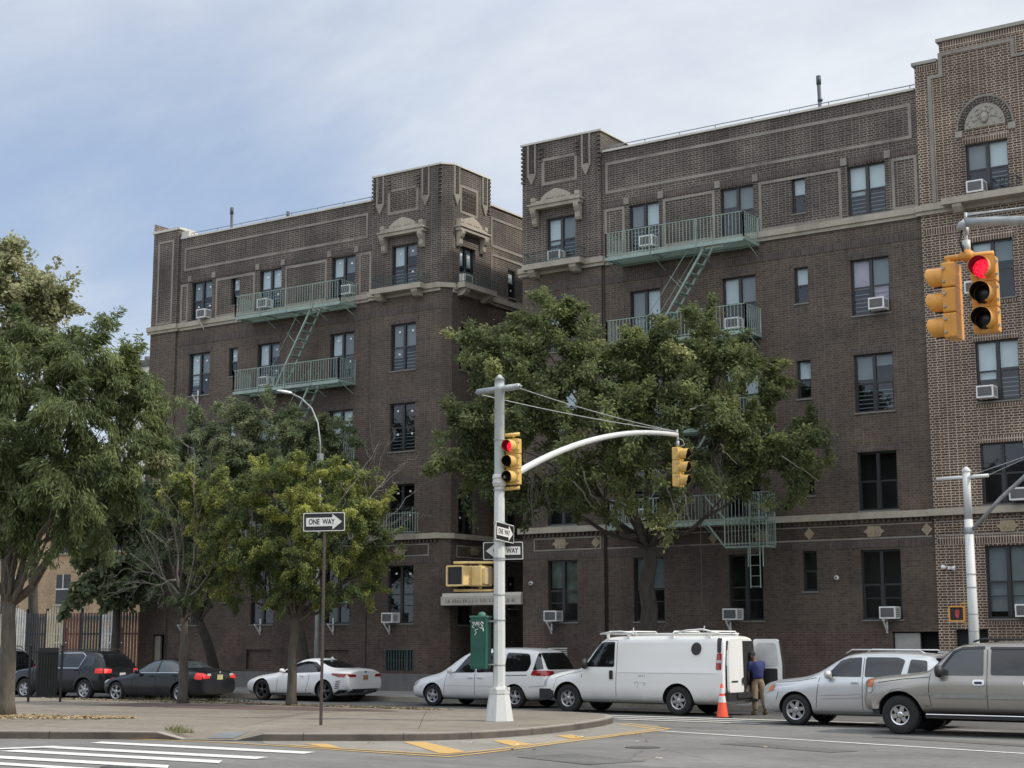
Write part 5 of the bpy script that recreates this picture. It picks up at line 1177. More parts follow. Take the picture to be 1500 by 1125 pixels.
def dress_sedan(c, lamp, gl='cglass2'):
    c.wheels(.895, .225, (5, .13, .02, .016), M['rim'], .21)
    c.patch('side_window', rnd([(1.62, .97), (1.98, 1.28), (2.22, 1.33), (2.44, 1.34), (2.46, .98)], .04), M[gl], both='LR', cuts=4)
    c.patch('side_window', rnd([(2.54, .98), (2.52, 1.34), (2.95, 1.32), (3.20, 1.24), (3.44, 1.02), (3.30, .99)], .05), M[gl], both='LR', cuts=4)
    c.patch('windshield', rnd([(-.66, 1.04), (.66, 1.04), (.54, 1.34), (-.54, 1.34)], .06), M[gl], 'F', .008, 4)
    c.patch('rear_window', rnd([(-.64, 1.12), (.64, 1.12), (.52, 1.34), (-.52, 1.34)], .06), M[gl], 'B', .008, 4)
    c.door([(1.45, .35), (1.52, .92)]); c.door([(2.50, .32), (2.50, .96)]); c.door([(3.32, .7), (3.42, .98)]); c.strip('window_trim', [(1.55, .955), (3.4, .975)], .015, M['chrome'])
    for sg, sd_ in ((-1, 'L'), (1, 'R')):
        c.patch('tail_lamp', rnd([(4.12, .80), (4.16, .97), (4.42, .96), (4.42, .76), (4.2, .76)], .03), M[lamp], sd_, .012, 3)
        c.patch('tail_lamp', rnd([(sg * .50, .80), (sg * .82, .78), (sg * .80, .93), (sg * .52, .93)], .03), M[lamp], 'B', .012, 3)
        c.patch('reverse_lamp', rnd([(sg * .46, .87), (sg * .66, .88), (sg * .64, .95), (sg * .47, .95)], .02), M['lamp_clear'], 'B', .02, 3)
        c.patch('headlamp', rnd([(.08, .60), (.14, .68), (.42, .74), (.30, .62)], .02), M['lamp_clear'], sd_, .01, 3)
    plate(c, .83, 0, 'plate_y', .14, .08); c.handle(2.30, .86); c.handle(3.28, .88); c.mirror(1.72, 1.0, .88, (.08, .10, .08)); c.patch('emblem', rnd([(-.035, .96), (.035, .96), (.035, 1.02), (-.035, 1.02)], .02), M['chrome'], 'B', .01, 1)
    c.patch('bumper_line', [(-.8, .545), (.8, .545), (.8, .56), (-.8, .56)], M['under'], 'B', .006, 3)
dress_sedan(sd1, 'lamp_lit')
sd1.place(-39.3, 37.6, R(5), -.06)
sd1.root.location = (-40.71 - .77 * math.cos(R(5)) + L / 2 * math.cos(R(5)) + .9 * math.sin(R(5)) * -1, 36.58 + .9 + .12, -.05)
sd2 = sedan('cream white sedan mostly hidden behind the black sedan', M['p_cream']); dress_sedan(sd2, 'lamp_red', 'cglass'); sd2.place(-41.2, 39.5, R(1), -.05); sd2.root.scale = (1, 1, .93)
# ---- dark compact SUVs
def suv(label, pm, L=4.70, H=1.68, lamp='lamp_lit', gl='cglass', fo=.92, wb=2.86, bodyname='suv', hw=.92, r=.36, group='vehicles in the street', rear='box'):
    k = H / 1.68
    st = [(0.0, .36, .72, .86, .52, .56, .50), (.05, .28, .76, .93, .66, .70, .62), (.20, .25, .80, .99, .77, .79, .70), (.48, .24, .86, 1.04, .875, .88, .77), (1.0, .23, .90, 1.08 * k, hw, hw, .78), (1.35, .23, .96, 1.16 * k, hw, hw, .77), (1.78, .23, 1.0, 1.42 * k, hw, hw - .01, .70), (2.12, .23, 1.02, 1.62 * k, hw, hw - .01, .67), (2.7, .23, 1.04, 1.67 * k, hw, hw - .01, .68), (3.7, .24, 1.06, 1.66 * k, hw, hw - .01, .68), (L - .50, .26, 1.08, 1.60 * k, hw, hw - .02, .66), (L - .24, .28, 1.08, 1.38 * k, hw - .02, hw - .04, .67), (L - .10, .30, 1.02, 1.14 * k, hw - .03, hw - .05, .74), (L - .02, .40, .92, 1.04 * k, hw - .08, hw - .1, .70)]
    return Car(bodyname, label, 'suv', L, st, pm, (fo, fo + wb), r, well=.07, group=group)
def dress_suv(c, lamp, platem, k=1.0, gl='cglass', rimm='rim', L=4.70, clad=True, chrome=True):
    hw = s_w([(0,) * 5 + (.92, 0)])
    c.wheels(.915, .225, (6, 0, .05, .035), M[rimm], .22)
    c.patch('side_window', rnd([(1.70, 1.12 * k), (2.04, 1.48 * k), (2.24, 1.54 * k), (2.56, 1.56 * k), (2.58, 1.12 * k)], .04), M[gl], both='LR', cuts=4)
    c.patch('side_window', rnd([(2.66, 1.12 * k), (2.66, 1.56 * k), (3.42, 1.56 * k), (3.60, 1.50 * k), (3.50, 1.12 * k)], .05), M[gl], both='LR', cuts=4)
    c.patch('side_window', rnd([(3.66, 1.14 * k), (3.72, 1.52 * k), (4.10, 1.49 * k), (4.14, 1.16 * k)], .05), M[gl], both='LR', cuts=4)
    if chrome: c.strip('window_trim', [(1.66, 1.09 * k), (3.48, 1.09 * k), (3.66, 1.50 * k), (3.45, 1.60 * k), (2.24, 1.585 * k), (2.02, 1.52 * k)], .022, M['chrome'])
    c.patch('windshield', rnd([(-.70, 1.18 * k), (.70, 1.18 * k), (.60, 1.56 * k), (-.60, 1.56 * k)], .06), M[gl], 'F', .008, 4)
    c.patch('rear_window', rnd([(-.74, 1.14 * k), (.74, 1.14 * k), (.62, 1.54 * k), (-.62, 1.54 * k)], .06), M['cglass'], 'B', .008, 4)
    c.door([(1.48, .42), (1.56, 1.1 * k)]); c.door([(2.62, .38), (2.62, 1.6 * k)]); c.door([(3.50, .7), (3.62, 1.1 * k)])
    if clad:
        c.strip('rocker_trim', [(1.4, .34), (3.34, .34)], .12, M['trimblk'])
        for ax in c.ax: c.strip('arch_trim', [(ax + (c.r + .105) * math.cos(R(a)), c.r + (c.r + .105) * math.sin(R(a))) for a in range(8, 173, 11)], .06, plain('dark grey arch', (.045, .045, .047), .6), off=.012)
    for sg, sd_ in ((-1, 'L'), (1, 'R')):
        c.patch('tail_lamp', rnd([(L - .42, .92 * k), (L - .42, 1.08 * k), (L - .14, 1.09 * k), (L - .10, .92 * k)], .03), M[lamp], sd_, .012, 3)
        c.patch('tail_lamp', rnd([(sg * .52, .93 * k), (sg * .84, .92 * k), (sg * .80, 1.07 * k), (sg * .52, 1.06 * k)], .03), M[lamp], 'B', .012, 3)
        c.patch('headlamp', rnd([(.08, .72), (.12, .86), (.44, .96), (.30, .76)], .02), M['lamp_clear'], sd_, .01, 3)
    plate(c, .86, 0, platem, .14, .075); c.handle(2.44, 1.0); c.handle(3.40, 1.02)
    c.mirror(1.82, 1.16 * k, .90, (.09, .11, .10)); c.patch('rear_bumper', rnd([(-.80, .42), (.80, .42), (.80, .60), (-.80, .60)], .04), M['trimblk'], 'B', .012, 3)
    mb = MB()
    for sg in (-1, 1): mb.tube([(2.15, sg * .62, 1.62 * k + .03), (2.3, sg * .62, 1.66 * k + .07), (3.9, sg * .62, 1.65 * k + .07), (4.05, sg * .62, 1.60 * k + .03)], .016, 6)
    c.bits('roof_rail', mb, M['trimblk'] if pm_dark(c) else M['p_silver'])
def pm_dark(c): return 'black' in c.pm.name
s1 = suv('black SUV with lit brake lamps parked between the iron gate and the black sedan', M['p_black']); dress_suv(s1, 'lamp_lit', 'plate_w')
s1.root.location = (-42.7 + .94 - L / 2 - .06 + .1, 36.56 + 1.0, -.06); s1.root.rotation_euler = (0, 0, R(4))
s2 = suv('black SUV cut off by the left edge of the picture, seen from behind', M['p_black'], H=1.80); dress_suv(s2, 'lamp_red', 'plate_w', 1.07, chrome=False, clad=False)
s2.patch('tailgate_trim', [(-.6, .70), (.6, .70), (.6, .725), (-.6, .725)], M['chrome'], 'B', .02, 3)
pp = at(22, 985, 57); s2.root.location = (pp.x - 2.3, pp.y + .1, -.08); s2.root.rotation_euler = (0, 0, R(4))
# ---- silver SUV (crossover)
s3 = suv('silver crossover SUV in the road, partly hidden by the pewter SUV', M['p_silver'], L=4.80, H=1.70, fo=.95); dress_suv(s3, 'lamp_red', 'plate_w', 1.012, rimm='rim', L=4.80, clad=False, chrome=False)
for pts in ([(1.62, .66), (2.58, .70)], [(2.66, .70), (3.4, .73)]): s3.strip('door_moulding', pts, .06, M['p_silver'], off=.02); s3.strip('door_moulding', [(a, b + .036) for a, b in pts], .012, M['chrome'], off=.022)
for sd_ in 'LR': s3.patch('turn_lamp', rnd([(.24, .76), (.26, .88), (.40, .94), (.38, .80)], .02), M['lamp_amber'], sd_, .016, 3)
s3.strip('rocker_trim', [(1.4, .30), (3.30, .30)], .08, M['trimblk']); s3.strip('door_handle_plate', [(2.36, 1.0), (2.52, 1.0)], .035, M['chrome'], off=.01)
mb = MB(); mb.prism([(4.30, 1.68), (4.72, 1.63), (4.62, 1.70), (4.34, 1.73)], -.60, .60, lambda a, b, t: (a, t, b)); s3.bits('roof_spoiler', mb, M['p_silver'])
s3.strip('bonnet_seam', [(.52, .98), (1.0, 1.02), (1.48, 1.10)], .010, M['under'])
s3.strip('bumper_seam', [(.46, .58), (.52, .78)], .012, M['under'])
s3.place(-15.47 - .95 + 2.40 + .05, 34.6 + .93)
# ---- large pewter SUV
L = 5.57
st = [(0.0, .50, .80, 1.0, .52, .56, .50), (.06, .46, .84, 1.12, .68, .72, .64), (.18, .45, .87, 1.15, .84, .86, .78), (.38, .44, .90, 1.18, .95, .95, .85), (1.0, .42, 1.0, 1.24, 1.0, 1.0, .87), (1.45, .42, 1.08, 1.30, 1.0, 1.0, .87), (1.62, .42, 1.10, 1.38, 1.0, 1.0, .86), (2.02, .42, 1.14, 1.80, 1.0, .99, .78), (2.25, .42, 1.14, 1.885, 1.0, .99, .79), (3.4, .42, 1.14, 1.92, 1.0, .99, .80), (4.9, .42, 1.14, 1.92, 1.0, .99, .80), (5.35, .44, 1.14, 1.86, .99, .98, .79), (5.52, .48, 1.12, 1.70, .97, .96, .80)]
yk = Car('suv', 'large pewter SUV at the right edge with chrome bumper and roof rails', 'suv', L, st, M['p_pewter'], (.94, 4.24), .405, well=.10)
yk.wheels(.985, .205, (6, 0, .052, .042), M['chrome'], .26)
yk.patch('side_window', rnd([(1.78, 1.24), (2.10, 1.70), (2.30, 1.78), (2.74, 1.79), (2.75, 1.24)], .05), M['cglass2'], both='LR', cuts=4)
yk.strip('window_visor', [(1.80, 1.32), (2.10, 1.72), (2.30, 1.80), (2.76, 1.81)], .05, M['trimblk'], off=.018)
yk.patch('side_window', rnd([(2.90, 1.25), (2.90, 1.79), (3.78, 1.79), (3.80, 1.25)], .05), M['cglass'], both='LR', cuts=4); yk.strip('window_visor', [(2.88, 1.80), (3.8, 1.80)], .05, M['trimblk'], off=.018)
yk.patch('side_window', rnd([(3.92, 1.25), (3.92, 1.79), (5.0, 1.78), (5.1, 1.25)], .05), M['cglass'], both='LR', cuts=4)
yk.patch('windshield', rnd([(-.74, 1.38), (.74, 1.38), (.66, 1.78), (-.66, 1.78)], .06), M['cglass2'], 'F', .008, 4)
yk.door([(1.66, .52), (1.60, .9), (1.62, 1.28)]); yk.door([(2.83, .50), (2.82, 1.84)]); yk.door([(3.86, .50), (3.86, 1.84)])
for a, b in ((1.72, 2.79), (2.87, 3.80), (4.75, 5.3)): yk.strip('door_moulding', [(a, .82), (b, .82)], .085, plain('brushed strip', (.36, .36, .35), .3, .6), off=.02); 
yk.strip('door_moulding', [(1.36, .855), (1.66, .855)], .035, plain('brushed strip b', (.36, .36, .35), .3, .6), off=.016)
mb = MB(); mb.box((1.55, -1.10, .36), (3.85, -.86, .42)); mb.box((1.55, .86, .36), (3.85, 1.10, .42)); yk.bits('running_board', mb, M['trimblk'])
mb = MB(); mb.tube([(1.56, -1.11, .44), (3.86, -1.11, .44)], .012, 5); yk.bits('running_board_edge', mb, M['chrome'])
mb = MB()
for t0_, t1_ in ((-.95, -.7), (-.7, -.45), (-.45, .45), (.45, .7), (.7, .95)): mb.prism(rnd([(-.10, .52), (.08, .52), (.10, .60), (.10, .76), (.08, .84), (-.06, .84), (-.14, .76)], .05), t0_, t1_, lambda a, b, t: (a * .8 + .10 + (.62 * max(0, abs(t) - .45)) , t, b))
yk.bits('front_bumper', mb, M['chrome'])
mb = MB(); mb.prism([(.3, .40), (.46, .40), (.46, .52), (.3, .52)], -.86, .86, lambda a, b, t: (a, t, b)); yk.bits('bumper_valance', mb, M['trimblk'])
for sd_ in 'LR': yk.patch('turn_lamp', rnd([(.20, .98), (.20, 1.14), (.33, 1.13), (.33, .98)], .02), M['lamp_amber'], sd_, .014, 3); yk.patch('headlamp', rnd([(.20, .86), (.20, .965), (.33, .965), (.31, .86)], .02), M['lamp_clear'], sd_, .014, 3)
yk.patch('grille', rnd([(-.5, .90), (.5, .90), (.5, 1.12), (-.5, 1.12)], .04), M['chrome'], 'F', .012, 3)
for x in (2.68, 3.72):
    for hw_ in 'LR': yk.patch('door_handle', rnd([(x - .15, 1.04), (x + .10, 1.04), (x + .10, 1.16), (x - .15, 1.16)], .05), M['chrome'], hw_, .016, 3); yk.patch('handle_recess', rnd([(x - .11, 1.07), (x + .05, 1.07), (x + .05, 1.12), (x - .11, 1.12)], .02), M['trimblk'], hw_, .022, 3)
yk.mirror(1.86, 1.32, 1.0, (.09, .13, .13), M['trimblk'])
mb = MB()
for sg in (-1, 1): mb.tube([(2.5, sg * .70, 1.93), (2.7, sg * .70, 1.99), (4.9, sg * .70, 1.99), (5.1, sg * .70, 1.93)], .02, 6)
yk.bits('roof_rail', mb, M['trimblk'])
mb = MB(); mb.tube([(2.15 + .07 * math.cos(R(a)), -.42 + .17 * math.sin(R(a)), 1.34 + .16 * math.cos(R(a))) for a in range(0, 361, 30)], .014, 5); yk.bits('steering_wheel', mb, M['trimblk'])
for sd_ in 'LR':
    pts = [(.94 + (.405 + .14) * math.cos(R(a)), .405 + (.405 + .12) * math.sin(R(a))) for a in range(15, 170, 10)]; yk.strip('arch_lip', pts, .05, M['p_pewter'], sd_, .014)
yk.strip('bonnet_seam', [(.45, 1.07), (1.0, 1.15), (1.60, 1.20)], .012, M['under'])
yk.strip('fender_seam', [(1.62, .60), (1.40, .60)], .01, M['under'])
yk.place(-12.11 - .94 + L / 2 + .0, 32.5 + 1.0)
# ================================================================ traffic lights, poles and signs
M['pole'] = None
def pole_paint(name, c, c2):
    m, nt, b = nodes(name); v = texco(nt); n = noise(nt, v, 3.0, 7, 0.7, (4, 4, .9)); f = noise(nt, v, 22, 4)
    base = ramp(nt, n, [(0.40, c), (0.60, c), (0.66, c2), (0.75, tuple(x * .8 for x in c2))]); base = mixc(nt, .5, base, ramp(nt, f, [(.3, (.85,) * 3), (.7, (1.08,) * 3)]), 'MULTIPLY')
    nt.links.new(base, b.inputs['Base Color']); b.inputs['Roughness'].default_value = .55; bump(nt, b, n, .2, .01); return m
M['pole'] = pole_paint('pale grey pole paint', (.56, .575, .56), (.47, .48, .47)); M['pole_old'] = pole_paint('peeling pole paint', (.42, .46, .46), (.13, .155, .155))
M['sig_y'] = grime('signal yellow', (.64, .42, .125)); M['sig_o'] = grime('signal amber yellow', (.68, .31, .05))
M['ped_y'] = plain('crossing signal yellow', (.60, .45, .20), .5, var=.1); M['ped_back'] = plain('crossing signal back', (.42, .32, .18), .6, var=.1)
M['lens_off'] = plain('dark lens', (.012, .012, .011), .3)
m, nt_, b_ = nodes('lit red led'); v_ = texco(nt_); vo = nt_.nodes.new('ShaderNodeTexVoronoi'); vo.inputs['Scale'].default_value = 42; nt_.links.new(v_, vo.inputs['Vector'])
nt_.links.new(ramp(nt_, vo.outputs['Distance'], [(0.25, (1, .03, .08)), (.6, (.55, .005, .02))]), b_.inputs['Emission Color']); b_.inputs['Emission Strength'].default_value = 1.1; b_.inputs['Base Color'].default_value = (.5, .01, .02, 1); M['led'] = m
M['cabinet'] = plain('dark green cabinet', (.012, .085, .060), .5, var=.2, scale=3); M['cab_top'] = plain('pale green cap', (.06, .17, .12), .5)
M['post'] = plain('brown steel post', (.045, .032, .028), .6, var=.3, scale=12); M['sign_black'] = plain('sign black', (.012, .012, .014), .45); M['sign_white'] = plain('sign white', (.62, .62, .60), .5, var=.06)
M['galv'] = plain('galvanised steel', (.33, .35, .35), .5, .3, var=.2)
def frame(o, facing):     # T(right, forward, up) for something at o that looks along facing
    f = Vector((facing[0], facing[1], 0)).normalized(); r_ = Vector((-f.y, f.x, 0))     # right seen from behind the thing's back... lateral axis
    return lambda a, b, c: Vector(o) * 0 + r_ * a + f * b + Vector((0, 0, c))
def signal(name, loc, facing, label, lit, ym, h=1.07, wd=.34, group='traffic lights', brackets=True):
    """three lamp traffic light; loc is the top centre"""
    root = empty(name, loc, 0, label, 'traffic light', group); T = frame(loc, facing); s = h / 3
    mb = MB()
    for k in range(3):
        z1 = -k * s; z0 = z1 - s + .006
        mb.prism(rnd([(-wd / 2, z0), (wd / 2, z0), (wd / 2, z1), (-wd / 2, z1)], .03), -.09, .085, lambda a, b, t: T(a, t, b))
    o = mb.build('housing', ym, root)
    for k in range(3):
        zc = -(k + .5) * s; r_ = wd * .425
        mb = MB(); n = 26; a0, a1 = R(-68), R(248)            # cut-away visor
        V = []; F = []
        for i in range(n + 1):
            a = a0 + (a1 - a0) * i / n; d = .335 - .07 * max(0, -math.sin(a)) 
            for rr_, bb in ((r_, .086), (r_ * .985, d), (r_ * .95, d), (r_ * .965, .086)): V.append(T(rr_ * math.cos(a), bb, zc + rr_ * math.sin(a)))
        for i in range(n):
            for j in range(4): F.append((i * 4 + j, i * 4 + (j + 1) % 4, (i + 1) * 4 + (j + 1) % 4, (i + 1) * 4 + j))
        mb.smooth = False; mb.cm = 0; mb.add(V, F); vm = mb.build('visor', [ym, M['black']], root)
        for p in vm.data.polygons:
            if p.index % 4 in (2,): p.material_index = 1
        mb = MB(); mb.lathe([(r_ * .93, .088), (r_ * .8, .115), (r_ * .4, .13), (.004, .135)], 20, lambda a, b, t: T(a, t, zc + b)); mb.build('lens', M['led'] if (lit and k == 0) else M['lens_off'], root)
    mb = MB()
    for k in range(3):
        zc = -(k + .5) * s
        for sg in (-1, 1):
            for dz in (-.09, .09): mb.box((sg * (wd / 2 + .001), .04, zc + dz - .015), (sg * (wd / 2 + .025), .075, zc + dz + .015), T)
    mb.build('latch', M['galv'], root); return root, T
PX, PY = -20.63, 29.98
pole = empty('traffic_signal_pole', (PX, PY, .146), 0, 'white signal pole with curved mast arm on the tip of the traffic island', 'signal pole', 'signal poles')
LP = lambda x, y, z: Vector((x - PX, y - PY, z - .146))
ad = Vector((.137, .99, 0)).normalized()             # the arm points away across the street
cbd = Vector((.99, -.137, 0)).normalized()
rot45 = R(34 + 22)
def octa(r_, ph=0): return [(r_ * math.cos(R(45 * k + 22.5) + ph), r_ * math.sin(R(45 * k + 22.5) + ph)) for k in range(8)]
def octprism(mb, r0, z0, r1, z1):
    a = octa(r0); b = octa(r1); vs = [(x, y, z0 - .146) for x, y in a] + [(x, y, z1 - .146) for x, y in b]
    mb.add(vs, [tuple(range(8))[::-1], tuple(range(8, 16))] + [(i, (i + 1) % 8, 8 + (i + 1) % 8, 8 + i) for i in range(8)])
mb = MB(); octprism(mb, .335, .15, .235, .76); octprism(mb, .25, .76, .25, .86); octprism(mb, .19, .86, .175, .92)
for k in range(4): a = R(90 * k + 10); mb.box((.21 * math.cos(a) - .04, .21 * math.sin(a) - .04, .70), (.21 * math.cos(a) + .04, .21 * math.sin(a) + .04, .76))
mb.build('base', M['pole'], pole)
mb = MB(); octprism(mb, .145, .92, .122, 5.55); mb.build('pole', M['pole'], pole)
mb = MB(); mb.lathe([(.14, 5.36), (.155, 5.38), (.155, 5.62), (.14, 5.64)], 20, lambda a, b, t: (a, b, t)); mb.lathe([(.165, 5.42), (.165, 5.46)], 20, lambda a, b, t: (a, b, t)); mb.lathe([(.165, 5.54), (.165, 5.58)], 20, lambda a, b, t: (a, b, t)); mb.build('collar', M['pole'], pole)
mb = MB(); mb.lathe([(.120, 5.5), (.116, 7.62), (.13, 7.63), (.13, 7.72), (.115, 7.74), (.115, 7.88), (.135, 7.88), (.03, 8.0), (.001, 8.01)], 20, lambda a, b, t: (a, b, t), cap=False); mb.build('upper_pole', M['pole_old'], pole)
mb = MB(); a = -cbd * .70; b = cbd * .62; mb.tube([Vector((a.x, a.y, 7.66)), Vector((b.x, b.y, 7.66))], .075, 12)
mb.tube([Vector((a.x, a.y, 7.66)) - cbd * .08, Vector((a.x, a.y, 7.66)), ], .022, 6); mb.tube([Vector((b.x, b.y, 7.66)) + cbd * .08, Vector((b.x, b.y, 7.66))], .022, 6); mb.build('crossbar', M['galv'], pole)
AE = ad * 7.05                                        # arm end
mb = MB(); pts = []
for i in range(17):
    t = i / 16; hgt = 5.5 + 1.78 * (1 - (1 - t) ** 2.0); p = ad * (.12 + 6.95 * t); pts.append(Vector((p.x, p.y, hgt - .02)))
mb.tube(pts, .07, 12, rs=[.085 - .025 * i / 16 for i in range(17)]); armo = mb.build('mast_arm', M['pole'], pole)
mb = MB(); e = pts[-1]
for q in (a, b):
    P0 = Vector((q.x, q.y, 7.62)); P1 = Vector((e.x, e.y, e.z + .09)); mb.tube([P0.lerp(P1, t) - Vector((0, 0, .28 * t * (1 - t))) for t in [i / 10 for i in range(11)]], .0125, 5)
mb.tube([Vector((e.x, e.y, e.z - .02)), Vector((e.x, e.y, e.z + .14))], .03, 6); mb.build('guy_wire', M['galv'], pole)
mb = MB()
for z in (4.66, 4.24, 3.84, 2.42, 1.40, 6.60, 5.42, 3.80, 3.0): mb.lathe([(.142, z - .016), (.146, z), (.142, z + .016)], 16, lambda a_, b_, t: (a_, b_, t - .146), cap=False)
mb.build('steel_band', M['galv'], pole)
SF = (.05, -1.0)
side = Vector((-SF[1], SF[0], 0)).normalized()       # lateral
side = Vector((.824, .567, 0)); sp_ = Vector((PX, PY, 6.62)) + side * .33
sg1, T1 = signal('traffic_light', sp_, SF, 'yellow traffic light with its red lamp lit, fixed beside the white signal pole', True, M['sig_y'], 1.08, .33)
mb = MB()
for z in (.10, -1.16):
    c0 = Vector(sp_); d0 = Vector((PX, PY, 0)) - Vector((c0.x, c0.y, 0)); mb.tube([Vector((d0.x * .75, d0.y * .75, z - .02)), Vector((-d0.x * .45, -d0.y * .45, z + .02))], .045, 8); mb.tube([Vector((0, 0, z)), Vector((0, 0, z + (.05 if z < 0 else -.06)))], .04, 8)
mb.build('bracket', M['sig_y'], sg1)
ep = Vector((PX, PY, .146)) + pts[-1] + ad * .02
tp = ep + Vector((0, 0, -.34))
sg2, T2 = signal('traffic_light', tp, (1.0, .02), 'yellow traffic light hanging at the end of the curved mast arm, seen from the side', False, M['sig_y'], 1.06, .33)
mb = MB(); mb.tube([(0, 0, .30), (0, 0, .16)], .03, 8); mb.tube([(0, 0, .18), (0, 0, .02)], .05, 8); mb.tube([T2(0, .02, .25), T2(.12, .1, .2), T2(.16, .12, .08), T2(.02, .05, .03)], .012, 6); mb.build('hanger', M['galv'], sg2)
# crossing signals on the pole
def ped(loc, facing, label, ym, lit=False, sz=.46, group='crossing signals'):
    root = empty('crossing_signal', loc, 0, label, 'crossing signal', group); T = frame(loc, facing); h = sz / 2
    mb = MB(); mb.prism(rnd([(-h, -h), (h, -h), (h, h), (-h, h)], .03), -.16, .10, lambda a, b, t: T(a, t, b)); mb.prism(rnd([(-h * .8, -h * .8), (h * .8, -h * .8), (h * .8, h * .8), (-h * .8, h * .8)], .03), -.22, -.161, lambda a, b, t: T(a, t, b)); mb.build('housing', ym, root)
    mb = MB(); 
    o = rnd([(-h - .01, -h - .01), (h + .01, -h - .01), (h + .01, h + .01), (-h - .01, h + .01)], .04); i_ = rnd([(-h + .03, -h + .03), (h - .03, -h + .03), (h - .03, h - .03), (-h + .03, h - .03)], .03); n = len(o)
    V = [T(x, .101, y) for x, y in o] + [T(x, .15, y) for x, y in o] + [T(x, .15, y) for x, y in i_] + [T(x, .101, y) for x, y in i_]; F = []
    for k in range(3):
        for j in range(n): F.append((k * n + j, k * n + (j + 1) % n, (k + 1) * n + (j + 1) % n, (k + 1) * n + j))
    mb.add(V, F); mb.build('bezel', ym, root)
    mb = MB(); mb.prism([(x, y) for x, y in i_], .101, .115, lambda a, b, t: T(a, t, b)); mb.build('screen', plain('dark screen', (.02, .02, .021), .35), root)
    if lit:
        mb = MB(); m, nt, b = nodes('dim orange hand'); b.inputs['Base Color'].default_value = (.3, .03, .03, 1); b.inputs['Emission Color'].default_value = (.8, .10, .12, 1); b.inputs['Emission Strength'].default_value = .10
        mb.prism(rnd([(-.02, -.11), (.05, -.11), (.06, .0), (-.04, .0)], .02), .118, .122, lambda a, b, t: T(a, t, b))
        for k in range(4): mb.prism([(-.045 + k * .03, .0), (-.022 + k * .03, .0), (-.020 + k * .031, .09 + .02 * (k in (1, 2))), (-.042 + k * .031, .09 + .02 * (k in (1, 2)))], .118, .122, lambda a, b, t: T(a, t, b))
        mb.build('hand_symbol', m, root)
    return root, T
pc = Vector((PX, PY, 3.43)); lf = Vector((-.824, -.567, 0)); tc_ = Vector((.57, -.82, 0))
p1, Tq = ped(pc + lf * .95 + tc_ * .05, (.05, -1.0), 'yellow crossing signal with a dark blank screen facing the viewer, left of the white pole', M['ped_y'])
p2, Tr = ped(pc + lf * .44 - tc_ * .10, (-1.0, -.05), 'yellow crossing signal turned away, showing its tan back, right beside the white pole', M['ped_y'])
for k in p2.children:
    if k.name.startswith('housing'): pass
mb = MB(); mb.prism(rnd([(-.17, -.19), (.17, -.19), (.17, .19), (-.17, .19)], .03), -.235, -.221, lambda a, b, t: Tr(a, t, b)); mb.build('back_panel', M['ped_back'], p2)
mb = MB()
q_ = (lf * .62, -lf * .44)
for z in (.31, -.33): mb.tube([q_[0] + Vector((0, 0, z)), q_[1] + tc_ * .1 + Vector((0, 0, z))], .03, 8); mb.tube([Vector((0, 0, z)), Vector((0, 0, z * .72))], .035, 8)
mb.build('bracket', M['ped_y'], p2)
# green controller cabinet
cl = pc + lf * .44 + Vector((0, 0, 1.32 - 3.43)) - tc_ * .02
cab = empty('control_cabinet', cl, 0, 'tall dark green cabinet with white graffiti, strapped to the white signal pole', 'cabinet'); Tc = frame(cl, (tc_ * .94 + lf * .34)[:2])
mb = MB(); mb.prism(rnd([(-.17, 0), (.20, 0), (.20, 1.16), (-.17, 1.16)], .015), -.2, .17, lambda a, b, t: Tc(a, t, b)); mb.build('body', M['cabinet'], cab)
mb = MB(); mb.prism([(-.19, 1.161), (.22, 1.161), (.22, 1.20), (-.19, 1.20)], -.22, .19, lambda a, b, t: Tc(a, t, b)); mb.lathe([(.10, 1.2), (.095, 1.24), (.06, 1.28), (.001, 1.295)], 14, lambda a, b, t: Tc(a + .05, b, t), cap=False); mb.build('cap', M['cab_top'], cab)
mb = MB(); mb.prism(rnd([(-.14, .04), (.17, .04), (.17, 1.12), (-.14, 1.12)], .02), .171, .185, lambda a, b, t: Tc(a, t, b)); dr = mb.build('door', M['cabinet'], cab)
mb = MB()
def scr(pts): mb.tube([Tc(x, .192, y) for x, y in pts], .011, 5)
# the tag: loose white letter strokes
sgn = -1
for pts_ in ([(.15, 1.02), (.10, 1.06), (.08, 1.02), (.13, .97), (.10, .91), (.06, .93)], [(.04, .95), (.04, 1.06), (.0, 1.05), (.01, 1.0), (.04, 1.0)], [(-.01, 1.06), (-.03, .97), (-.06, 1.04)], [(-.07, 1.05), (-.12, 1.05), (-.08, 1.0), (-.12, .94), (-.07, .92)], [(.02, .90), (-.06, .87), (-.02, .82), (-.06, .76)], [(.14, .93), (.15, .85)]): scr([(x * sgn * -1, y) for x, y in pts_])
mb.build('graffiti', M['sign_white'], cab)
mb = MB(); [mb.box((-.25, -.02, z), (-.12, .02, z + .03), Tc) or mb.box((.12, -.02, z), (.42, .02, z + .03), Tc) for z in (.08, 1.06)]; mb.build('strap', M['galv'], cab)
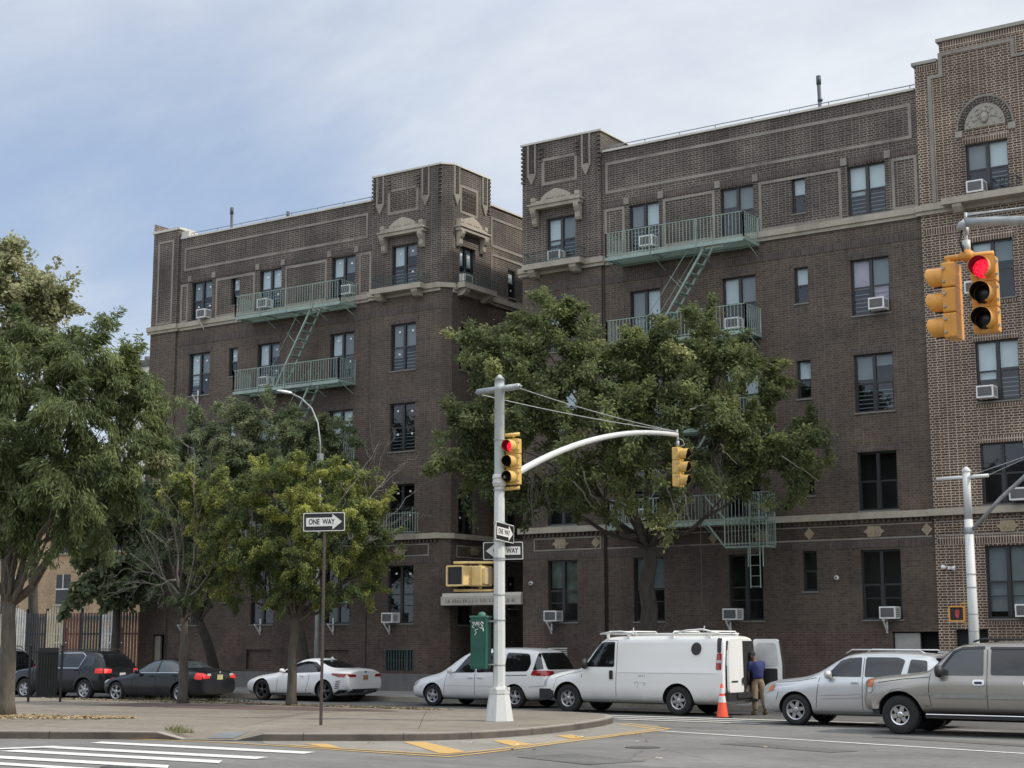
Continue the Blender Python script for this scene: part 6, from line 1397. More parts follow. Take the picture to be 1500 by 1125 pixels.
# ---- one way signs
def oneway(loc, facing, right, label, tilt=0.0, sz=(.92, .41)):
    root = empty('one_way_sign', loc, 0, label, 'sign', 'one way signs'); T = frame(loc, facing); w_, h_ = sz[0] / 2, sz[1] / 2
    # seen from the front, the viewer's right is -lateral
    s = -1
    f = Vector((facing[0], facing[1], 0)).normalized(); X = Vector((-f.y, f.x, 0)) * s * -1
    X = Vector((f.y * -1, f.x, 0)); X = X if True else X
    vr = Vector((-f.y, f.x, 0)) * 1.0                       # lateral
    view_right = Vector((0, 0, 1)).cross(-f) * -1            # right hand side for someone looking at the face
    def P(a, b, t): q = view_right * (a * math.cos(tilt) - b * math.sin(tilt)) + Vector((0, 0, 1)) * (a * math.sin(tilt) + b * math.cos(tilt)) + f * t; return q
    mb = MB(); mb.prism(rnd([(-w_, -h_), (w_, -h_), (w_, h_), (-w_, h_)], .035), -.004, .0, P); pl = mb.build('panel', M['sign_white'], root)
    mb = MB(); mb.prism(rnd([(-w_ + .018, -h_ + .018), (w_ - .018, -h_ + .018), (w_ - .018, h_ - .018), (-w_ + .018, h_ - .018)], .03), .0005, .002, P); mb.build('black_field', M['sign_black'], pl)
    g = 1 if right else -1; sh = h_ * .46; hh = h_ * .84; x0 = -w_ * .86; x1 = w_ * .40; x2 = w_ * .86
    mb = MB(); mb.prism([(g * x0, -sh), (g * x1, -sh), (g * x1, -hh), (g * x2, 0), (g * x1, hh), (g * x1, sh), (g * x0, sh)], .0022, .004, P); mb.build('arrow', M['sign_white'], pl)
    m4 = Matrix.Identity(4); xa = P(1, 0, 0); ya = P(0, 1, 0); za = xa.cross(ya)
    for i in range(3): m4[i][0] = xa[i]; m4[i][1] = ya[i]; m4[i][2] = za[i]; m4[i][3] = P(g * -.055 * (sz[0] / .92), -.002, .0045)[i]
    text_mesh('ONE  WAY', .165 * sz[1] / .41, 'lettering', M['sign_black'], pl, m4, .0005, 1.0, .005, .70 * sz[0] / .92)
    return root, P
# post with its sign on the island
SX, SY = -22.84, 26.37
po = empty('sign_post', (SX, SY, .146), 0, 'thin dark brown steel post standing on the traffic island', 'post')
mb = MB(); mb.prism([(-.045, -.02), (.045, -.02), (.03, .03), (-.03, .03)], 0, 4.75 - .146, lambda a, b, t: (a * .83 + b * .56, -a * .56 + b * .83, t)); mb.build('shaft', M['post'], po)
tc2 = Vector((.65, -.76, 0)); oneway((SX + .035 * .65, SY - .045, 4.545), (.56, -.83), True, 'black and white ONE WAY sign with arrow to the right, on the thin brown post', R(1.2))
oneway(Vector((PX, PY, 4.42)) + tc_ * .22 - lf * .13, (.99, .134), True, 'small angled ONE WAY sign with arrow to the right, high on the white pole', R(-3), (.93, .42))
oneway(Vector((PX, PY, 4.02)) - tc_ * .17 - lf * .09, tc_[:2], False, 'ONE WAY sign with arrow to the left, half hidden behind the white pole', R(1), (.93, .41))
# ---- far street lamp
lp = empty('street_lamp', (-36.2, 41.5, .15), 0, 'silver street lamp with a curved arm rising above the yellow-green tree', 'street lamp')
mb = MB(); mb.tube([(0, 0, 0), (0, 0, 8.15)], .07, 12, rs=[.09, .05]); mb.build('pole', M['galv'], lp)
mb = MB(); pts2 = [(0, 0, 8.0), (-.02, 0, 8.7), (-.15, 0, 9.4), (-.45, 0, 9.95), (-.95, 0, 10.35), (-1.5, 0, 10.6)]; mb.tube(pts2, .028, 8); mb.box((-.07, -.09, 7.9), (.07, .09, 8.3)); mb.build('arm', M['galv'], lp)
mb = MB(); mb.lathe([(.001, 0), (.12, .06), (.15, .3), (.10, .62), (.04, .72)], 12, lambda a, b, t: (-1.42 - t * .98, a, 10.58 + b * .45 + t * .22)); mb.build('lamp_head', M['white_met'], lp)
# ---- second signal pole by the building on the right
QX, QY = -13.33, 41.5
qp = empty('traffic_signal_pole', (QX, QY, .15), 0, 'grey signal pole with a slanting arm behind the silver crossover', 'signal pole', 'signal poles')
mb = MB(); mb.tube([(0, 0, 0), (0, 0, 5.0)], .12, 16, rs=[.15, .115]); mb.tube([(0, 0, 5.0), (0, 0, 6.3)], .105, 16); mb.lathe([(.12, 6.28), (.12, 6.34), (.03, 6.42), (.001, 6.43)], 14, lambda a, b, t: (a, b, t), cap=False); mb.build('pole', M['pole'], qp)
mb = MB(); mb.tube([(-.85, .1, 6.14), (.62, -.1, 6.14)], .05, 10); mb.build('crossbar', M['white_met'], qp)
mb = MB(); mb.tube([(.1, -.02, 4.72), (1.0, -.35, 5.5), (2.0, -.7, 6.2), (3.2, -1.1, 6.75)], .055, 8); mb.build('mast_arm', M['galv'], qp)
mb = MB(); mb.tube([(.55, -.1, 6.12), (3.3, -1.1, 6.95)], .012, 5); mb.tube([(-.1, .0, 6.12), (3.3, -1.1, 6.85)], .012, 5); mb.lathe([(.13, 4.62), (.14, 4.65), (.14, 4.78), (.13, 4.8)], 14, lambda a, b, t: (a, b, t)); mb.build('guy_wire', M['galv'], qp)
mb = MB()
for z in (2.05, 2.5, 3.2, 3.55): mb.lathe([(.142, z - .012), (.146, z), (.142, z + .012)], 14, lambda a, b, t: (a, b, t), cap=False)
mb.build('steel_band', M['galv'], qp)
p3, Tz = ped((QX - .40, QY - .06, 2.66), (.20, -.98), 'orange framed crossing signal showing a dim red hand, beside the grey pole', M['sig_o'], True, .40)
mb = MB(); [mb.tube([Tz(.1, -.02, z), Tz(-.38 if False else .38, -.02, z)], .02, 6) for z in (.27, -.27)]; mb.build('bracket', M['sig_y'], p3)
# ---- big signals hanging upper right: arm of a pole standing outside the picture
jp = at(1415, 326, 21.6)
RX, RY = jp.x + 4.6, jp.y + 1.1
np_ = empty('traffic_signal_pole', (RX, RY, 0), 0, 'grey mast arm reaching in from the right edge above the large yellow traffic lights', 'signal pole', 'signal poles')
mb = MB(); mb.tube([(0, 0, 0), (0, 0, 8.1)], .12, 16, rs=[.16, .11]); mb.build('pole', M['pole'], np_)
mb = MB(); e2 = jp - Vector((RX, RY, 0)); k2 = [Vector((0, 0, 5.9)).lerp(e2, t) + Vector((0, 0, (e2.z - 5.9) * (2 * t - t * t - t))) for t in [i / 12 for i in range(13)]]
mb.tube(k2, .06, 12, rs=[.085 - .022 * i / 12 for i in range(13)]); mb.tube([e2 + Vector((-.0, 0, 0)), e2 + Vector((-.06, 0, -.03)), e2 + Vector((-.07, 0, -.10))], .062, 12); mb.build('mast_arm', M['galv'], np_)
mb = MB(); mb.tube([e2 + Vector((0, 0, .12)), Vector((.3, .3, 7.95))], .011, 5); mb.tube([e2 + Vector((0, 0, .1)), Vector((-.3, -.3, 7.90))], .011, 5); mb.tube([e2 + Vector((0, 0, -.02)), e2 + Vector((0, 0, .14))], .025, 6); mb.build('guy_wire', M['galv'], np_)
mb = MB(); mb.tube([(-.7, .3, 7.9), (.7, -.3, 7.9)], .06, 8); mb.build('crossbar', M['galv'], np_)
hk = jp + Vector((.06, -.04, -.05))
g1 = at(1441, 377, 21.55); g0 = at(1393, 387, 21.75)
SFn = (.05, -1.0); SFl = (-1.0, -.02)
b1, TA = signal('traffic_light', g1, SFn, 'large yellow traffic light at upper right with its red lamp lit', True, M['sig_o'], 1.07, .34)
b2, TBx = signal('traffic_light', g0, SFl, 'large yellow traffic light at upper right turned side-on, visors pointing left', False, M['sig_o'], 1.07, .34)
mb = MB(); m0 = (g0 + g1) / 2; u = (g1 - g0); u.z = 0; u.normalize(); C0 = m0 - g1 + Vector((0, 0, .06)) 
mb.tube([C0 - u * .30, C0 + u * .36], .045, 8); mb.tube([C0 + u * .27, C0 + u * .27 + Vector((0, 0, -.08))], .04, 8); mb.tube([C0 - u * .25, C0 - u * .25 + Vector((0, 0, -.12))], .04, 8)
mb.lathe([(.06, -.06), (.10, -.03), (.10, .05), (.055, .09)], 14, lambda a, b, t: C0 + Vector((a, b, t))); mb.build('bracket', M['sig_o'], b1)
mb = MB(); hp = m0 + Vector((0, 0, .13)) - g1; top = jp - g1 + (m0 - jp) * 0; top = Vector((hp.x, hp.y, jp.z - g1.z - .06))
mb.tube([hp, hp + Vector((0, 0, .16))], .055, 10); mb.tube([hp + Vector((0, 0, .14)), hp + Vector((0, 0, .26))], .025, 8); mb.tube([hp + Vector((0, 0, .24)), hp + Vector((0, 0, .36))], .04, 8); mb.tube([hp + Vector((0, 0, .3)), top], .02, 6); mb.build('hanger', M['pole'], b1)
mb = MB(); q = jp - g1; mb.tube([q + Vector((-.06, 0, -.1)), q + Vector((-.10, 0, -.25)), q + Vector((-.06, 0, -.40)), hp + Vector((-.05, 0, .12))], .014, 6); mb.build('cable', M['black'], b1)
# ================================================================ traffic cone, person, gate, fence, background
M['cone'] = plain('cone orange', (.78, .09, .035), .5, var=.08); M['cone_w'] = plain('cone reflector', (.62, .60, .60), .4)
cn = empty('traffic_cone', (-18.37, 36.75, 0), 0, 'orange traffic cone with two white bands behind the white van', 'traffic cone')
def cr_(z): return .155 - .125 * (z - .03) / .84
mb = MB(); mb.lathe([(cr_(z), z) for z in (.03, .3, .6, .85)] + [(.02, .87)], 20, None, False); mb.build('body', M['cone'], cn)
mb = MB(); mb.prism(rnd([(-.2, -.2), (.2, -.2), (.2, .2), (-.2, .2)], .05), .0, .035, lambda a, b, t: (a, b, t)); mb.build('base', M['black'], cn)
for z0, z1 in ((.40, .56), (.62, .76)): mb = MB(); mb.lathe([(cr_(z0) + .003, z0), (cr_(z1) + .003, z1)], 20, None, False); mb.build('reflective_band', M['cone_w'], cn)
# ---- person unloading the van: seen from behind, facing the van (-x) and away
PXY = Vector((-18.30, 38.75, 0))
per = empty('person', PXY, R(0), 'person in a blue shirt, khaki trousers and dark cap with a sack behind the van', 'person')
M['skin'] = plain('brown skin', (.13, .075, .05), .6); M['shirt'] = plain('navy blue shirt', (.022, .030, .115), .85, var=.25, scale=9, bmp=.4); M['khaki'] = plain('khaki trousers', (.215, .165, .105), .9, var=.25, scale=7, bmp=.4)
M['boot'] = plain('tan boots', (.12, .085, .05), .8); M['cap'] = plain('dark cap', (.02, .02, .022), .85); M['sack'] = plain('brown sack', (.20, .145, .11), .9, var=.3, scale=6, bmp=.5)
def skin(name, verts, edges, rad, mat, parent, root_i=0, lv=2, smooth_=True):
    me = bpy.data.meshes.new(name); me.from_pydata(verts, edges, []); o = bpy.data.objects.new(name, me); col.objects.link(o)
    md = o.modifiers.new('sk', 'SKIN'); md.use_smooth_shade = True; md.branch_smoothing = .6
    sv_ = me.skin_vertices[0].data if me.skin_vertices else None
    if sv_ is None:
        bpy.context.view_layer.objects.active = o; bpy.ops.mesh.customdata_skin_add(); sv_ = me.skin_vertices[0].data
    for i, r_ in enumerate(rad): sv_[i].radius = r_ if isinstance(r_, tuple) else (r_, r_)
    sv_[root_i].use_root = True
    ss = o.modifiers.new('ss', 'SUBSURF'); ss.levels = lv; ss.render_levels = lv
    m2 = evaluate(o); bpy.data.objects.remove(o); m2.materials.clear(); m2.materials.append(mat)
    for p in m2.polygons: p.use_smooth = True
    k = bpy.data.objects.new(name, m2); link(k, parent); return k
# axes: L = image left along the street (-x), B = away from the camera
def pt(l, up, b=0.0): return (-l * .83 - b * .56, -l * .56 + b * .83, up)      # l: towards image left, b: away from the camera
J = dict(pelvis=pt(.0, .95), waist=pt(.0, 1.08), chest=pt(.02, 1.27, .02), neck=pt(.07, 1.44, .05), head=pt(.12, 1.535, .08), crown=pt(.135, 1.60, .09),
         hipL=pt(.085, .90, -.0), kneeL=pt(.10, .50, -.03), ankL=pt(.09, .10, .0), toeL=pt(.17, .045, .04), hipR=pt(-.085, .90, .0), kneeR=pt(-.13, .50, .02), ankR=pt(-.20, .10, .05), toeR=pt(-.17, .045, .15),
         shL=pt(.19, 1.36, .02), elL=pt(.25, 1.10, .06), wrL=pt(.235, .88, .12), haL=pt(.225, .80, .14), shR=pt(-.15, 1.36, .06), elR=pt(-.12, 1.12, .26), wrR=pt(.06, .98, .34), haR=pt(.14, .93, .34))
names = list(J); V = [J[n] for n in names]; I = {n: i for i, n in enumerate(names)}
E_ = [('pelvis', 'waist'), ('waist', 'chest'), ('chest', 'neck'), ('neck', 'head'), ('head', 'crown'), ('pelvis', 'hipL'), ('hipL', 'kneeL'), ('kneeL', 'ankL'), ('ankL', 'toeL'), ('pelvis', 'hipR'), ('hipR', 'kneeR'), ('kneeR', 'ankR'), ('ankR', 'toeR'), ('chest', 'shL'), ('shL', 'elL'), ('elL', 'wrL'), ('wrL', 'haL'), ('chest', 'shR'), ('shR', 'elR'), ('elR', 'wrR'), ('wrR', 'haR')]
rad = dict(pelvis=.12, waist=.115, chest=.13, neck=.062, head=.092, crown=.085, hipL=.085, kneeL=.062, ankL=.045, toeL=.04, hipR=.085, kneeR=.062, ankR=.045, toeR=.04, shL=.07, elL=.048, wrL=.032, haL=.038, shR=.07, elR=.048, wrR=.032, haR=.038)
# fingers: five short chains per hand
for hn, ch in (('L', 1), ('R', 1)):
    w0 = Vector(J['ha' + hn]); 
    for k in range(5):
        off = Vector((-.012 + .012 * k, -.03 + .016 * k, 0)); ln = (.05, .075, .082, .075, .06)[k]
        if k == 0: off = Vector((.0, -.035, .02))
        a = w0 + off * .8; b = a + Vector((-.012, -.008 + .004 * k, -ln * .55)); c = b + Vector((.012, 0, -ln * .4))
        i0 = len(V); V += [tuple(a), tuple(b), tuple(c)]; names += ['f'] * 3; E_ += [(I['ha' + hn], i0), (i0, i0 + 1), (i0 + 1, i0 + 2)]
EI = [tuple(I[q] if isinstance(q, str) else q for q in e) for e in E_]; RR = [rad[n] if n in rad else .0095 for n in names]
skin('body', V, EI, RR, M['skin'], per)
def sub(name, keys, edges, rr_, mat, over={}):
    vs = [over.get(k, J.get(k)) for k in keys]; ii = {k: i for i, k in enumerate(keys)}
    return skin(name, vs, [(ii[a], ii[b]) for a, b in edges], rr_, mat, per)
ex = dict(slL=tuple(Vector(J['shL']).lerp(Vector(J['elL']), .85)), slR=tuple(Vector(J['shR']).lerp(Vector(J['elR']), .85)), hem=pt(.0, .90), nk=tuple(Vector(J['chest']).lerp(Vector(J['neck']), .62)), bot=pt(.01, .86))
sub('shirt', ['hem', 'waist', 'chest', 'nk', 'shL', 'slL', 'shR', 'slR'], [('hem', 'waist'), ('waist', 'chest'), ('chest', 'nk'), ('chest', 'shL'), ('shL', 'slL'), ('chest', 'shR'), ('shR', 'slR')], [.182, .175, .192, .13, .112, .086, .112, .086], M['shirt'], ex)
ex2 = dict(w=pt(.0, 1.0), pelvis=J['pelvis'], cuL=tuple(Vector(J['ankL']) + Vector((0, 0, .0))), cuR=tuple(Vector(J['ankR']) + Vector((0, 0, .0))))
sub('trousers', ['pelvis', 'w', 'hipL', 'kneeL', 'cuL', 'hipR', 'kneeR', 'cuR'], [('pelvis', 'w'), ('pelvis', 'hipL'), ('hipL', 'kneeL'), ('kneeL', 'cuL'), ('pelvis', 'hipR'), ('hipR', 'kneeR'), ('kneeR', 'cuR')], [.15, .15, .112, .090, .080, .112, .090, .080], M['khaki'], ex2)
for s_ in 'LR':
    a = Vector(J['ank' + s_]); b = Vector(J['toe' + s_]); skin('boot', [tuple(a + Vector((0, 0, .05))), (a.x, a.y, .055), tuple(b * 1.0), tuple(b + (b - Vector((a.x, a.y, b.z))) * .35)], [(0, 1), (1, 2), (2, 3)], [.062, .064, .055, .045], M['boot'], per)
h = Vector(J['crown']); hd = Vector(J['head'])
mb = MB(); mb.lathe([(.098, -.035), (.102, .0), (.092, .05), (.06, .085), (.001, .098)], 18, lambda a, b, t: (h.x + a, h.y + b, h.z - .01 + t), cap=False); mb.prism(rnd([(-.07, .06), (.07, .06), (.06, .17), (-.06, .17)], .05), -.03, -.02, lambda a, b, t: (h.x - b * .8 + a * .5, h.y + a * .8 + b * .5, h.z + t)); mb.build('cap', M['cap'], per)
mb = MB()
for s2 in (-1, 1): mb.lathe([(.02, -.03), (.028, 0), (.02, .03)], 8, lambda a, b, t, s2=s2: (hd.x + .01 + a * .6, hd.y + s2 * .088 + b * .4, hd.z + t))
mb.lathe([(.001, 0), (.014, .01), (.016, .02), (.004, .045)], 8, lambda a, b, t: (hd.x - .085 - a, hd.y + b, hd.z + .02 - t + .02)); mb.build('ears_and_nose', M['skin'], per)
mb = MB()
for s2 in (-1, 1): mb.lathe([(.001, -.008), (.01, 0), (.001, .008)], 8, lambda a, b, t, s2=s2: (hd.x - .084 + t * .3, hd.y + s2 * .03 + a, hd.z + .03 + b))
mb.box((hd.x - .092, hd.y - .022, hd.z - .042), (hd.x - .082, hd.y + .022, hd.z - .036)); mb.build('face', M['cap'], per)
hl = Vector(J['haL']); hL_w = PXY + hl
bag = empty('sack', (hL_w.x - .10, hL_w.y - .10, .36), 0, 'brown paper sack held by the person, leaning against the van bumper', 'sack')
mb = MB(); r3 = np.random.default_rng(4); V = []; F = []
for j, (z, sx_, sy_, ox) in enumerate([(0, .13, .13, .03), (.05, .17, .16, .02), (.18, .19, .17, 0), (.32, .19, .16, -.02), (.44, .175, .13, -.05), (.50, .16, .09, -.07), (.54, .155, .06, -.08)]):
    for k in range(14):
        a = 2 * math.pi * k / 14; e = 1 + r3.uniform(-.06, .06); V.append((ox + sx_ * e * math.copysign(abs(math.cos(a)) ** .6, math.cos(a)), sy_ * e * math.copysign(abs(math.sin(a)) ** .6, math.sin(a)), z + r3.uniform(-.01, .01)))
for j in range(6):
    for k in range(14): F.append((j * 14 + k, j * 14 + (k + 1) % 14, (j + 1) * 14 + (k + 1) % 14, (j + 1) * 14 + k))
F.append(tuple(range(14))[::-1]); mb.smooth = True; mb.add(V, F); mb.build('sack_body', M['sack'], bag)
mb = MB(); mb.prism([(-.20, .50), (.05, .545), (.05, .565), (-.20, .53)], -.055, .055, lambda a, b, t: (a, t, b)); mb.build('folded_top', M['sign_white'], bag)
# ---- iron gate fence piece on the island
ga = Vector((-38.73, 31.41, .146)); gb = Vector((-37.94, 31.95, .146)); gd = (gb - ga)
gf = empty('iron_gate', ga, math.atan2(gd.y, gd.x), 'black iron gate with a dark panel behind the left tree trunk', 'gate'); L_ = gd.length
M['iron'] = plain('black iron', (.015, .016, .016), .6)
mb = MB()
for x in (0, L_): mb.box((x - .03, -.03, 0), (x + .03, .03, 1.62)); mb.lathe([(.045, 1.62), (.05, 1.66), (.001, 1.72)], 8, lambda a, b, t, x=x: (x + a, b, t))
mb.box((.03, -.015, .14), (L_ - .03, .015, .18)); mb.box((.03, -.015, 1.45), (L_ - .03, .015, 1.49)); mb.build('frame', M['iron'], gf)
mb = MB(); [mb.box((.1 + k * .085, -.01, .181), (.118 + k * .085, .01, 1.449)) for k in range(int((L_ - .15) / .085))]; mb.build('bars', M['iron'], gf)
mb = MB(); mb.box((.22, .02, .18), (L_ - .12, .04, 1.60)); mb.build('panel', plain('dark green sheet', (.018, .024, .022), .6), gf)
# ---- painted slat fence beyond
fz = 3.15
cols = [('slat cream', (.55, .48, .35), 4), ('slat white', (.62, .61, .57), 3), ('slat dark grey', (.035, .038, .043), 6), ('slat cream b', (.50, .44, .32), 6), ('slat red brown', (.15, .055, .038), 7), ('slat dark grey b', (.035, .038, .043), 8), ('slat white b', (.68, .68, .65), 8), ('slat red brown b', (.11, .045, .034), 9)]
pxs = [-60, 6, 38, 67, 93, 118, 148, 174, 205]; pcol = [1, 0, 1, 2, 3, 4, 5, 6, 7]
names_ = ['cream', 'white', 'cream and white', 'dark grey', 'tan cream', 'red brown', 'dark slate', 'bright white', 'dark red']
FYP = 44.6
def fx(px): d = _f + _r * ((px - 750) / FPX) - _u * ((930 - 562.5) / FPX); return d.x / d.y * FYP
xs2 = [fx(p) for p in pxs]
for i in range(len(pxs) - 1):
    x0, x1 = xs2[i], xs2[i + 1]; nm, c, _ = cols[i]
    ro = empty('fence_panel', (x0, FYP, .15), 0, '%s painted slat fence panel, %s' % (['cream', 'white', 'slate grey', 'tan', 'rust red', 'charcoal', 'bright white', 'dark red brown'][i], ['leftmost behind the left tree trunk', 'second from the left, behind the left tree', 'between the white and the tan panels', 'right of the slate grey one', 'right of the tan one, above the black SUV', 'right of the rust red one', 'the brightest one near the building', 'next to the building corner'][i]), 'fence', 'painted fence panels beside the building')
    w_ = x1 - x0; n = max(3, int(w_ / .16)); mt = plain(nm, c, .7, var=.25, scale=3)
    mb = MB()
    for k in range(n):
        x = w_ * (k + .5) / n; hh = fz + .22 * math.sin(math.pi * (k + .5) / n) if i in (1, 3, 6) else fz - .05
        mb.box((x - .042, -.015, .1), (x + .042, .015, hh - .15))
    mb.build('slats', mt, ro)
    mb = MB()
    for z in (.3, 2.05): mb.box((0, .016, z), (w_, .05, z + .07))
    mb.build('rail', mt, ro)
    mb = MB(); mb.box((-.04, .0, 0), (.04, .08, fz)); mb.build('post', M['iron'], ro)
# ---- tan brick building behind the fence
tb = empty('brick_building', (-86, 62, .1), 0, 'tan brick building with white windows behind the painted fence on the left', 'building')
mb = MB(); mb.box((-24, 0, 0), (19.0, 12, 9.6)); mb.build('wall', M['brick_tan'], tb)
mb = MB(); mb.box((-24.1, -.12, 3.05), (19.1, -.002, 3.25)); mb.build('ledge', M['stone_dark'], tb)
mb = MB(); mb.box((-24.2, -.2, 9.61), (19.2, 12.2, 9.9)); mb.build('cornice', M['stone_dark'], tb)
for zz_ in (.9, 4.0, 7.0):
    for k in range(9):
        x = -20 + k * 4.6; 
        mb = MB(); mb.box((x - .6, -.03, zz_), (x + .6, -.003, zz_ + 1.7)); wn = mb.build('window', M['frame'] if (k % 3) else M['blind'], tb)
        mb = MB(); mb.box((x - .7, -.14, zz_ - .14), (x + .7, -.004, zz_ - .02)); mb.build('sill', M['stone'], wn)
        mb = MB(); mb.box((x - .6, -.045, zz_ + .82), (x + .6, -.031, zz_ + .88)); mb.box((x - .03, -.045, zz_ + .881), (x + .03, -.031, zz_ + 1.7)); mb.build('sash', M['white_met'], wn)
wt = at(213, 560, 118); wb_ = empty('white_building', (wt.x, wt.y, 0), 0, 'far white building corner showing just left of the brick building', 'building')
ztop = at(213, 541, 118).z
mb = MB(); mb.box((-1.3, -1, 0), (3, 8, ztop)); mb.build('wall', plain('white wall', (.62, .60, .56), .8), wb_)
mb = MB(); mb.prism([(-1.5, ztop + .003), (3.2, ztop + .003), (3.2, ztop + .25), (.6, ztop + .5), (-1.5, ztop + .15)], -1.2, 8, lambda a, b, t: (a, t, b)); mb.build('roof', M['roof'], wb_)
mb = MB(); mb.tube([(.9, -.6, ztop + .2), (.9, -.6, ztop + .8)], .3, 8); mb.build('vent', M['roof'], wb_)
# far row of houses closing the street to the left
for i, (x, y, wd, hh, c, lab) in enumerate([(-150, 75, 30, 9, (.16, .11, .08), 'distant red brown house row end at the far left'), (-118, 92, 26, 8, (.22, .20, .17), 'distant grey house behind the tan brick building')]):
    hb = empty('house', (x, y, 0), 0, lab, 'house'); mb = MB(); mb.box((-wd / 2, 0, 0), (wd / 2, 10, hh)); mb.build('wall', plain('far wall %d' % i, c, .9), hb); mb = MB(); mb.box((-wd / 2 - .2, -.2, hh + .002), (wd / 2 + .2, 10.2, hh + .3)); mb.build('roof', M['roof'], hb)
    for k in range(6): mb = MB(); mb.box((-wd / 2 + 2 + k * 4, -.04, 4.4), (-wd / 2 + 3.2 + k * 4, -.003, 6.2)); mb.build('window', M['frame'], hb)

# unseen brick row added behind the viewpoint to darken reflections in the lower windows
ob = empty('brick_building', (-10, -34, 0), 0, 'added brown brick row behind the viewpoint, unseen, darkening the window reflections', 'building')
mb = MB(); mb.box((-75, -12, 0), (70, 0, 15.5)); mb.build('wall', plain('added dark wall', (.10, .085, .07), .9), ob)
mb = MB(); mb.box((-75.2, -12.2, 15.51), (70.2, .2, 15.9)); mb.build('cornice', M['stone_dark'], ob)
for k in range(20):
    for z in (1.2, 4.8, 8.4, 12.0): mb = MB(); mb.box((-70 + k * 7, .004, z), (-68 + k * 7, .05, z + 2.0)); mb.build('window', M['blind_grey'] if (k * 7 + int(z)) % 3 else M['frame'], ob)
# ================================================================ trees
def leaf_mat(name, stops, trans=.42):
    stops = [(p, tuple(x * 1.12 for x in c_)) for p, c_ in stops]
    m = bpy.data.materials.new(name); m.use_nodes = True; nt = m.node_tree; nt.nodes.clear(); o = nt.nodes.new('ShaderNodeOutputMaterial')
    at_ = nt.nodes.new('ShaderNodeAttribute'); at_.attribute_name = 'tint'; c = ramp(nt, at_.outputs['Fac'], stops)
    d = nt.nodes.new('ShaderNodeBsdfPrincipled'); d.inputs['Roughness'].default_value = .55; d.inputs['Specular IOR Level'].default_value = .14; nt.links.new(c, d.inputs['Base Color'])
    t = nt.nodes.new('ShaderNodeBsdfTranslucent'); nt.links.new(mixc(nt, .5, c, (.5, .55, .12), 'MULTIPLY') if False else c, t.inputs[0])
    mx = nt.nodes.new('ShaderNodeMixShader'); mx.inputs[0].default_value = trans; nt.links.new(d.outputs[0], mx.inputs[1]); nt.links.new(t.outputs[0], mx.inputs[2]); nt.links.new(mx.outputs[0], o.inputs[0]); return m
M['leaf_big'] = leaf_mat('broad leaves', [(0, (.084, .108, .050)), (.45, (.140, .168, .076)), (.8, (.218, .245, .094)), (1, (.34, .345, .16))])
M['leaf_left'] = leaf_mat('narrow leaves', [(0, (.080, .106, .046)), (.45, (.134, .166, .072)), (.8, (.205, .242, .090)), (1, (.33, .35, .16))])
M['leaf_yel'] = leaf_mat('yellow green leaves', [(0, (.075, .105, .048)), (.42, (.135, .170, .065)), (.64, (.24, .265, .080)), (.95, (.48, .49, .14))])
M['leaf_row'] = leaf_mat('fine dark leaves', [(0, (.095, .125, .068)), (.5, (.155, .190, .10)), (1, (.24, .265, .145))])
M['leaf_gold'] = leaf_mat('golden leaves', [(0, (.18, .19, .09)), (.5, (.29, .30, .16)), (1, (.48, .46, .29))])
def bark(name, c):
    m, nt, b = nodes(name); v = texco(nt); n = noise(nt, v, 9, 6, .7, (1, 1, .25)); n2 = noise(nt, v, 1.5, 4)
    base = ramp(nt, n, [(.3, tuple(x * .6 for x in c)), (.7, tuple(x * 1.3 for x in c))]); base = mixc(nt, .6, base, ramp(nt, n2, [(.3, (.75,) * 3), (.7, (1.15,) * 3)]), 'MULTIPLY')
    nt.links.new(base, b.inputs['Base Color']); b.inputs['Roughness'].default_value = .95; bump(nt, b, n, .7, .03); return m
M['bark'] = bark('grey brown bark', (.115, .100, .082)); M['bark_dk'] = bark('dark bark', (.062, .055, .047)); M['twig'] = bark('pale dead twig', (.20, .185, .165))
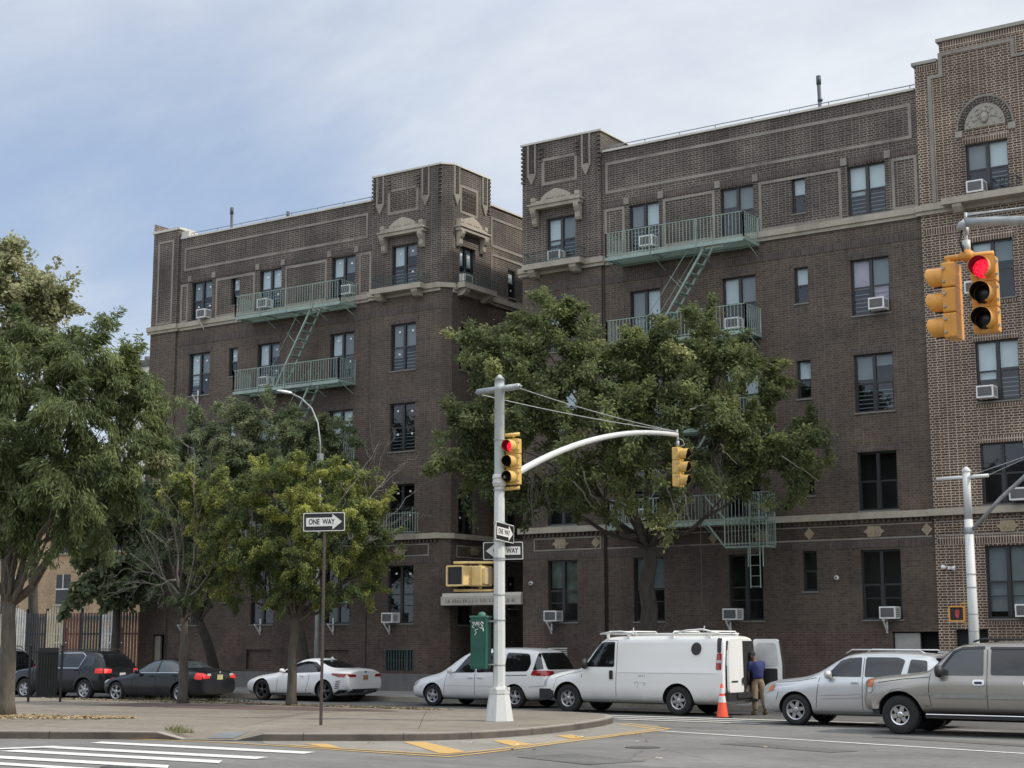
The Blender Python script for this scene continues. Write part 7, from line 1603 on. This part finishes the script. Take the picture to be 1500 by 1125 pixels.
def leaves(name, blobs, n, size, aspect, mat, parent, seed, droop=.4, sub=(14, .34), tw=.5, hi_dir=(.5, .1, .8)):
    """blobs: (centre, (rx,ry,rz), weight, tint shift). Leaves sit in small clumps near each blob's surface."""
    rg = np.random.default_rng(seed); W = np.array([b[2] * b[1][0] * b[1][2] for b in blobs]); W = W / W.sum(); P = []; TI = []
    AX = []
    for (c, r_, _, sh), wq in zip(blobs, W):
        m = int(n * wq); vol = max(6, int(sub[0] * 1.9 * (r_[0] * r_[1] * r_[2]) ** (2 / 3)))
        d = rg.normal(size=(vol, 3)); d /= np.linalg.norm(d, axis=1)[:, None]
        ph = rg.uniform(0, 6.28, 6); lump = 1 + .16 * np.sin(3 * d[:, 0] + ph[0]) + .16 * np.sin(4 * d[:, 1] + ph[1]) + .14 * np.sin(5 * d[:, 2] + ph[2]) + .10 * np.sin(9 * d[:, 0] + ph[3]) * np.sin(8 * d[:, 2] + ph[4])
        q = (rg.uniform(.25, 1.0, vol) * lump)[:, None]
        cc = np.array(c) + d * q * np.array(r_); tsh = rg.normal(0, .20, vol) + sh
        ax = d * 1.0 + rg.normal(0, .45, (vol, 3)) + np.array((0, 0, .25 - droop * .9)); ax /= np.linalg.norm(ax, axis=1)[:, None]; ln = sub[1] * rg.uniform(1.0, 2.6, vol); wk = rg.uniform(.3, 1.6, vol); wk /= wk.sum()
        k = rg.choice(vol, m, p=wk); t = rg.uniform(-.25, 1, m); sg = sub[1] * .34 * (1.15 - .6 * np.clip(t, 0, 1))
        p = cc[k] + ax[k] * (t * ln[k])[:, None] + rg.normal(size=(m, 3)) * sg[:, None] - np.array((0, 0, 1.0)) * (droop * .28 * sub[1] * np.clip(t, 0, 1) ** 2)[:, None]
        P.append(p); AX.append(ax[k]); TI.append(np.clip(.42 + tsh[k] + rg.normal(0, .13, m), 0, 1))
    AX = np.concatenate(AX)
    P = np.concatenate(P); TI = np.concatenate(TI); N_ = len(P)
    a = rg.uniform(0, 2 * np.pi, N_); el = rg.normal(-droop, .45, N_); D = np.stack([np.cos(a) * np.cos(el), np.sin(a) * np.cos(el), np.sin(el)], 1) + AX * .8; D /= np.linalg.norm(D, axis=1)[:, None] + 1e-9
    U = rg.normal(size=(N_, 3)) + np.array([0, 0, 1.0]); S = np.cross(D, U); S /= np.linalg.norm(S, axis=1)[:, None] + 1e-9; nr = np.cross(S, D)
    L = (size * rg.uniform(.65, 1.35, N_))[:, None]; Wd = L * aspect
    V = np.empty((N_ * 4, 3)); V[0::4] = P; V[1::4] = P + D * L * .5 + S * Wd * .5 - nr * L * .06; V[2::4] = P + D * L - nr * L * .14; V[3::4] = P + D * L * .5 - S * Wd * .5 - nr * L * .06
    me = bpy.data.meshes.new(name); me.vertices.add(N_ * 4); me.vertices.foreach_set('co', V.ravel().astype(np.float32)); me.loops.add(N_ * 4); me.loops.foreach_set('vertex_index', np.arange(N_ * 4, dtype=np.int32))
    me.polygons.add(N_); me.polygons.foreach_set('loop_start', np.arange(0, N_ * 4, 4, dtype=np.int32)); me.polygons.foreach_set('loop_total', np.full(N_, 4, dtype=np.int32)); me.update(calc_edges=True)
    at_ = me.attributes.new('tint', 'FLOAT', 'POINT'); at_.data.foreach_set('value', np.repeat(TI, 4).astype(np.float32))
    me.materials.append(mat); o = bpy.data.objects.new(name, me); link(o, parent)
    if parent: o.matrix_parent_inverse = Matrix.Translation(-parent.location)
    return o
def curve_pts(a, b, bend, n=7, rg=None, jit=.0):
    a = Vector(a); b = Vector(b); out_ = []
    for i in range(n + 1):
        t = i / n; p = a.lerp(b, t) + Vector(bend) * math.sin(math.pi * t)
        if rg is not None and 0 < i < n: p += Vector(rg.normal(0, jit, 3))
        out_.append(p)
    return out_
def limb(mb, pts, r0, r1, n=7): k = len(pts); mb.tube(pts, r0, n, True, [r0 + (r1 - r0) * (i / (k - 1)) ** .8 for i in range(k)])
def tree(name, label, base, fork, r0, blobs, nl, size, aspect, mat, barkm, seed, group, lean=(0, 0, 0), droop=.4, sub=(14, .34), limbs=None, twigs=3, rfork=None):
    rg = np.random.default_rng(seed); root = empty(name, base, 0, label, 'tree', group); mb = MB(); B = Vector(base)
    fk = Vector(fork) - B; pts = curve_pts((0, 0, -.1), fk, lean, 7, rg, r0 * .12); k = len(pts); rf = rfork or r0 * .62
    rs = [r0 * 1.45, r0 * 1.05] + [r0 + (rf - r0) * i / (k - 3) for i in range(k - 2)]; mb.tube(pts, r0, 12, True, rs)
    for (c, r_, wgt, sh) in (limbs or blobs):
        c = Vector(c) - B; d = c - fk; st_ = fk + Vector((0, 0, -.08 - .25 * rg.random() * min(1, fk.z * .2))); up = max(.1, d.length * .12)
        p = curve_pts(st_, c, (0, 0, -up * rg.uniform(-.2, 1.0)), 7, rg, d.length * .02); lr = rf * rg.uniform(.34, .6); limb(mb, p, lr, lr * .22)
        for _ in range(twigs):
            i = int(rg.integers(3, 8)); e = c + Vector(rg.normal(size=3)).normalized() * max(r_) * rg.uniform(.7, .98); q = curve_pts(p[i] if i < len(p) else p[-1], e, Vector(rg.normal(0, .12, 3)), 5, rg, .04); limb(mb, q, lr * .35, .008, 5)
    mb.build('trunk', barkm, root)
    leaves('crown', blobs, nl, size, aspect, mat, root, seed + 1, droop, sub); return root
def bl(px, py, D, rx, rz, ry=None, w_=1.0, sh=0.0):      # blob: place and radii (in pixels) read off the photograph, depth in metres
    s = D / FPX; ry = ry or (rx * s * .9); return (tuple(at(px, py, D)), (rx * s, ry, rz * s), w_, sh)
# big street tree in front of the right wing
BT = (-23.3, 41.75, .15)
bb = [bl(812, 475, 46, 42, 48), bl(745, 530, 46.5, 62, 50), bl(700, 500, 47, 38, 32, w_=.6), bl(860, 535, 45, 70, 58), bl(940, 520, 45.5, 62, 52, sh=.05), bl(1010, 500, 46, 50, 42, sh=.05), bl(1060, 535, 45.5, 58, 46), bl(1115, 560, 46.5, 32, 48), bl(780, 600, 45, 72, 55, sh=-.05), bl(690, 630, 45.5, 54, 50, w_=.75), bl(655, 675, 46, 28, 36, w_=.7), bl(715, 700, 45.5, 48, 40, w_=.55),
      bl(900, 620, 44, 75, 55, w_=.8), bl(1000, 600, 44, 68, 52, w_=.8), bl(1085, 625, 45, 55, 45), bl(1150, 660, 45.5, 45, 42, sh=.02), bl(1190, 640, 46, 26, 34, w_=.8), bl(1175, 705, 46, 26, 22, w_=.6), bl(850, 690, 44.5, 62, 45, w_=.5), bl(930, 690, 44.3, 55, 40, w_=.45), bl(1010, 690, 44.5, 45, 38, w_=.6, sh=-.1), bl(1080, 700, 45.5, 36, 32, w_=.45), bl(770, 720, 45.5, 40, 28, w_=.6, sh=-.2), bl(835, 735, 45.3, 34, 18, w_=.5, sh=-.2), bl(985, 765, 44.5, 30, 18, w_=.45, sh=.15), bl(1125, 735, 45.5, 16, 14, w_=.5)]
t1 = tree('street_tree', 'large leafy tree in front of the right wing, its trunk behind the white van', BT, at(950, 790, 47), .30, bb, 150000, .125, .46, M['leaf_big'], M['bark_dk'], 21, 'street trees along the far pavement', droop=.25, sub=(15, .30), limbs=[bb[i] for i in (0, 1, 3, 4, 6, 8, 9, 11, 12, 13, 14, 15, 18)], rfork=.20)
mb = MB(); rg = np.random.default_rng(3)       # bare dead twigs showing against the crown
for a, b, r_ in (((1105, 655, 44.8), (1135, 620, 44.5), .02), ((1145, 668, 44.6), (1200, 705, 44.4), .022), ((1055, 650, 44), (1080, 680, 43.8), .018), ((1010, 600, 43.5), (1035, 594, 43.4), .03), ((855, 690, 43.6), (880, 740, 43.8), .03), ((840, 705, 43.6), (872, 745, 43.8), .03), ((975, 705, 43.6), (995, 760, 43.8), .025), ((1000, 720, 43.6), (1010, 770, 43.9), .02)):
    limb(mb, [p - Vector(BT) for p in curve_pts(at(*a), at(*b), Vector(rg.normal(0, .06, 3)), 5, rg, .03)], r_, .008, 5)
mb.build('dead_branch', M['twig'], t1)
mb = MB()
for k in range(46):                              # hanging creeper strands
    x = rg.uniform(1015, 1060) if k < 26 else rg.uniform(775, 830); y = rg.uniform(650, 690); mb.tube(curve_pts(at(x, y, 44.6) - Vector(BT), at(x + rg.normal(0, 6), y + rg.uniform(40, 95), 44.9) - Vector(BT), Vector(rg.normal(0, .1, 3)), 4, rg, .03), .006, 4)
mb.build('hanging_twigs', M['twig'], t1)
# left tree on the island
LT = (-32.13, 25.4, .146)
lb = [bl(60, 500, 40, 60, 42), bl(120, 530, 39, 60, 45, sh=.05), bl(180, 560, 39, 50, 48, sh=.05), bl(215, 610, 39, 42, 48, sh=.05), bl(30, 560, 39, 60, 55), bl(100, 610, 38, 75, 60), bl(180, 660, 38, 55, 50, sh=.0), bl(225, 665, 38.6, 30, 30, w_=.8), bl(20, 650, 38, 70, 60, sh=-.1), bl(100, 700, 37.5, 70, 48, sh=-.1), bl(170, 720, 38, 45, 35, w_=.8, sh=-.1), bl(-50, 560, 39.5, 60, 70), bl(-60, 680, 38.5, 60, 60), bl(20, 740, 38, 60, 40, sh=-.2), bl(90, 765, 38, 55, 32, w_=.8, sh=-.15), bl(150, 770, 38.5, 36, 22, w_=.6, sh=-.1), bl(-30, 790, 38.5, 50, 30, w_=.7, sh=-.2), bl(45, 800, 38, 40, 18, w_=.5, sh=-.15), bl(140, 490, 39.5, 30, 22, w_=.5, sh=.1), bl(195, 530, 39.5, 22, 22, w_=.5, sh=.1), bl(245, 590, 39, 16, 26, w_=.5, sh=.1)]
t2 = tree('island_tree', 'large drooping leafy tree at the left edge of the traffic island', LT, at(14, 880, 38.3), .20, lb, 135000, .15, .24, M['leaf_left'], M['bark'], 31, 'trees on the traffic island', droop=.75, sub=(14, .27), limbs=[lb[i] for i in (0, 1, 3, 4, 5, 6, 8, 9, 12, 13, 14)], rfork=.16)
leaves('pale_leaf_cluster', [bl(238, 670, 37.9, 10, 9), bl(228, 676, 37.9, 7, 6)], 420, .10, .4, M['leaf_gold'], t2, 5, .3, (10, .12))
# slim yellow-green tree
YT = (-30.5, 33.94, .146)
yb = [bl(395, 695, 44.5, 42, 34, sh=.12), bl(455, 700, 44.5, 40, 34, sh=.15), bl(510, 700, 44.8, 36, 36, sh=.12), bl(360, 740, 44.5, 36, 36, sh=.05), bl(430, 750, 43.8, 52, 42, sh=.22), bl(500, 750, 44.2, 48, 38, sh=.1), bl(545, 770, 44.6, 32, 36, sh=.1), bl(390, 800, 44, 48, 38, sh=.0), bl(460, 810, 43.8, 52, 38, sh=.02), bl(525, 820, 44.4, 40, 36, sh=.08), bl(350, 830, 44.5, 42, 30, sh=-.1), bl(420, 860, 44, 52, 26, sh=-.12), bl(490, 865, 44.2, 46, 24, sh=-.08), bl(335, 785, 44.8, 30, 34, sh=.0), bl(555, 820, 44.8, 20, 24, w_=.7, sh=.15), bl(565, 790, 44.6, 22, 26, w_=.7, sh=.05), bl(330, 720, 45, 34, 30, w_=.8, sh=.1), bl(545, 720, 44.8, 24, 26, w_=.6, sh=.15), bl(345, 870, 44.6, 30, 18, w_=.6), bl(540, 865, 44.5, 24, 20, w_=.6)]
t3 = tree('island_tree', 'slim tree with yellow-green foliage behind the thin brown sign post', YT, at(432, 900, 44.5), .135, yb, 150000, .075, .42, M['leaf_yel'], M['bark'], 41, 'trees on the traffic island', droop=.5, sub=(26, .17), rfork=.12)
mb = MB()
def dead(mb, a, b, r_, k, rg, sp_, base):
    p = curve_pts(a, b, Vector(rg.normal(0, .12, 3)), 6, rg, .03); limb(mb, p, r_, r_ * .3, 5)
    if k > 0:
        for _ in range(3):
            i = int(rg.integers(2, 7)); d = (b - a); e = p[min(i, 6)] + (d.normalized() + Vector(rg.normal(0, .5, 3))) * d.length * sp_; dead(mb, p[min(i, 6)], e, r_ * .5, k - 1, rg, sp_, base)
for a, b in (((480, 800, 44.4), (560, 700, 44.6)), ((500, 810, 44.4), (585, 745, 44.6)), ((500, 800, 44.2), (588, 770, 44.4)), ((470, 760, 44), (530, 690, 44)), ((500, 780, 44.2), (572, 690, 44.5))): dead(mb, at(*a) - Vector(YT), at(*b) - Vector(YT), .022, 2, rg, .42, None)
mb.build('dead_branch', M['twig'], t3)
# thin tree, half bare
HT = (-34.13, 33.27, .146)
hb_ = [bl(265, 715, 46, 44, 34, sh=.12), bl(315, 705, 46, 36, 28, sh=.2), bl(300, 765, 46, 34, 34, w_=.8, sh=.1), bl(320, 820, 46, 36, 34, w_=.8, sh=-.1), bl(290, 860, 46, 30, 24, w_=.6, sh=-.2), bl(240, 760, 46.4, 20, 24, w_=.35, sh=.05)]
t4 = tree('island_tree', 'thin half bare tree with dead pale branches, in front of the black sedan', HT, at(270, 905, 45.8), .14, hb_, 34000, .085, .42, M['leaf_yel'], M['bark'], 51, 'trees on the traffic island', droop=.5, sub=(24, .17), rfork=.10)
mb = MB()
for a, b, q in (((268, 900, 45.8), (205, 770, 45.6), 3), ((262, 870, 45.6), (190, 810, 45.4), 3), ((262, 860, 45.6), (240, 735, 45.6), 3), ((270, 880, 45.6), (290, 760, 45.4), 2), ((258, 850, 45.6), (200, 850, 45.4), 2), ((266, 880, 45.6), (330, 790, 45.4), 2)): dead(mb, at(*a) - Vector(HT), at(*b) - Vector(HT), .035, q, rg, .40, None)
mb.build('dead_branch', M['twig'], t4)
# two dark trees along the far pavement
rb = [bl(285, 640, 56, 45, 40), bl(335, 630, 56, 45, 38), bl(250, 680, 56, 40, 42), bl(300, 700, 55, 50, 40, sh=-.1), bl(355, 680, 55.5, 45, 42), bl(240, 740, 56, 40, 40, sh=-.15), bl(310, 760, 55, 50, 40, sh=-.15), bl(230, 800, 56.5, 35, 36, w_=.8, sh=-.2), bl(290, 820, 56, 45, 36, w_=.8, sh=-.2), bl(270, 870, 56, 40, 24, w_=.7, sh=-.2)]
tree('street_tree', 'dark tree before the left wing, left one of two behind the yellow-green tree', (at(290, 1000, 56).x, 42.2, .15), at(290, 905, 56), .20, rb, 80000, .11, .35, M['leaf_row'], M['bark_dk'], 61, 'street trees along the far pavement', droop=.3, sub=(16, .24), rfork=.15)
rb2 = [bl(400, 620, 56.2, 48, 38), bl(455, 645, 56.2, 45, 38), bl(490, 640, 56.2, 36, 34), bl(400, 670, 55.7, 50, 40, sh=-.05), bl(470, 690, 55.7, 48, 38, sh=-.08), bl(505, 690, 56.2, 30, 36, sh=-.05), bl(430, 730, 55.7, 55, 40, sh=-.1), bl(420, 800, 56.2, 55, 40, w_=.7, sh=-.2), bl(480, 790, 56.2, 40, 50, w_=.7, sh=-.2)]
tree('street_tree', 'dark tree right below the left wing fire escapes, behind the yellow-green tree', (at(425, 1000, 54).x + .2, 42.2, .15), at(430, 880, 54), .18, rb2, 80000, .11, .35, M['leaf_row'], M['bark_dk'], 71, 'street trees along the far pavement', droop=.3, sub=(16, .24), rfork=.14)
# background trees
gb_ = [bl(20, 395, 70, 40, 45), bl(60, 430, 70, 42, 38), bl(-40, 420, 70, 50, 60), bl(30, 450, 70, 45, 38), bl(88, 440, 70, 20, 26, w_=.7), bl(5, 365, 70, 20, 20, w_=.6), bl(-20, 520, 70, 50, 50), bl(50, 510, 70, 40, 40)]
b0 = at(10, 950, 70)
tree('background_tree', 'tall pale golden tree rising behind the large drooping tree at upper left', (b0.x, b0.y, 0), at(10, 700, 70), .3, gb_, 30000, .20, .6, M['leaf_gold'], M['bark_dk'], 81, 'trees behind the fence', droop=.2, sub=(14, .42))
db_ = [bl(150, 800, 63, 45, 36), bl(185, 770, 63, 40, 40), bl(190, 830, 63, 30, 40), bl(130, 850, 63, 32, 24, w_=.7), bl(165, 860, 63, 36, 34), bl(195, 880, 63, 22, 22, w_=.7), bl(180, 715, 63, 40, 40), bl(120, 760, 63.5, 36, 36)]
b0 = at(170, 950, 63)
tree('background_tree', 'dark broad-leaved tree behind the painted fence next to the building', (b0.x, b0.y, 0), at(170, 880, 63), .2, db_, 16000, .26, .7, M['leaf_row'], M['bark_dk'], 91, 'trees behind the fence', droop=.3, sub=(9, .34))
fb_ = [bl(-30, 730, 82, 60, 50), bl(30, 700, 82, 55, 45), bl(90, 720, 82, 50, 40), bl(140, 690, 82, 45, 40)]
b0 = at(50, 945, 84)
tree('background_tree', 'dark tree mass above the roof of the tan brick building', (b0.x, b0.y, 0), at(50, 800, 84), .3, fb_, 10000, .32, .6, M['leaf_row'], M['bark_dk'], 95, 'trees behind the fence', droop=.2, sub=(8, .45))
# ================================================================ give every separate piece its own object
SPLIT = {'balcony_slab', 'brick_pattern', 'dark_recess', 'stone_trim', 'soldier_course', 'herringbone_frieze', 'medallion', 'coping', 'ledge', 'trim_band', 'brick_quoin', 'basement_infill', 'downpipe', 'cable', 'door_seam', 'window_trim', 'rocker_trim', 'roof_rail', 'running_board', 'body_crease', 'arch_trim', 'door_moulding', 'window_visor', 'slide_rail', 'door_handle_plate', 'sill_seam', 'arch_lip', 'guy_wire', 'steel_band', 'strap', 'bracket', 'ears_and_nose', 'face', 'wall', 'latch', 'dead_branch_', 'crosswalk_stripe', 'wall_louvre_', 'roof', 'sash_', 'pane', 'railing_', 'front_bumper_', 'casing_', 'rail', 'axle', 'frame_', 'folded_top'}
def split_pieces(o, gap=.03, most=60):
    me = o.data; nv = len(me.vertices)
    if nv == 0 or nv > 60000: return
    par = list(range(nv))
    def fd(i):
        while par[i] != i: par[i] = par[par[i]]; i = par[i]
        return i
    for e in me.edges:
        a, b = fd(e.vertices[0]), fd(e.vertices[1])
        if a != b: par[a] = b
    co = np.empty(nv * 3); me.vertices.foreach_get('co', co); co = co.reshape(-1, 3); lab = np.array([fd(i) for i in range(nv)]); ids = np.unique(lab)
    if len(ids) < 2 or len(ids) > 1500: return
    bb = np.array([np.concatenate([co[lab == i].min(0) - gap / 2, co[lab == i].max(0) + gap / 2]) for i in ids]); k = len(ids); gp = list(range(k))
    def fg(i):
        while gp[i] != i: gp[i] = gp[gp[i]]; i = gp[i]
        return i
    for i in range(k):
        hit = np.nonzero((bb[i, :3] <= bb[i + 1:, 3:]).all(1) & (bb[i, 3:] >= bb[i + 1:, :3]).all(1))[0] + i + 1
        for j in hit:
            a, b = fg(i), fg(int(j))
            if a != b: gp[a] = b
    groups = sorted({fg(i) for i in range(k)})
    if not 1 < len(groups) <= most: return
    gl = {int(ids[i]): fg(i) for i in range(k)}; vg = np.array([gl[int(x)] for x in lab])
    src = bmesh.new(); src.from_mesh(me); src.verts.ensure_lookup_table()
    for n, g_id in enumerate(groups):
        b2 = src.copy(); b2.verts.ensure_lookup_table(); dead_ = [v for v in b2.verts if vg[v.index] != g_id]; bmesh.ops.delete(b2, geom=dead_, context='VERTS')
        m2 = bpy.data.meshes.new(me.name); b2.to_mesh(m2); b2.free()
        for mt in me.materials: m2.materials.append(mt)
        if n == 0: o.data = m2
        else: q = o.copy(); q.data = m2; col.objects.link(q)
    src.free()
for o in [x for x in list(sc.objects) if x.type == 'MESH' and x.parent and x.name.split('.')[0] in SPLIT and not x.children]: split_pieces(o)
